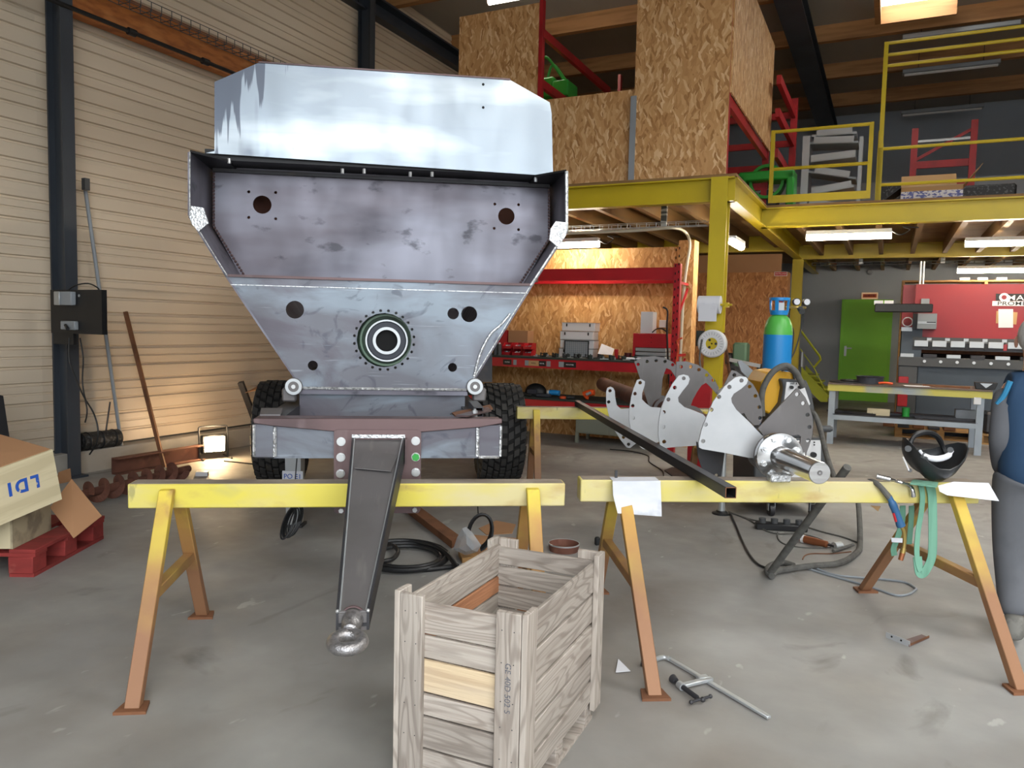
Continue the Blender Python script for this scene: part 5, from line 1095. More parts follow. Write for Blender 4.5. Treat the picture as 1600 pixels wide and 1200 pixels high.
lp = wq('lower_panel', [(1235, 688), (1283, 688), (1282, 750), (1235, 750)], yw_ - .01, .02, 'white')
for u, v, r in ((1270, 710, 4.2), (1245, 706, 3)): p = wp(u, v, yw_ - .01); MB().cyl(p, p + V((0, -.03, 0)), r * yw_ / FPX, n=16).build('knob', M['black'], lp)
for u, v in ((1272, 691), (1272, 695), (1244, 687 + 4)): p = wp(u, v, yw_ - .01); MB().cyl(p, p + V((0, -.008, 0)), .006, n=8).build('indicator', M['black'], lp)
wq('yellow_cover', [(1191, 641), (1190, 597), (1200, 582), (1220, 579), (1238, 582), (1255, 592), (1256, 640), (1204, 648)], 6.3, .40, 'weldyellow', .012)
wq('feeder_frame', [(1221, 593), (1224, 592), (1260, 594), (1268, 612), (1273, 640), (1270, 684), (1210, 684), (1205, 650), (1220, 630), (1224, 606)], 6.22, .30, 'darkgrey', .008)
up_ = wq('upper_panel', [(1229, 597), (1255, 598), (1266, 631), (1255, 648), (1224, 648), (1226, 622)], 6.205, .02, 'white')
for u in (1236, 1249): p = wp(u, 605, 6.2); MB().cyl(p, p + V((0, -.025, 0)), .014, n=14).build('knob', M['black'], up_)
text('panel_lettering', 'WF 4', .025, M['black'], up_, MX.Translation(wp(1240, 599.5, 6.2)) @ XZ)
MB().tube([wp(u, v, 6.28) for u, v in ((1221, 578), (1230, 577), (1240, 583), (1242, 592))], .014, sm=4).build('handle', M['darkgrey'], wd)
for u, y_ in ((1205, 6.25), (1270, 6.25), (1210, 6.75), (1268, 6.75)):
    p = FW.i @ D(u, 790, y_); p.z = .05; cs = MB().cyl(p + V((-.018, 0, 0)), p + V((.018, 0, 0)), .05, n=20).build('castor', M['steeldark'], wd)
    for s_ in (-.026, .026): MB().box(p + V((s_, 0, .04)), (.005, .04, .09)).build('fork', M['galv'], cs)
MB().cyl(wp(1280, 670, 6.3), wp(1297, 670, 6.3), .028, n=12).cyl(wp(1296, 670, 6.3), wp(1300, 670, 6.3), .02, n=12).build('side_connector', M['darkgrey'], wd)
pts = [D(u, v, 6.12) for u, v in ((1191, 650), (1190, 622), (1194, 603), (1206, 583), (1220, 573), (1232, 572), (1244, 582), (1250, 594), (1256, 605))]
tag(MB().tube(pts, .024, 12, sm=5).build('grey_hose', M['hosegrey'], None), 'thick worn grey hose arching over the yellow welding machine', 'hose')
pts = [D(1262, 640, 6.1), D(1273, 648, 6.0), D(1282, 672, 5.9), D(1291, 710, 5.6), D(1303, 745, 5.3), D(1320, 780, 5.1)] + [G(u, v, .025) for u, v in ((1336, 812), (1344, 846), (1336, 866), (1310, 880), (1270, 884), (1232, 889), (1212, 893), (1206, 900))]
pts[6].z = .25
tag(MB().tube(pts, .02, 10, sm=5).build('thick_hose', M['hosegrey'], None), 'thick dark hose dropping from the welder and curving over the floor', 'hose')
yb_ = 3.93; A_ = D(1324, 730, yb_); B_ = G(1202, 897, .02)
lean('leaning_bar', 'dark round bar leaning behind the right sawhorse beam down to the floor', 'bar', A_, B_, .022, 'hosegrey')
tag(MB().tube([G(1206, 900, .02), G(1199, 893, .03), G(1204, 884, .03), G(1222, 879, .02), G(1240, 884, .02)], .02, 10, sm=5).build('hose_loop', M['hosegrey'], None), 'short hose loop on the floor at the foot of the leaning bar', 'hose')

# cables on the floor
def fc(name, lab, pts, r, mt='hosegrey', cat='cable', z=None): return tag(MB().tube([G(u, v, r if z is None else z) for u, v in pts], r, 6, sm=6).build(name, M[mt], None), lab, cat)
fc('floor_cable', 'dark cable running over the floor from the small foot to the hose loop', [(1140, 800), (1150, 822), (1160, 846), (1172, 868), (1185, 882), (1200, 888)], .008, 'hose')
fc('floor_cable', 'long pale cable curving past the socket strip on the floor', [(1138, 800), (1170, 812), (1190, 826), (1215, 834), (1250, 834), (1280, 842), (1296, 850), (1304, 852)], .006)
fc('floor_cable', 'pale cable arching behind the socket strip', [(1140, 800), (1175, 812), (1210, 816), (1250, 821), (1285, 831), (1320, 840), (1345, 850)], .006)
fc('floor_cable', 'thin cable looping in front of the socket strip', [(1215, 832), (1216, 842), (1226, 850), (1250, 855), (1280, 856), (1302, 855)], .005)
fc('floor_cable', 'thin red-brown cable on the floor inside the hose curve', [(1254, 874), (1258, 868), (1270, 865), (1300, 865), (1330, 862)], .004, 'rustbar')
fc('floor_cable', 'pale grey cable running over the floor under the right sawhorse, the nearer of two', [(1250, 884), (1290, 897), (1330, 908), (1370, 920), (1400, 930), (1420, 928), (1432, 920)], .007, 'grey')
fc('floor_cable', 'pale grey cable running over the floor under the right sawhorse, the farther of two', [(1262, 882), (1300, 897), (1340, 902), (1380, 905), (1415, 910), (1432, 920)], .007, 'grey')
fc('floor_cable', 'thin dark cable wandering over the floor behind the pale paddles', [(953, 702), (985, 705), (1012, 712), (1015, 722), (1035, 736), (1037, 748)], .007, 'hose')
c = G(1220, 828); th = thing('socket_strip', 'black multi-socket strip on the floor among the cables', 'socket strip', c, math.radians(-8))
MB().bb((-.19, -.04, 0), (.19, .04, .05)).build('strip_body', M['black'], th, bevel=.008)
for k in range(4): MB().cyl((-.14 + k * .09, 0, .05), (-.14 + k * .09, 0, .085), .026, n=14).build('plug', M['darkgrey'], th)
A_, B_ = G(1242, 839, .03), G(1294, 851, .03); th = thing('copper_torch', 'copper-coloured heating torch with a metal head on the floor', 'torch', (A_.x, A_.y, 0))
f = FR[th.name].i; a, b = f @ A_, f @ B_; MB().tube([a, a.lerp(b, .3), a.lerp(b, .9), b], [.02, .028, .024, .012], 12, sm=4).build('handle', M['copper'], th)
MB().cyl(a.lerp(b, .22), a.lerp(b, .30), .03, n=14).build('white_ring', M['white'], th); c = f @ G(1303, 854, .03); MB().tube([b, c], .008).build('neck', M['steeldark'], th); c2 = f @ G(1314, 853, .03); MB().cyl(c, c2, .03, n=16).build('head', M['galv'], th)
lean('short_pipe_piece', 'short grey rod lying on the floor inside the hose curve', 'rod', G(1302, 861, .03), G(1333, 851, .02), .011, 'hosegrey')
c = G(1127, 803); th = thing('jack_stand', 'round dark stand foot below the end of the square tube', 'stand', c)
MB().lathe((0, 0, 0), (0, 0, 1), [(.075, 0), (.075, .012), (.045, .02), (.04, .03)], 28).build('foot_disc', M['black'], th); MB().lathe((0, 0, 0), (0, 0, 1), [(.03, .03), (.025, .12), (.02, .6)], 16).build('stem', M['galv'], th)
q = [G(u, v, 0) for u, v in ((1038, 736), (1050, 731), (1066, 733), (1078, 745), (1072, 751), (1056, 749))]
tag(MB().prism(q, (0, 0, .01)).build('steel_plate', M['steeldark'], None), 'small dark steel plate lying on the floor behind the square tube', 'plate')

# ================================================================ BACK RIGHT: DOOR, TABLE, PRESS
a = B.at(1316, 470, 1, TB); b = B.at(1396, 470, 1, TB); zd = B.at(1350, 468, 1, TB).z
dr = thing('door_1', 'bright green door in the grey back wall', 'door', B.w((a.x, TB - .06, 0)), BROT); dr['kind'] = 'structure'
wd_ = b.x - a.x
MB().bb((.06, .0, 0), (wd_ - .06, .04, zd - .06)).build('door_leaf', M['doorgreen'], dr)
MB().bb((0, -.02, 0), (.06, .06, zd)).bb((wd_ - .06, -.02, 0), (wd_, .06, zd)).bb((0, -.02, zd - .06), (wd_, .06, zd)).build('door_frame', M['doorgreen'], dr)
MB().bb((.10, -.02, 1.02), (.15, 0, 1.25)).cyl((.125, -.02, 1.2), (.125, -.08, 1.2), .012).bb((.12, -.09, 1.19), (.26, -.07, 1.215)).build('door_handle', M['galv'], dr)
c = B.at(1359, 462, 1, TB); th = thing('exit_sign', 'small orange-red illuminated sign above the green door', 'sign', B.w((c.x, TB - .06, c.z - .08)), BROT)
MB().bb((-.17, 0, 0), (.17, .06, .15)).build('sign_case', mk('sign_cream', 'd8c4a8', emit=('e0a878', .25)), th, bevel=.01); MB().bb((-.14, -.004, .035), (.14, .0, .115)).build('sign_face', M['orange'], th)
text('sign_lettering', 'SORTIE', .07, M['black'], th, MX.Translation((0, -.008, .075)) @ XZ)
c = B.at(1359, 425, 1, TB); th = thing('alarm_sounder', 'round white alarm high on the back wall above the green door', 'alarm', B.w((c.x, TB, c.z)), BROT); MB().lathe((0, 0, 0), (0, -1, 0), [(.07, 0), (.07, .04), (.04, .07)], 20).build('housing', M['grey'], th)
# stairs
ts_ = 16.6; st = thing('stairs', 'yellow-green steel stairs with a handrail behind the second yellow post', 'stairs', B.w((B.at(1270, 620, 1, ts_).x, ts_, 0)), BROT); FS = FR[st.name]
q = [FS.i @ B.w(B.at(u, v, 1, ts_)) for u, v in ((1252, 573), (1293, 616), (1293, 628), (1282, 628), (1252, 598))]
for p in q:
    if p.z < 0: p.z = 0
MB().prism(q, (0, .02, 0)).build('stringer', M['stairgreen'], st); MB().prism([p + V((0, .9, 0)) for p in q], (0, .02, 0)).build('stringer', M['stairgreen'], st)
for k in range(4): p = q[0].lerp(q[1], .12 + k * .24); MB().bb((p.x - .02, .0, p.z - .13), (p.x + .22, .9, p.z - .10)).build('step', M['stairgreen'], st)
hp = [FS.i @ B.w(B.at(u, v, 1, ts_)) for u, v in ((1250, 515), (1281, 557), (1282, 562), (1272, 574))]; MB().tube(hp, .022).build('handrail', M['stairgreen'], st)
hp = [FS.i @ B.w(B.at(u, v, 1, ts_)) for u, v in ((1250, 545), (1272, 575), (1290, 612))]; MB().tube(hp, .012).build('mid_rail', M['stairgreen'], st)
MB().cyl(q[0] + V((-.0, .02, .0)), q[0] + V((0, .02, .3)), .05).build('stair_lamp', M['galv'], st)
# work table
fl_, fr_ = B.i @ G(1298, 690), B.i @ G(1530, 716); tt_ = (fl_.y + fr_.y) / 2
tbl = thing('work_table', 'grey welding table with a worn yellow front edge and a lower shelf', 'table', B.w(((fl_.x + fr_.x) / 2, tt_, 0)), BROT); w2 = (fr_.x - fl_.x) / 2; ztb = B.at(1400, 605, 1, tt_).z; dp = .85
MB().bb((-w2 - .06, -.02, ztb - .09), (w2 + .12, .02, ztb)).build('front_rail', mk('yellow_grey_edge', '9aa3a6', [('c8bc48', (1.3, 1, 1), .42, .52, .9)], rough=.5), tbl)
MB().bb((-w2 - .06, -.04, ztb), (w2 + .12, dp + .04, ztb + .015)).build('table_top', mk('table_top', '63564c', [('3f3a36', (3, 3, 3), .45, .65, .7)], rough=.5, metal=.2), tbl)
for x in (-w2, w2):
    for y in (0, dp - .07): MB().bb((x - .04, y, 0), (x + .04, y + .07, ztb - .0)).build('leg', M['benchgrey'], tbl)
zs_ = B.at(1400, 656, 1, tt_).z
MB().bb((-w2, .0, zs_ - .05), (w2, .04, zs_ + .015)).bb((-w2, dp - .06, zs_ - .05), (w2, dp, zs_ + .015)).build('shelf_rail', M['benchgrey'], tbl); MB().bb((-w2 + .02, 0, zs_ + .015), (w2 - .02, dp, zs_ + .03)).build('shelf_board', M['steeldark'], tbl)
def tt(name, lab, cat, u, dy, z, rz=0): p = B.at(u, 600, 1, tt_ + dy); return thing(name, lab, cat, B.w((p.x, tt_ + dy, z)), BROT + math.radians(rz))
ZT = ztb + .016; ZH = zs_ + .031
th = tt('round_plate', 'flat dark round plate at the left end of the work table', 'plate', 1322, .3, ZT); MB().lathe((0, 0, 0), (0, 0, 1), [(.05, 0), (.22, 0), (.22, .015), (.05, .02)], 32, True).build('disc', M['steeldark'], th); MB().torus((.05, 0, .03), (0, 0, 1), .12, .012).build('coil', M['hose'], th)
th = tt('ring_housing', 'dark ring-shaped housing standing on the work table left of centre', 'housing', 1359, .3, ZT); MB().lathe((0, 0, 0), (0, 0, 1), [(.13, 0), (.17, .0), (.17, .09), (.19, .1), (.13, .1)], 32, True).build('ring', M['ringblue'], th)
th = tt('screwdriver', 'small orange-red tool handle on the work table', 'tool', 1383, .1, ZT); MB().tube([(-.08, 0, .02), (0, 0, .03), (.09, .02, .02)], .016, sm=4).build('grip', M['orange'], th)
th = tt('paper_sheet', 'white papers lying in the middle of the work table', 'paper', 1436, .1, ZT, 8); MB().bb((-.16, 0, 0), (.14, .2, .004)).build('sheet', M['paper'], th)
th = tt('steel_flat', 'brownish steel flat lying on the right half of the work table', 'bar', 1475, .25, ZT, -4); MB().bb((-.25, 0, 0), (.3, .08, .02)).build('flat', M['rustbar'], th)
th = tt('clamp_fixture', 'dark clamping fixture with a silver triangle at the right end of the table', 'fixture', 1541, .15, ZT); MB().prism([(-.11, 0, 0), (.1, 0, 0), (.13, 0, .09), (-.13, 0, .09)], (0, .12, 0)).build('fixture_body', M['black'], th, bevel=.005)
MB().prism([(-.07, -.003, .08), (.07, -.003, .08), (0, -.003, .02)], (0, -.01, 0)).build('triangle', M['galv'], th)
th = tt('wooden_block', 'pale wooden block on the lower shelf of the work table', 'block', 1375, .12, ZH); MB().bb((-.14, 0, 0), (.14, .08, .09)).build('block_body', M['whitewood'], th, bevel=.003)
th = tt('green_pot', 'small green pot on the lower shelf of the work table', 'pot', 1418, .25, ZH); MB().lathe((0, 0, 0), (0, 0, 1), [(.045, 0), (.05, .12), (.043, .12), (.04, .01)], 20).build('pot_body', M['green'], th)
for k, (u, L_, r_, dy) in enumerate(((1330, .3, -12, .2), (1345, .22, -25, .1), (1430, .5, -6, .3), (1480, .35, -2, .12))):
    th = tt('steel_bar', ['dark steel bar at the left end of the lower table shelf', 'short dark bar crossing at the left end of the lower table shelf', 'long dark flat bar in the middle of the lower table shelf', 'flat dark piece on the right part of the lower table shelf'][k], 'bar', u, dy, ZH, r_); MB().bb((-L_, -.02, 0), (L_, .02, .03)).build('bar_body', M['steeldark'], th)
th = tt('grey_case', 'small grey case at the right end of the lower table shelf', 'case', 1512, .3, ZH); MB().bb((-.12, 0, 0), (.12, .15, .13)).build('case_body', M['grey'], th, bevel=.008)
c = B.at(1527, 627, 1, tt_ - .02); tB('small white socket on the right front leg of the work table', 'socket_box', (c.x - .04, tt_ - .05, c.z - .04), (c.x + .04, tt_ - .001, c.z + .05), M['white'], 'socket', bevel=.004)

# press brake
TP = 13.3
pr = thing('press_brake', 'large red and blue-grey press brake with a row of steel clamps', 'press', B.w((B.at(1430, 600, 1, TP).x, TP, 0)), BROT); FP = FR[pr.name]
def bp(u, v, t=TP): return B.at(u, v, 1, t)
x0 = bp(1428, 500).x; x9 = x0 + 4.0
z_top, z_rb, z_cl, z_gap = bp(1500, 444).z, bp(1500, 528).z, bp(1500, 543).z, bp(1500, 556).z
def bq(n, a, b, mt, bevel=0): return boxB(n, a, b, M[mt], pr, bevel)
ram = bq('ram', (x0, TP, z_rb), (x9, TP + .12, z_top), 'pressred')
bq('ram_rail', (x0, TP - .03, z_rb - .05), (x9, TP + .1, z_rb), 'darkgrey')
wcl = 17.8 / FPX * 14.3
nx = 0
for k in range(18):
    xa = x0 + .02 + k * .242
    if xa > x9 - .2: break
    bq('clamp', (xa, TP - .07, z_cl), (xa + .19, TP + .02, z_rb - .05), 'galv', .004); bq('clamp_cap', (xa + .17, TP - .06, z_rb - .05), (xa + .23, TP, z_rb - .01), 'galv')
    bq('clamp_wedge', (xa + .192, TP - .05, z_cl - .03), (xa + .238, TP, z_rb - .08), 'pressred' if k > 3 else 'black')
bq('tool_bar', (x0, TP - .03, z_cl - .05), (x9, TP + .02, z_cl), 'steeldark')
bq('back_gauge', (x0, TP + .5, z_gap - .05), (x9, TP + .55, z_cl), 'holeblack')
bq('gauge_beam', (x0 + .1, TP + .3, z_gap + .02), (x9, TP + .34, z_gap + .07), 'rustbar')
zb1, zb2 = bp(1500, 560).z, bp(1500, 574).z
xb = bp(1404, 560).x
bq('bed_rail', (xb, TP - .12, zb2), (x9, TP - .02, zb1), 'darkgrey')
for k in range(14): 
    bq('die_block', (xb + .02 + k * .31, TP - .13, zb1), (xb + .2 + k * .31, TP - .02, zb1 + .05), 'galv' if k % 2 == 0 else 'steeldark')
    p = B.w((xb + .35 + k * .215, TP - .12, (zb1 + zb2) / 2 + .01)); a = FP.i @ p; d_p = (0, -.02, 0); MB().cyl(a, a + V(d_p), .022, n=10).build('bed_bolt', M['zinc'], pr)
bq('bed', (bp(1433, 600).x, TP - .06, .12), (x9, TP + .1, zb2), 'pressblue'); bq('bed_base', (bp(1420, 600).x, TP - .02, 0), (x9, TP + .8, .12), 'pressblue')
bq('side_frame', (bp(1408, 540).x, TP - .02, 0), (bp(1440, 540).x, TP + 1.2, bp(1420, 513).z), 'pressblue'); bq('side_frame_top', (bp(1410, 480).x, TP + .15, bp(1420, 513).z), (bp(1432, 480).x, TP + 1.2, z_top), 'pressred')
bq('control_cabinet', (bp(1402, 600).x, TP - .1, .2), (bp(1432, 600).x, TP - .021, zb2 - .0), 'darkgrey', .01)
c = bp(1418, 503, TP - .02); a = FP.i @ B.w(c); MB().lathe(a, (0, -1, 0), [(.06, 0), (.075, 0), (.075, .02), (.06, .02)], 24, True).build('dial', M['white'], pr); MB().bb(tuple(a + V((-.08, -.003, -.14))), tuple(a + V((.07, .0, -.08)))).build('dial_plate', M['galv'], pr)
arm = bq('light_arm', (bp(1367, 480, TP - .6).x, TP - .75, bp(1400, 488, TP - .6).z), (bp(1457, 480, TP - .6).x, TP - .6, bp(1400, 475, TP - .6).z), 'black', .01)
for u in (1374, 1390): c = bp(u, 474, TP - .65); bq('arm_clip', (c.x - .07, TP - .72, c.z - .02), (c.x + .05, TP - .62, c.z + .04), 'white')
bq('arm_bracket', (bp(1443, 480).x - .05, TP - .62, bp(1443, 484).z), (bp(1443, 480).x + .05, TP, bp(1443, 478).z), 'darkgrey')
bq('upper_box', (bp(1439, 470).x, TP - .1, bp(1440, 479).z), (bp(1452, 470).x, TP, bp(1440, 467).z), 'grey', .004)
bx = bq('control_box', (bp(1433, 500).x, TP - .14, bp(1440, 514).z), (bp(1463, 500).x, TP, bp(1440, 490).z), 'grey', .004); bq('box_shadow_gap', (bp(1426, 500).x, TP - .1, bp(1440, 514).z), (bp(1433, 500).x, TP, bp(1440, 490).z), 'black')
c1_, c2_ = bp(1434, 502, TP - .15), bp(1462, 506, TP - .15); bq('box_label', (c1_.x, TP - .148, c2_.z), (c2_.x, TP - .141, c1_.z), 'galv'); bq('box_slot', (c1_.x + .12, TP - .152, c2_.z + .015), (c1_.x + .24, TP - .148, c2_.z + .03), 'black')
# maker plate with lettering
la, lb = bp(1555, 458), bp(1555, 478); xl2 = bp(1556, 466).x
bq('name_plate_dark', (xl2, TP - .012, bp(1570, 470).z), (xl2 + 1.0, TP, bp(1570, 459).z), 'black'); bq('name_plate_white', (xl2 - .04, TP - .012, bp(1570, 478).z), (xl2 + 1.0, TP, bp(1570, 470.5).z), 'white')
TXM = FP.i @ B.m
zt1_ = bp(1570, 464.6).z; hA = bp(1570, 459).z - bp(1570, 470).z
lx_ = bp(1573, 465).x
text('name_lettering', 'MADA', .105, M['white'], pr, TXM @ MX.Translation((lx_, TP - .015, zt1_ - .01)) @ XZ, sx=1.35, bold=.0008, al='LEFT', sp=1.08)
text('name_lettering', 'PROMECAM', .078, M['black'], pr, TXM @ MX.Translation((bp(1558, 474).x, TP - .015, bp(1570, 474.4).z)) @ XZ, sx=1.4, bold=.0004, al='LEFT', sp=1.05)
c = bp(1561, 465, TP - .016); a = FP.i @ B.w((xl2 + .10, TP - .017, zt1_)); MB().lathe(a, (0, -1, 0), [(.032, 0), (.062, 0), (.062, .004), (.032, .004)], 24, True).bb(tuple(a + V((.035, -.004, -.066))), tuple(a + V((.075, 0, -.035)))).build('logo_ring', M['white'], pr); MB().cyl(a, a + V((0, -.003, 0)), .032, n=20).build('logo_dot', M['pressred'], pr)
for k, (pts_, dz) in enumerate((([(1557, 486), (1590, 488), (1588, 507), (1556, 505)], 0), ([(1560, 483), (1583, 483), (1583, 512), (1560, 512)], .004))):
    q = [FP.i @ B.w(B.at(u, v, 1, TP - .006 - dz)) for u, v in pts_]; MB().prism(q, (0, -.003, 0)).build('taped_sheet', M['paper' if k else 'cardlight'], pr)
for u in (1438, 1443): c = bp(u, 430); MB().cyl(FP.i @ B.w((c.x, TP + .05, z_top - .02)), FP.i @ B.w((c.x, TP + .05, bp(u, 408).z)), .014, n=8).build('supply_pipe', M['galv'], pr)
# shelf behind the press
tsf = 16.5; sx0 = B.at(1409, 450, 1, tsf).x
sf = thing('storage_shelf', 'brown storage shelf with boxes behind the top of the red press', 'shelf', B.w((sx0, tsf, 0)), BROT); zsh = B.at(1450, 438, 1, tsf).z
for k in range(4): boxB('upright', (sx0 + k * 1.35, tsf, 0), (sx0 + .05 + k * 1.35, tsf + .5, zsh), M['pallet'], sf)
for zz in (zsh, zsh - .28, zsh - .6, .6): boxB('shelf_board', (sx0, tsf, zz - .03), (sx0 + 4.2, tsf + .5, zz), M['pallet'], sf)
rr = random.Random(3)
for k, (u, mt, zz) in enumerate(((1415, 'cardboard', zsh - .28), (1424, 'cardlight', zsh - .28), (1414, 'white', zsh - .6), (1423, 'red', zsh - .6), (1505, 'white', zsh), (1533, 'white', zsh), (1563, 'paper', zsh))):
    x = B.at(u, 450, 1, tsf).x; tB(['brown carton on the top shelf left of the red press', 'light carton on the top shelf next to the press edge', 'white box on the second shelf left of the press', 'red box on the second shelf next to the press', 'small white box on top of the storage shelf, left one', 'small white box on top of the storage shelf, middle one', 'small pale box on top of the storage shelf, right one'][k], 'stored_box', (x - .06, tsf + .05, zz), (x + (.12 if zz < zsh else .1), tsf + .3, zz + (.18 if zz < zsh else .05)), M[mt], 'box')
# pallets in front of the press
def pallet(lab, o, rz, mt='pallet', nb=6, L_=1.2, W_=.8, group=None):
    th = thing('pallet', lab, 'pallet', o, rz, group)
    for x in (-L_ / 2 + .05, 0, L_ / 2 - .05):
        for y in (.05, W_ / 2, W_ - .05): MB().bb((x - .05, y - .05, .022), (x + .05, y + .05, .10)).build('block', M[mt], th, bevel=.002)
    for y in (.05, W_ / 2, W_ - .05): MB().bb((-L_ / 2, y - .05, 0), (L_ / 2, y + .05, .022)).build('skid_board', M[mt], th); 
    for x in (-L_ / 2 + .05, 0, L_ / 2 - .05): MB().bb((x - .05, 0, .10), (x + .05, W_, .122)).build('cross_board', M[mt], th)
    for k in range(nb): y = k * W_ / nb; MB().bb((-L_ / 2, y + .01, .122), (L_ / 2, y + W_ / nb - .015, .142)).build('deck_board', M[mt], th)
    return th
g = B.i @ G(1468, 686); pallet('wooden pallet on the floor in front of the press, the left one', B.w((g.x, g.y - .12, 0)), BROT, W_=.7)
g = B.i @ G(1555, 694); pallet('wooden pallet on the floor in front of the press, the right one beside the person', B.w((g.x + .34, g.y - .15, 0)), BROT, W_=.7)
for k in range(5): tB(['dark steel part on the left pallet, farthest left', 'dark steel part on the left pallet, second one', 'dark steel part on the left pallet, in the middle', 'dark steel part on the left pallet, fourth one', 'dark steel part on the left pallet, right end'][k], 'steel_part', (g.x - 1.45 + k * .2, g.y + .0, .143), (g.x - 1.3 + k * .2, g.y + .3, .143 + .04 + .03 * (k % 3)), M['steeldark' if k % 2 else 'rustbar'], 'part', bevel=.005)
tB('dark metal machine part between the press and the person', 'machine_part', (g.x - .15, g.y - .05, .143), (g.x + .6, g.y + .35, .45), M['steeldark'], 'part', bevel=.03)
tB('red cables bundle hanging behind the work table in front of the press', 'cable_bundle', (B.at(1402, 620, 1, 12.9).x, 12.9, .45), (B.at(1418, 620, 1, 12.9).x, 12.95, .9), M['redrack'], 'cables', bevel=.01)
# ================================================================ LEFT SIDE
tc_ = colT[0] - .06
def cB(u, v, t=tc_): return B.at(u, v, 1, t)
a, b = cB(82, 453), cB(163, 523)
sb = thing('switch_board', 'black board with two grey sockets on the dark steel column', 'switch board', B.w(((a.x + b.x) / 2, tc_, b.z)), BROT); w2 = (b.x - a.x) / 2; hh = a.z - b.z
MB().bb((-w2, -.02, 0), (w2, .03, hh)).bb((-w2, -.0, -.1), (-w2 * .2, .03, 0)).build('board', M['black'], sb)
def sbp(u, v): p = cB(u, v, tc_ - .02); return ((FR[sb.name].i @ B.w(p)).x, (FR[sb.name].i @ B.w(p)).z)
(x0, z0), (x1_, z1_) = sbp(95, 477), sbp(119, 456); MB().bb((x0, -.07, z0), (x1_, -.02, z1_)).build('upper_socket', M['grey'], sb, bevel=.006); MB().bb((x0, -.085, z0), (x0 + (x1_ - x0) * .35, -.07, z1_)).build('socket_cover', M['galv'], sb, bevel=.004)
(x0, z0), (x1_, z1_) = sbp(101, 515), sbp(123, 502); MB().bb((x0, -.06, z0), (x1_, -.02, z1_)).build('lower_socket', M['grey'], sb, bevel=.006); MB().cyl(((x0 + x1_) / 2 - .02, -.06, (z0 + z1_) / 2), ((x0 + x1_) / 2 + .08, -.11, (z0 + z1_) / 2 - .03), .015, n=10).build('plug', M['black'], sb)
MB().cyl((sbp(124, 462)[0], -.025, sbp(124, 462)[1]), (sbp(124, 462)[0], -.02, sbp(124, 462)[1]), .012, n=12).build('button', M['galv'], sb)
def wpt(u, v, t=tc_): return B.w(B.at(u, v, 1, t))
tag(MB().tube([wpt(105, 455, tc_ + .0), wpt(118, 446), wpt(138, 443), wpt(153, 450), wpt(155, 456)], .006, sm=4).build('black_cable', M['black'], None), 'short black cable bowing over the top of the switch board', 'cable')
tag(MB().tube([wpt(108, 528), wpt(108, 560), wpt(114, 580), wpt(130, 618), wpt(146, 645), wpt(153, 670), wpt(151, 692), wpt(140, 710)], .007, sm=4).build('black_cable', M['black'], None), 'long black cable hanging from the switch board down to the floor', 'cable')
tag(MB().tube([wpt(125, 528, tc_ + .12), wpt(130, 560, tc_ + .14), wpt(129, 600, tc_ + .14), wpt(136, 640, tc_ + .12), wpt(133, 660, tc_ + .12)], .007, sm=4).build('black_cable', M['black'], None), 'black cable beside the right edge of the steel column below the board', 'cable')
def leanw(name, lab, cat, top, foot, r, mt, sq=False, s_=-6.93):
    f = G(*foot); A_ = B.w(B.at(top[0], top[1], 0, s_ + r)); return lean(name, lab, cat, A_, f, r, mt, sq)
def leank(name, lab, cat, top, foot, r, mt):
    f = B.at(foot[0], foot[1], 0, -6.93); f.z = .222; A_ = B.at(top[0], top[1], 0, -6.985 + r); return lean(name, lab, cat, B.w(A_), B.w(f), r, mt)
leank('grey_pole', 'long thin grey pole leaning on the cladding right of the steel column', 'pole', (131, 280), (190, 706), .018, 'grey')
p = B.w(B.at(134, 288, 0, -6.86)); tag(MB().box((0, 0, 0), (.05, .05, .11)).build('pole_head', M['darkgrey'], None, m=Fr(p, BROT).m), 'small grey hook piece at the top of the long grey pole', 'hook')
leanw('brown_rod', 'rusty brown square rod leaning on the cladding left of the trailer', 'rod', (196, 487), (257, 730), .017, 'rustbar', True)
leank('thin_rod', 'short thin dark rod leaning on the cladding beside the dark roll', 'rod', (172, 628), (162, 700), .008, 'steeldark')
leanw('black_bar', 'short dark bar leaning on the wall at the left edge of the trailer', 'bar', (376, 597), (412, 694), .03, 'steeldark', True)
q = [B.w(B.at(u, v, 0, -6.5)) for u, v in ((-30, 610), (0, 618), (22, 705), (-30, 712))]; q[2].z = 0; q[3].z = 0
tag(MB().prism(q, (.04, -.02, 0)).build('dark_board', M['steeldark'], None), 'dark board leaning at the left edge of the picture behind the white boxes', 'board')
c = G(157, 716); th = thing('dark_roll', 'dark rolled bundle lying at the foot of the steel column', 'roll', (c.x, c.y, 0), BROT)
kz = .36
rp_ = B.at(156, 706, 0, -6.93); rp_.z = .223; th.location = B.w(rp_); FR[th.name] = Fr(B.w(rp_), BROT)
MB().cyl((-.0, -.2, .085), (.0, .2, .085), .083, n=20).build('roll_body', M['clutter'], th); 
for y in (-.14, 0, .14): MB().torus((0, y, .085), (0, 1, 0), .084, .006, 24, 6).build('band', M['black'], th)
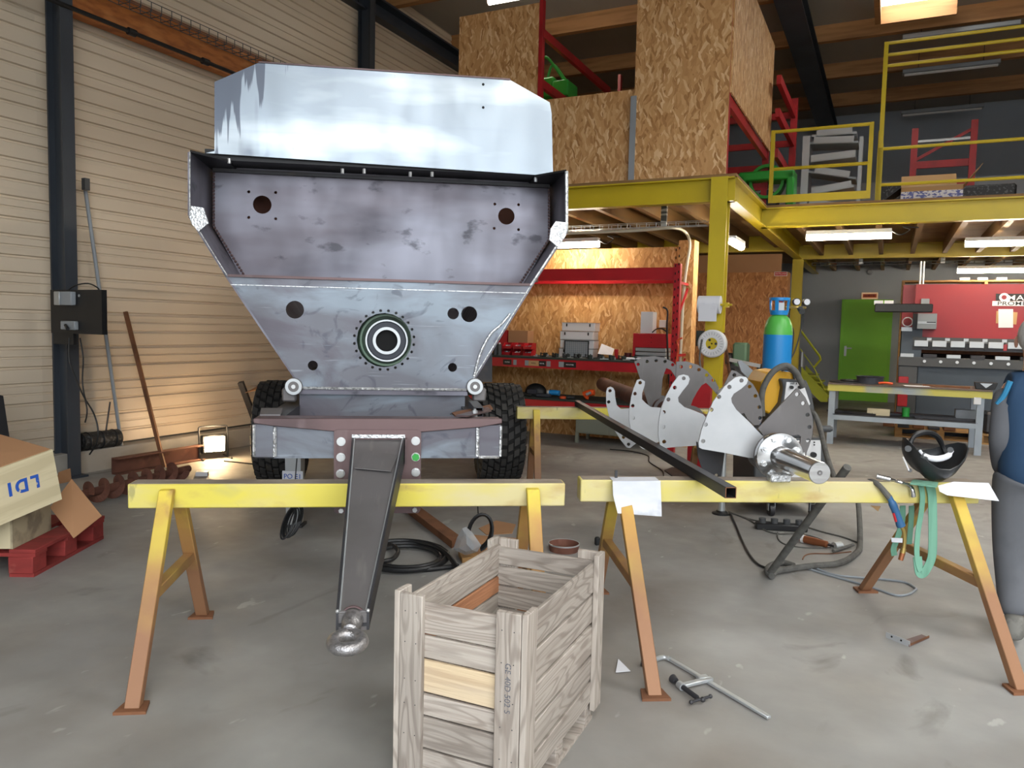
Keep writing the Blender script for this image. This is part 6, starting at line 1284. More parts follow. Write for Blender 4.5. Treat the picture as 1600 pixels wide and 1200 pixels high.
# auger on the floor
A_, B_ = G(132, 772, .095), G(283, 735, .095); ax_ = (B_ - A_).normalized(); fa = perpframe(A_, ax_); La = (B_ - A_).length
au = thing('auger_screw', 'rusty auger screw lying on the floor beside the brown channel', 'auger', m=fa.m)
MB().cyl((0, -.05, 0), (0, La + .1, 0), .035, n=16).build('auger_shaft', M['rust'], au)
turns = 7; ns = 20; vs = []; fs = []
for k in range(turns * ns + 1):
    t = 2 * math.pi * k / ns; y = La * k / (turns * ns)
    for r in (.034, .095): vs += [V((r * math.cos(t), y, r * math.sin(t))), V((r * math.cos(t), y + .006, r * math.sin(t)))]
    if k: n = 4 * (k - 1); fs += [(n, n + 2, n + 6, n + 4), (n + 1, n + 5, n + 7, n + 3), (n + 2, n + 3, n + 7, n + 6)]
MB().add(vs, fs).build('auger_flight', M['rust'], au, smooth=False)
a, b = G(180, 742, 0), G(316, 718, 0); f = perpframe(a, b - a); Lb = (b - a).length
th = thing('brown_channel', 'long brown steel channel lying behind the auger screw', 'channel', m=f.m)
MB().bb((-.05, 0, 0), (.05, Lb, .012)).build('bottom_flange', M['rust'], th); MB().bb((-.052, 0, .012), (-.04, Lb, .15)).build('web', M['rust'], th); MB().bb((-.05, 0, .15), (.05, Lb, .162)).build('top_flange', M['rust'], th)
c = G(316, 743); tag(MB().box((0, 0, .02), (.11, .07, .04)).build('small_block', M['white'], None, m=Fr(c, .2).m), 'small white block on the floor below the floodlight', 'block')
# floodlight on the floor
c = G(334, 716); th = thing('floodlight', 'lit warm floodlight on a black frame standing on the floor by the left wall', 'floodlight', c, math.radians(38))
MB().bb((-.13, -.03, .06), (.13, .05, .26)).build('lamp_housing', M['black'], th, bevel=.01)
MB().bb((-.105, -.034, .08), (.105, -.03, .24)).build('lamp_glass', M['flood'], th)
MB().tube([(-.15, 0, 0), (-.15, 0, .20), (-.15, .02, .32), (-.12, .02, .35), (.12, .02, .35), (.15, .02, .32), (.15, 0, .2), (.15, 0, 0)], .010, sm=3).build('frame', M['black'], th)
for x in (-.15, .15): MB().tube([(x, -.14, .01), (x, .14, .01)], .010).build('foot_tube', M['black'], th)
l = bpy.data.lights.new('flood_bulb', 'AREA'); l.shape = 'RECTANGLE'; l.size = .2; l.size_y = .15; l.energy = 16; l.color = (1, .72, .42)
lo = bpy.data.objects.new('flood_bulb', l); COL.objects.link(lo); lo.parent = th; lo.matrix_local = MX.Translation((0, -.045, .16)) @ MX.Rotation(math.radians(90 + 12), 4, 'X')
l2 = bpy.data.lights.new('flood_spill', 'POINT'); l2.energy = 13; l2.color = (1, .70, .40); l2.shadow_soft_size = .08
lo = bpy.data.objects.new('flood_spill', l2); COL.objects.link(lo); lo.parent = th; lo.location = (0, -.10, .34)
tag(MB().tube([G(350, 720, .008), G(370, 722, .008), G(400, 725, .008), G(440, 724, .008)], .007, sm=4).build('lamp_cable', M['black'], None), 'thin cable running right from the floodlight over the floor', 'cable')
# boxes on the red pallet
pc = G(56, 902); PF = Fr((pc.x, pc.y, 0), math.radians(2))
pal = thing('pallet', 'red painted wooden pallet on the floor at the left edge, under the white boxes', 'pallet', (pc.x, pc.y, 0), math.radians(2))
for x in (-.08, -.62, -1.12):
    for y in (.06, .40, .74): MB().bb((x - .07, y - .07, .022), (x + .07, y + .07, .12)).build('block', M['redpallet'], pal, bevel=.004)
for x in (-.08, -.62, -1.12): MB().bb((x - .07, 0, 0), (x + .07, .81, .022)).build('skid_board', M['redpallet'], pal)
for y in (.06, .40, .74): MB().bb((-1.2, y - .06, .12), (0, y + .06, .14)).build('cross_board', M['redpallet'], pal)
for k in range(6): x = -1.2 + k * .21; MB().bb((x, 0, .14), (x + .15, .81, .162)).build('deck_board', M['redpallet'], pal, bevel=.002)
# second block line visible at the back right
zt = .163
# lower pale wooden box
lb_ = PF.at(20, 858, 2, zt); 
def boxed(name, lab, o, rz, dx, dy, dz, mt, tilt=0, bevel=.004):
    th = thing(name, lab, 'box', m=MX.Translation(V(o)) @ MX.Rotation(rz, 4, 'Z') @ MX.Rotation(math.radians(tilt), 4, 'Y')); return th
th2 = boxed('wooden_box', 'pale wooden box with a dirty right side standing on the red pallet', G(20, 858, zt), math.radians(4), 0, 0, 0, 'whitewood')
MB().bb((-.55, 0, 0), (-.012, .42, .20)).build('box_body', M['whitewood'], th2, bevel=.003); MB().bb((-.012, 0, 0), (0, .42, .20)).build('side_board', mk('dirty_box_wood', 'a89c80', [('6e6454', (8, 8, 8), .45, .6, .7)], rough=.85), th2)
# upper box with lettering, tilted
yl = 4.35
q = [D(u, v, y_) for u, v, y_ in ((-40, 838, 4.05), (97, 780, 4.50), (80, 702, 4.45), (-40, 745, 4.05))]
o_ = q[0]; xv = (q[1] - q[0]).normalized(); zv = (q[3] - q[0]); zv = (zv - xv * zv.dot(xv)).normalized(); yv = zv.cross(xv).normalized()
m_ = MX((xv, yv, zv)).transposed().to_4x4(); m_ = MX.Translation(o_) @ m_
lt = thing('lettered_box', 'pale wooden box with upside-down blue LDI lettering, tilted on the lower boxes', 'box', m=m_); FL = FR[lt.name]
ql = [FL.i @ p for p in q]; L_ = ql[1].x; H1 = ql[2].z; H0 = ql[3].z
MB().prism([(0, 0, 0), (L_, 0, 0), (ql[2].x, 0, H1), (0, 0, H1 + .0)], (0, .014, 0)).build('front_board', M['whitewood'], lt)
MB().prism([(0, .45, 0), (L_, .45, 0), (ql[2].x, .45, H1), (0, .45, H1)], (0, .014, 0)).build('back_board', M['whitewood'], lt)
MB().prism([(L_ - .014, .014, 0), (L_, .014, 0), (ql[2].x, .014, H1), (ql[2].x - .014, .014, H1)], (0, .436, 0)).build('end_board', M['whitewood'], lt)
MB().bb((0, .014, 0), (L_ - .02, .45, .012)).build('bottom_board', M['whitewood'], lt)
MB().prism([(0, .02, H1 - .004), (ql[2].x, .02, H1 - .004), (ql[2].x - .02, .47, H1 + .05), (0, .47, H1 + .08)], (0, 0, .006)).build('cardboard_top', M['cardboard'], lt)
lc = FL.at(37, 757, 1, 0)
M['bluepaint'] = mk('blue_lettering', '1f4fa8', [('c9bd9c', (30, 30, 30), .66, .7, .8)], rough=.7)
text('lettering', 'LDI', .105, M['bluepaint'], lt, MX.Translation((lc.x, -.002, lc.z)) @ XZ @ MX.Rotation(math.radians(176), 4, 'Z'), ext=.0006, sx=.95, bold=.004, sp=1.35)
# cardboard flaps on the right of the boxes
q = [D(u, v, y) for u, v, y in ((78, 793, 4.75), (112, 748, 4.85), (159, 806, 4.85), (115, 841, 4.70))]
tag(MB().sheet(*q, th=.006).build('cardboard_flap', M['cardboard'], None), 'folded brown cardboard sheet leaning over the right end of the red pallet', 'cardboard')
q = [D(u, v, y) for u, v, y in ((88, 757, 4.9), (92, 738, 4.9), (110, 732, 5.0), (112, 752, 5.0))]
tag(MB().sheet(*q, th=.004).build('cardboard_piece', M['cardboard'], None), 'small brown cardboard piece behind the box with blue lettering', 'cardboard')
pc2 = G(128, 850); 
# cardboard behind the left tyre
c = G(418, 700); tB_ = [('cardboard_box', 'tall open cardboard box behind the left tyre of the trailer', 'cardboard', (409, 600), (452, 690), 8.9)]
for n_, lab, mt, a_, b_, yy_ in tB_:
    a, b = D(*a_, yy_), D(*b_, yy_); th = thing(n_, lab, 'box', ((a.x + b.x) / 2, yy_, max(0, b.z) * 0)); w2 = (b.x - a.x) / 2
    MB().bb((-w2, 0, 0), (w2, .3, a.z)).build('carton', M[mt], th, bevel=.004)
    MB().sheet((-w2, 0, a.z), (-w2 - .16, -.1, a.z - .10), (w2 * .3, -.2, a.z + .02), (w2 * .6, 0, a.z), .004).build('flap', M[mt], th)
# axle stand with white label
ya_ = 5.6; a, b = D(449, 717, ya_), D(473, 752, ya_); cx_ = (a.x + b.x) / 2
th = thing('axle_stand', 'pale tapered prop with a white and blue label under the left chassis rail', 'prop', (cx_, ya_, 0))
MB().box((0, 0, .43), (.10, .10, .86), taper=1.25).build('prop_body', M['galv'], th); MB().bb((-.075, -.065, .30), (.075, -.052, .42)).build('label_plate', M['paper'], th)
text('label_lettering', 'PO E1', .05, M['bluepaint'], th, MX.Translation((0, -.067, .38)) @ XZ); MB().bb((-.07, -.07, .0), (.07, .07, .02)).build('foot', M['steeldark'], th)

# ================================================================ FLOOR ITEMS UNDER THE TRAILER
def coil(name, lab, cen, rx, rz_, n, r, mt, y, tilt=0, lean_=0, jit=.12, sd=1):
    c = D(*cen, y); rr = random.Random(sd); m = MB()
    for k in range(n):
        R1_, R2_ = rx * y / FPX * (1 + rr.uniform(-jit, jit)), rz_ * y / FPX * (1 + rr.uniform(-jit * .4, jit * .4)); pts = []
        for i in range(25):
            t = 2 * math.pi * i / 24; pts.append(c + V((R1_ * math.cos(t) + rr.uniform(-.0, .0) + .02 * (k - n / 2) * .3 + lean_ * math.sin(t) * R2_, .015 * (k - n / 2) + tilt * math.sin(t), R2_ * math.sin(t))))
        m.tube(pts, r, 6)
    return tag(m.build(name, M[mt], None), lab, 'cable')
coil('hanging_cable_coil', 'narrow coil of thin black cable hanging under the left part of the trailer', (457, 815), 10, 22, 6, .006, 'hose', 5.0, .03, .25, .3)
tag(MB().tube([D(458, 793, 5.0), D(460, 770, 5.0), D(462, 740, 4.9), D(464, 716, 4.8)], .004, 6).build('hanging_wire', M['hose'], None), 'thin wire holding the left hanging cable coil', 'wire')
c = D(750, 832, 4.9); m = MB()
for k in range(4):
    pts = []
    for i in range(22):
        t = math.radians(250 - i * 15.5 + 0); R1_, R2_ = (20 - k) * 4.9 / FPX, (30 - k * 1.3) * 4.9 / FPX
        pts.append(c + V((R1_ * math.cos(t) + .015 * math.sin(t), .012 * k, R2_ * math.sin(t))))
    m.tube(pts, .008, 6)
tag(m.build('cable_ring', M['hose'], None), 'ring of black cable hanging under the trailer with a plastic bag on it', 'cable')
tag(MB().tube([D(747, 802, 4.9), D(746, 780, 4.85), D(747, 740, 4.8), D(746, 714, 4.6)], .004, 6).build('hanging_wire', M['hose'], None), 'thin wire holding the cable ring with the plastic bag', 'wire')
pb = thing('plastic_bag', 'crumpled clear plastic bag on the end of the black cable ring', 'bag', G(730, 868)); FB = FR[pb.name]
q = [(728, 823), (738, 832), (752, 852), (746, 862), (728, 868), (708, 858), (714, 840), (722, 826)]
rr = random.Random(2); ctr = FB.i @ D(730, 846, 4.8); rim = [FB.i @ D(u, v, 4.85 + rr.uniform(-.02, .02)) for u, v in q]
vs = [ctr + V((0, -.06, 0)), ctr + V((0, .06, 0))] + rim + [ctr.lerp(p, .55) + V((0, -.05 + rr.uniform(-.03, .03), 0)) for p in rim]; n = len(rim); fs = []
for i in range(n): j = (i + 1) % n; fs += [(2 + i, 2 + j, 2 + n + j, 2 + n + i), (2 + n + i, 2 + n + j, 0), (2 + i, 1, 2 + j)]
MB().add(vs, fs).build('bag_film', mk('clear_film', 'b4b8bc', rough=.25, alpha=.5), pb, smooth=False)
# big coil of black hose lying on the floor
rr = random.Random(8); m = MB(); cc_ = G(630, 869)
for k in range(4):
    pts = []; 
    for i in range(33):
        t = 2 * math.pi * i / 32; u = 628 + (72 - k * 6 + rr.uniform(-1, 1)) * math.cos(t) + k * 2; v = 868 - (22 + 1.5 - k * 2.2) * math.sin(t) + (k % 2) * 2; pts.append(G(u, v, .016 + .01 * (k % 2)))
    m.tube(pts, .015, 8)
m.tube([G(u, v, .04) for u, v in ((600, 846), (640, 845), (680, 854), (700, 868), (712, 884), (716, 889))], .015, 8, sm=5)
m.tube([G(u, v, .018) for u, v in ((580, 878), (622, 888), (660, 890), (700, 886), (716, 884))], .015, 8, sm=5)
m.tube([G(u, v, .03) for u, v in ((590, 850), (612, 852), (622, 862), (612, 874), (590, 878))], .014, 8, sm=5)
tag(m.build('hose_coil', M['hose'], None), 'big coil of thick black hose lying on the floor behind the drawbar', 'hose')
def flat(name, lab, cat, pts, th_, mt, z=0): return tag(MB().prism([G(u, v, z) for u, v in pts], (0, 0, th_)).build(name, M[mt], None), lab, cat)
flat('wooden_beam', 'brown wooden beam lying on the floor under the trailer', 'beam', ((634, 800), (650, 797), (718, 848), (706, 857)), .05, 'rustbar')
flat('cardboard_sheet', 'flat brown cardboard on the floor behind the plastic bag', 'cardboard', ((712, 846), (735, 836), (812, 842), (800, 864), (722, 868)), .004, 'cardboard')
flat('cardboard_sheet', 'smaller reddish cardboard on the floor just behind the other one', 'cardboard', ((748, 826), (775, 814), (806, 820), (800, 834), (760, 836)), .004, 'cardboard')
flat('wooden_offcut', 'short pale wood offcut on the floor in front of the plastic bag', 'wood', ((716, 868), (742, 866), (748, 874), (722, 880)), .03, 'pallet')
c = G(881, 860); th = thing('steel_pan', 'round dark steel ring pan on the floor behind the crate', 'pan', c); rp = 25 * c.y / FPX
MB().lathe((0, 0, 0), (0, 0, 1), [(.01, 0), (rp * .9, 0), (rp, .05), (rp * .95, .05), (rp * .85, .01), (.01, .006)], 32).build('pan_body', M['rust'], th); MB().lathe((0, 0, .045), (0, 0, 1), [(rp * .95, 0), (rp, 0), (rp, .008), (rp * .95, .008)], 32, True).build('rim', M['galv'], th)
c = G(933, 852); tag(MB().box((0, 0, .03), (.035, .03, .06)).build('rubber_stopper', M['black'], None, m=Fr(c, .3).m, bevel=.008), 'small black stopper on the floor behind the back leg of the right sawhorse', 'knob')
tag(MB().prism([G(u, v, .004) for u, v in ((966, 1030), (985, 1049), (962, 1051))], (0, 0, .002)).build('paper_scrap', M['paper'], None), 'white paper corner on the floor right of the crate', 'paper')
# steel angle on the floor at the right
def vplate(pts, z1): 
    a, b = G(*pts[0]), G(*pts[1]); d = (b - a).normalized(); n = V((-d.y, d.x, 0)) * .004
    return MB().prism([a, b, b + V((0, 0, z1)), a + V((0, 0, z1))], n)
ab = thing('steel_angle', 'small L-shaped steel angle with two holes on the floor inside the right sawhorse', 'angle', G(1421, 1009)); FA = FR[ab.name]
pl_ = vplate(((1384, 996), (1421, 1011)), .028); pl_.build('long_flange', M['palelate'], ab, world=True)
a, b = G(1384, 996), G(1421, 1011)
for t in (.25, .65): 
    p = a.lerp(b, t) + V((0, 0, .016)); d = (b - a).normalized(); nn = V((d.y, -d.x, 0)); MB().cyl(FA.i @ (p), FA.i @ (p + nn * .0015), .005, n=10).build('hole', M['holeblack'], ab)
vplate(((1421, 1011), (1452, 997)), .012).build('short_flange', M['rustbar'], ab, world=True)
MB().prism([G(u, v, .001) for u, v in ((1421, 1011), (1452, 997), (1440, 992), (1412, 1001))], (0, 0, .003)).build('base_flange', M['steelbrown'], ab, world=True)
# F-clamp on the floor
fcmp = thing('bar_clamp', 'galvanised bar clamp with a screw handle lying on the floor, right of the crate', 'clamp', G(1090, 1060)); FC = FR[fcmp.name]
def fcb(n, mt, mb, **k): return mb.build(n, M[mt], fcmp, world=True, **k)
fcb('rail', 'galv', MB().bar(G(1042, 1027, .012), G(1202, 1121, .012), .022, .012), bevel=.002)
fcb('fixed_jaw', 'galv', MB().tube([G(1046, 1030, .014), G(1036, 1027, .016), G(1022, 1031, .016), G(1008, 1036, .014)], [.010, .011, .011, .013], 8, sm=4))
fcb('jaw_pad', 'steeldark', MB().box(G(1008, 1037, .012), (.035, .03, .022)), bevel=.004)
fcb('sliding_arm', 'galv', MB().bar(G(1112, 1060, .018), G(1064, 1072, .018), .026, .016).box(G(1098, 1061, .014), (.05, .035, .028), MX.Rotation(.3, 3, 'Z')), bevel=.003)
scw = fcb('screw', 'steeldark', MB().tube([G(1054, 1064, .016), G(1062, 1070, .018), G(1090, 1091, .018)], .0085, 10))
m = MB(); a, b = G(1066, 1073, .018), G(1089, 1090, .018)
for k in range(22): c = a.lerp(b, k / 21); m.cyl(c, c + (b - a).normalized() * .0015, .0105, n=10)
o = m.build('thread', M['steeldark'], fcmp, world=True); o['kind'] = 'stuff'
fcb('nut', 'galv', MB().cyl(G(1061, 1069, .018), G(1067, 1074, .018), .016, n=14)); fcb('swivel_pad', 'steeldark', MB().cyl(G(1051, 1060, .02), G(1056, 1064, .02), .019, .013, n=16))
fcb('tommy_bar', 'steeldark', MB().cyl(G(1079, 1097, .016), G(1110, 1088, .02), .006, n=8).ball(G(1080, 1097, .016), .009).ball(G(1110, 1088, .02), .009)); fcb('screw_end', 'steeldark', MB().ball(G(1098, 1093, .018), .011))

# ================================================================ THINGS ON THE RIGHT SAWHORSE
ZT2 = .7868
def s2(u, v, y=-.055): return SH2.w(SH2.at(u, v, 1, y))
# photo print hanging over the beam
pr_ = thing('printed_photo', 'printed photo sheet hanging over the left end of the right sawhorse beam', 'sheet', m=SH2.m @ MX.Translation(SH2.at(994, 755, 1, -.056)))
FPp = FR[pr_.name]; q = [FPp.i @ s2(u, v, y_) for u, v, y_ in ((957, 752, -.09), (1032, 751, -.09), (1033, 777, -.12), (1034, 807, -.165), (965, 802, -.165), (958, 774, -.12))]
MB().prism(q, (0, -.0008, 0)).build('sheet_front', M['photo'], pr_)
qq = [FPp.i @ SH2.w(SH2.at(u, 752, 1, y_)) for u, y_ in ((958, -.09), (1031, -.09))]
MB().prism([qq[0], qq[1], qq[1] + V((.0, .085, .003)), qq[0] + V((0, .085, .003))], (0, 0, .001)).build('sheet_fold', M['photo'], pr_)
p = SH2.at(961, 748, 1, .0); tag(MB().box((0, 0, .02), (.012, .012, .04)).build('small_pin', M['steeldark'], None, m=SH2.m @ MX.Translation((p.x, -.02, .786))), 'small dark pin standing on the beam beside the printed sheet', 'pin')
# white sheet under the mask
a_ = [SH2.at(u, v, 2, ZT2) for u, v in ((1470, 762), (1546, 756), (1500, 753), (1462, 753))]
q = [SH2.w(SH2.at(u, v, 1, y_)) for u, v, y_ in ((1468, 768, -.12), (1480, 774, -.15), (1561, 783, -.16), (1545, 755, -.01), (1490, 752, .04), (1466, 757, -.04))]
for i, z_ in enumerate((None, None, None, .800, .789, .789)):
    if z_: q[i] = SH2.w(SH2.at(*((0, 0), (0, 0), (0, 0), (1545, 755), (1490, 753), (1466, 759))[i], 2, z_))
tag(MB().prism(q, (0, 0, .0012)).build('paper_sheet', M['paper'], None), 'white paper sheet under the welding mask, overhanging the beam end', 'paper')
# welding mask (turned upwards, headgear above)
mx = SH2.at(1455, 756, 1, -.01)
wm = thing('welding_helmet', 'black welding helmet with white sweatband lying face down at the right end of the sawhorse', 'welding helmet', m=SH2.m @ MX.Translation((mx.x, -.01, ZT2)))
FM = FR[wm.name]
def mp(u, v, y): return FM.i @ SH2.w(SH2.at(u, v, 1, y))
# open shell: rings of outline points from the rim (front-left edge) to the bulged bottom right
rimL = [(1418, 690), (1410, 705), (1406, 722), (1410, 745), (1420, 756), (1440, 762), (1462, 762)]
def shell():
    m = MB(); vs = []; nU, nV = 18, 9
    C = V((0.0, 0, .10)); rx, ry, rz2 = .158, .125, .165
    tilt = MX.Rotation(math.radians(4), 3, 'Y') @ MX.Rotation(math.radians(14), 3, 'X')
    for th_ in (1.0, .965):
        for j in range(nV + 1):
            ph = math.radians(90) * (j / nV)           # 0 at the rim, 90 at the crown
            for i in range(nU):
                t = 2 * math.pi * i / nU; rimlift = .052 * math.cos(2 * t)
                p = V((rx * math.cos(t) * math.cos(ph * .98), ry * math.sin(t) * math.cos(ph * .98), -rz2 * math.sin(ph) * .80 + rimlift * math.cos(ph)))
                vs.append(tilt @ (p * th_) + V((0, 0, .118)))
    fs = []
    for L0 in (0, (nV + 1) * nU):
        for j in range(nV):
            for i in range(nU): a = L0 + j * nU; fs.append((a + i, a + (i + 1) % nU, a + nU + (i + 1) % nU, a + nU + i))
    o2 = (nV + 1) * nU; fs += [(i, (i + 1) % nU, o2 + (i + 1) % nU, o2 + i) for i in range(nU)]
    fs += [tuple(nV * nU + i for i in range(nU)), tuple(o2 + nV * nU + i for i in range(nU))]
    return m.add(vs, fs)
sh_ = shell(); zmin = min(p.z for p in sh_.v); sh_.v = [p - V((0, 0, zmin)) for p in sh_.v]
M['helmet'] = mk('helmet_black', '26282a', rough=.38)
sh_.build('shell', M['helmet'], wm, ang=60)
MB().tube([mp(u, v, y_) for u, v, y_ in ((1421, 703, -.03), (1424, 688, -.02), (1434, 678, .0), (1452, 676, .03), (1466, 684, .05), (1474, 700, .06), (1480, 712, .04))], [.012, .011, .014, .014, .014, .012, .012], 8, sm=5).build('headband', M['black'], wm)
MB().tube([mp(u, v, y_) for u, v, y_ in ((1437, 704, -.07), (1444, 712, -.09), (1462, 717, -.10), (1480, 713, -.09), (1487, 704, -.07))], [.008, .013, .015, .014, .010], 10, sm=4).build('sweatband', M['paper'], wm)
MB().tube([mp(u, v, y_) for u, v, y_ in ((1440, 711, -.08), (1446, 714, -.09), (1449, 715, -.09))], .017, 8).build('band_clip', M['darkgrey'], wm)
MB().cyl(mp(1419, 701, -.13), mp(1419, 701, -.10), .015, n=18).build('side_knob', M['darkgrey'], wm)
MB().tube([mp(1411, 714, -.128), mp(1420, 735, -.128)], .0035, 6).build('logo_stripe', M['white'], wm); MB().cyl(mp(1422, 735, -.13), mp(1422, 735, -.12), .009, n=12).build('small_knob', M['darkgrey'], wm)
MB().cyl(mp(1485, 703, -.09), mp(1485, 703, -.06), .014, n=14).build('side_knob', M['darkgrey'], wm)
# chrome socket wrench lying bent over the beam
cw = thing('chrome_tool', 'chromed bent tool lying over the front edge of the sawhorse beam', 'tool', m=SH2.m @ MX.Translation(SH2.at(1400, 754, 2, ZT2)))
FCw = FR[cw.name]
def cp(u, v, z=None, y=None): return FCw.i @ SH2.w(SH2.at(u, v, 2, z) if y is None else SH2.at(u, v, 1, y))
MB().tube([cp(1370, 744, .815), cp(1391, 749, .805)], .013, 12).build('socket_head', M['chrome'], cw); MB().tube([cp(1391, 749, .805), cp(1408, 754, .80), cp(1420, 758, y=-.058), cp(1425, 765, y=-.068), cp(1427, 776, y=-.068)], [.008, .007, .010, .012, .013], 12, sm=4).build('bent_rod', M['chrome'], cw)
# green sling over the beam
sl = thing('lifting_sling', 'green textile lifting sling hanging in loops over the right sawhorse', 'sling', m=SH2.m @ MX.Translation(SH2.at(1445, 770, 1, -.06)))
FS2 = FR[sl.name]
def ribbon(pts, w_, y, name='webbing', th_=.004):
    P_ = spline([FS2.i @ SH2.w(SH2.at(u, v, 1, y if len(r_) == 0 else r_[0])) for u, v, *r_ in pts], 5); vs = []; fs = []
    for j, p in enumerate(P_):
        d = (P_[min(j + 1, len(P_) - 1)] - P_[max(j - 1, 0)]).normalized(); s_ = d.cross(V((0, 1, 0)))
        if s_.length < .3: s_ = V((1, 0, 0))
        s_.normalize(); s_ = s_ * (w_ / 2)
        vs += [p - s_, p + s_, p + s_ + V((0, -th_, 0)), p - s_ + V((0, -th_, 0))]
        if j: a = 4 * (j - 1); fs += [(a, a + 1, a + 5, a + 4), (a + 1, a + 2, a + 6, a + 5), (a + 2, a + 3, a + 7, a + 6), (a + 3, a, a + 4, a + 7)]
    n = len(vs); fs += [(0, 1, 2, 3), (n - 4, n - 3, n - 2, n - 1)]
    return MB().add(vs, fs).build(name, M['sling'], sl)
ribbon([(1452, 756, -.058), (1456, 775, -.066), (1457, 815, -.07), (1457, 850, -.075), (1455, 872, -.08), (1448, 888, -.085), (1442, 896, -.085), (1436, 893, -.08), (1433, 870, -.075)], .044, -.07)
ribbon([(1438, 756, -.062), (1441, 775, -.07), (1439, 800, -.07), (1434, 830, -.075), (1432, 860, -.08), (1434, 880, -.082), (1438, 892, -.086)], .026, -.075)
ribbon([(1410, 790, .07), (1409, 815, .075), (1402, 840, .08), (1396, 856, .085), (1397, 868, .085)], .03, .08); ribbon([(1424, 790, .07), (1423, 815, .075), (1420, 850, .08)], .028, .085)
q = [FS2.i @ SH2.w(SH2.at(u, v, 2, ZT2 + .002)) for u, v in ((1422, 757), (1464, 762), (1466, 755), (1426, 751))]; MB().prism(q, (0, 0, .006)).build('webbing', M['sling'], sl)
MB().prism([FS2.i @ SH2.w(SH2.at(u, v, 1, .05)) for u, v in ((1392, 840), (1410, 841), (1410, 848), (1393, 847))], (0, -.002, 0)).build('sling_label', M['paper'], sl)
# welding torch hung over the beam
to = thing('welding_torch', 'blue-handled welding torch with a brass swan neck hanging over the right sawhorse beam', 'torch', m=SH2.m @ MX.Translation(SH2.at(1385, 770, 1, -.07))); FT = FR[to.name]
def tp_(u, v, y): return FT.i @ SH2.w(SH2.at(u, v, 1, y))
MB().tube([tp_(1352, 752, .04), tp_(1362, 751.5, -.02), tp_(1372, 757, -.065), tp_(1382, 768, -.075), tp_(1390, 778, -.08)], [.011, .012, .013, .014, .015], 10, sm=4).build('torch_cable', M['hosegrey'], to)
MB().tube([tp_(1389, 776, -.08), tp_(1394, 786, -.085), tp_(1399, 798, -.085), tp_(1404, 812, -.085), tp_(1408, 822, -.085)], [.014, .019, .018, .019, .021], 12, sm=4).build('torch_handle', M['torchblue'], to)
MB().tube([tp_(1396, 802, -.105), tp_(1400, 815, -.107)], .006, 8).build('trigger', M['red'], to)
MB().tube([tp_(1408, 823, -.085), tp_(1412, 830, -.085), tp_(1413.5, 845, -.085), tp_(1412, 857, -.085)], .009, 10, sm=4).build('swan_neck', M['brass'], to)
MB().tube([tp_(1412, 857, -.085), tp_(1410, 864, -.085)], .013, 12).build('nozzle_ring', M['brass'], to); MB().tube([tp_(1410.5, 863, -.085), tp_(1407, 875, -.085)], [.013, .012], 12).build('nozzle', M['copper'], to)
q = [s2(u, v, .09) for u, v in ((1360, 790), (1376, 791), (1372, 799), (1367, 795))]; tag(MB().prism(q, (0, .003, 0)).build('cardboard_scrap', M['cardlight'], None), 'small cardboard corner showing below the right sawhorse beam', 'cardboard')

# ================================================================ PERSON AT THE RIGHT EDGE
M['skin'] = mk('skin', 'c08f78', rough=.55); M['hair'] = mk('grey_hair', 'c9c6c2', [('9a9692', (60, 60, 14), .45, .65, .7)], rough=.7)
M['jblue'] = mk('jacket_blue', '24415f', rough=.85); M['jgrey'] = mk('work_cloth_grey', '5d5f64', [('4c4e53', (7, 7, 5), .45, .65, .5)], rough=.9); M['jcyan'] = mk('jacket_piping', '2f7fa8', rough=.8); M['boot'] = mk('boot_grey', '77756f', [('55534e', (20, 20, 20), .45, .6, .6)], rough=.8)
def skin(name, pts, edges, mat, parent, sub=2, root=0):
    me = bpy.data.meshes.new(name); me.from_pydata([p[:3] for p in pts], edges, []); o = bpy.data.objects.new(name, me); COL.objects.link(o); o.parent = parent; me.materials.append(mat)
    o.modifiers.new('skin', 'SKIN').use_smooth_shade = True
    if not me.skin_vertices: pass
    sv = me.skin_vertices[0].data if me.skin_vertices else None
    if sv is None:
        me.attributes; 
    for i, p in enumerate(pts):
        r = p[3]; sv[i].radius = (r, r) if not hasattr(r, '__len__') else r; sv[i].use_root = (i == root)
    s_ = o.modifiers.new('sub', 'SUBSURF'); s_.levels = sub; s_.render_levels = sub
    return o
hp_ = D(1640, 700, 3.75)
PX, PY = D(1624, 700, 3.75).x, 3.78
pe = thing('person', 'grey-haired person in blue and grey work clothes, walking at the right edge', 'person', (PX, PY, 0), math.radians(-25))
# local: +y is ahead (away from the camera), x to the right; left leg behind on the ground
J = dict(pel=(0, 0, .84, (.135, .10)), wai=(0, .02, .98, (.13, .10)), che=(0, .05, 1.14, (.155, .11)), sho=(0, .075, 1.27, (.12, .09)), nec=(0, .10, 1.345, .055), hb=(0, .125, 1.42, .062), hd=(0, .135, 1.50, (.078, .088)), ht=(0, .13, 1.57, .055),
         lhi=(-.085, -.01, .78, .085), lkn=(-.075, .03, .44, .058), lan=(-.055, -.12, .10, .042), lto=(-.07, .02, .045, .038),
         rhi=(.09, .01, .78, .085), rkn=(.10, .17, .45, .058), ran=(.10, .24, .11, .042), rto=(.11, .37, .045, .038),
         lsh=(-.125, .07, 1.26, .055), lel=(-.145, .0, .99, .042), lwr=(-.11, .12, .79, .030), lpa=(-.105, .16, .735, (.036, .02)),
         rsh=(.17, .07, 1.26, .062), rel=(.24, .12, 1.01, .045), rwr=(.21, .30, .88, .030), rpa=(.20, .35, .85, (.036, .02)))
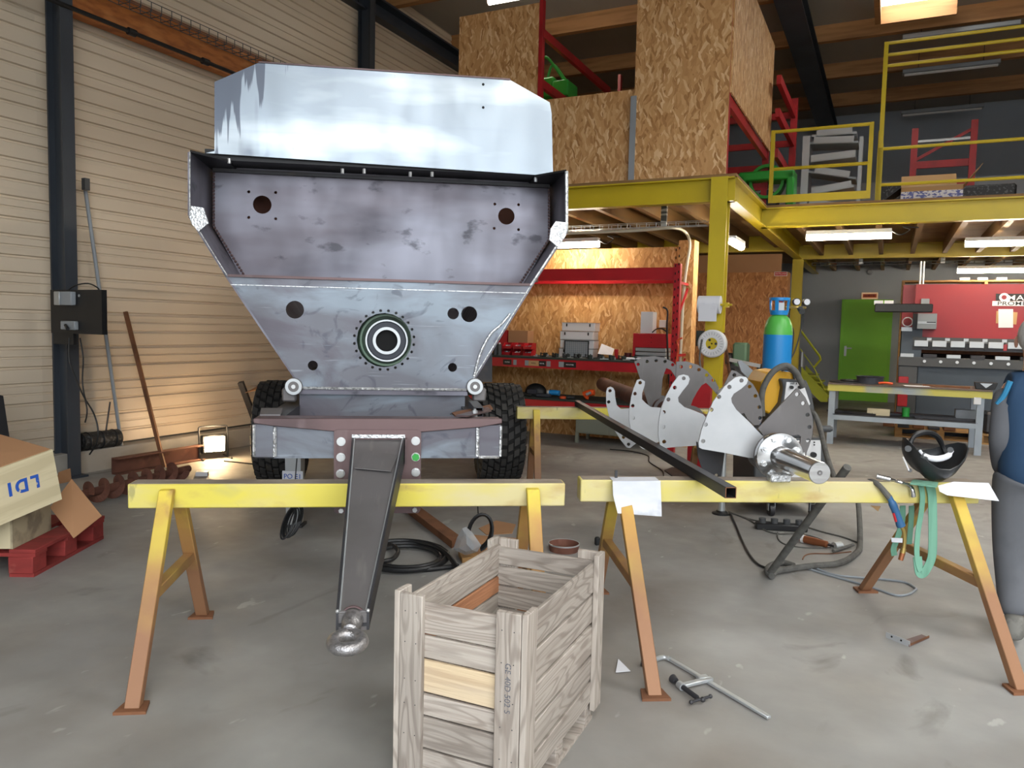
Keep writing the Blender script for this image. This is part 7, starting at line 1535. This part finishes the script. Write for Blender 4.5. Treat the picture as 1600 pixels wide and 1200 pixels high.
K = list(J); ED = [('pel', 'wai'), ('wai', 'che'), ('che', 'sho'), ('sho', 'nec'), ('nec', 'hb'), ('hb', 'hd'), ('hd', 'ht'), ('pel', 'lhi'), ('lhi', 'lkn'), ('lkn', 'lan'), ('lan', 'lto'), ('pel', 'rhi'), ('rhi', 'rkn'), ('rkn', 'ran'), ('ran', 'rto'), ('sho', 'lsh'), ('lsh', 'lel'), ('lel', 'lwr'), ('lwr', 'lpa'), ('sho', 'rsh'), ('rsh', 'rel'), ('rel', 'rwr'), ('rwr', 'rpa')]
cl_ = {'pel', 'wai', 'che', 'sho', 'lhi', 'lkn', 'lan', 'rhi', 'rkn', 'ran', 'lsh', 'lel', 'rsh', 'rel', 'lto', 'rto'}
pts = [(*J[k][:3], (tuple(q * .68 for q in J[k][3]) if hasattr(J[k][3], '__len__') else J[k][3] * .68) if k in cl_ else J[k][3]) for k in K]; edges = [(K.index(a), K.index(b)) for a, b in ED]
for s_, wr in ((-1, 'l'), (1, 'r')):
    pa = V(J[wr + 'pa'][:3]); dr_ = (pa - V(J[wr + 'wr'][:3])).normalized(); up_ = V((0, 1, 0)) - dr_ * dr_.y; up_.normalize()
    for j, (off, L_, r) in enumerate(((.026, .062, .0085), (.009, .070, .009), (-.009, .066, .0085), (-.025, .054, .0075))):
        b0 = pa + up_ * off + dr_ * .012; b1_ = b0 + dr_ * L_ * .5 + V((-s_ * .005, 0, 0)); b2_ = b1_ + dr_ * L_ * .45 + V((-s_ * .018, 0, 0)); n = len(pts)
        pts += [(*b0, .010), (*b1_, r), (*b2_, r * .85)]; edges += [(K.index(wr + 'pa'), n), (n, n + 1), (n + 1, n + 2)]
    b0 = pa - dr_ * .02 + up_ * .034; n = len(pts); pts += [(*b0, .011), (*(b0 + dr_ * .035 + up_ * .012), .0095)]; edges += [(K.index(wr + 'pa'), n), (n, n + 1)]
body = skin('body', pts, edges, M['skin'], pe)
def sub_(names, eds, dr_, over=None):
    over = over or {}; P_ = []
    for k in names:
        x, y, z, r = (over.get(k) or J[k]); P_.append((x, y, z, tuple(q + dr_ for q in r) if hasattr(r, '__len__') else r + dr_))
    return P_, [(names.index(a), names.index(b)) for a, b in eds]
nm = ['pel', 'wai', 'che', 'sho', 'lsh', 'rsh', 'nec']
P_, E_ = sub_(nm, [('pel', 'wai'), ('wai', 'che'), ('che', 'sho'), ('sho', 'lsh'), ('sho', 'rsh'), ('sho', 'nec')], .022, {'nec': (0, .095, 1.325, .05), 'pel': (0, 0, .69, (.17, .13)), 'lsh': (-.125, .07, 1.255, .058), 'rsh': (.15, .07, 1.255, .058)})
skin('jacket', P_, E_, M['jblue'], pe)
for s_ in 'lr':
    sh = V(J[s_ + 'sh'][:3]); el = V(J[s_ + 'el'][:3]); wr = V(J[s_ + 'wr'][:3])
    skin('sleeve', [(*sh.lerp(el, .0), .070), (*sh.lerp(el, .45), .066), (*el, .062), (*el.lerp(wr, .55), .056), (*el.lerp(wr, .95), .046)], [(0, 1), (1, 2), (2, 3), (3, 4)], M['jgrey'], pe)
    x = sh.x; MB().tube([sh + V((0, -.075, .03)), sh + V((-.02 if s_ == 'l' else .02, -.07, -.04)), sh + V((-.045 if s_ == 'l' else .045, -.06, -.09))], .014, 8, sm=3).build('shoulder_piping', M['jcyan'], pe)
nm = ['pel', 'lhi', 'lkn', 'lan', 'rhi', 'rkn', 'ran']; P_, E_ = sub_(nm, [('pel', 'lhi'), ('lhi', 'lkn'), ('lkn', 'lan'), ('pel', 'rhi'), ('rhi', 'rkn'), ('rkn', 'ran')], .022, {'lan': (-.055, -.11, .12, .046), 'ran': (.10, .235, .13, .046), 'pel': (0, 0, .88, (.12, .088))})
skin('trousers', P_, E_, M['jgrey'], pe)
for s_ in 'lr':
    an, to_ = V(J[s_ + 'an'][:3]), V(J[s_ + 'to'][:3]); d = (to_ - an); d.z = 0; d.normalize()
    skin('boot', [(*(an + V((0, 0, .06))), .052), (*(an + V((0, 0, -.01))), .055), (an.x - d.x * .02, an.y - d.y * .02, .052, .052), (*(V((to_.x, to_.y, .050)) - d * .03), .05), (*(V((to_.x, to_.y, .042)) + d * .05), .042)], [(0, 1), (1, 2), (2, 3), (3, 4)], M['boot'], pe)
hd = V((0, .135, 1.50))
hr = MB().ball(hd + V((0, -.018, .022)), .098, 20, 12, (.92, 1.08, 1.08)); hr.build('hair', M['hair'], pe)
for s_ in (-1, 1): MB().ball(hd + V((s_ * .088, .02, -.015)), .028, 10, 6, (.35, .7, 1.1)).build('ear', M['skin'], pe)
MB().prism([hd + V((-.012, .098, -.035)), hd + V((.012, .098, -.035)), hd + V((.004, .095, .01)), hd + V((-.004, .095, .01))], (0, .022, -.006)).build('nose', M['skin'], pe, bevel=.004)
for s_ in (-1, 1): MB().ball(hd + V((s_ * .032, .088, .008)), .011, 10, 6).build('eye', M['white'], pe)
MB().tube([hd + V((-.022, .092, -.058)), hd + V((0, .098, -.058)), hd + V((.022, .092, -.058))], .004, 6).build('mouth', mk('lips', '8a4a44', rough=.6), pe)
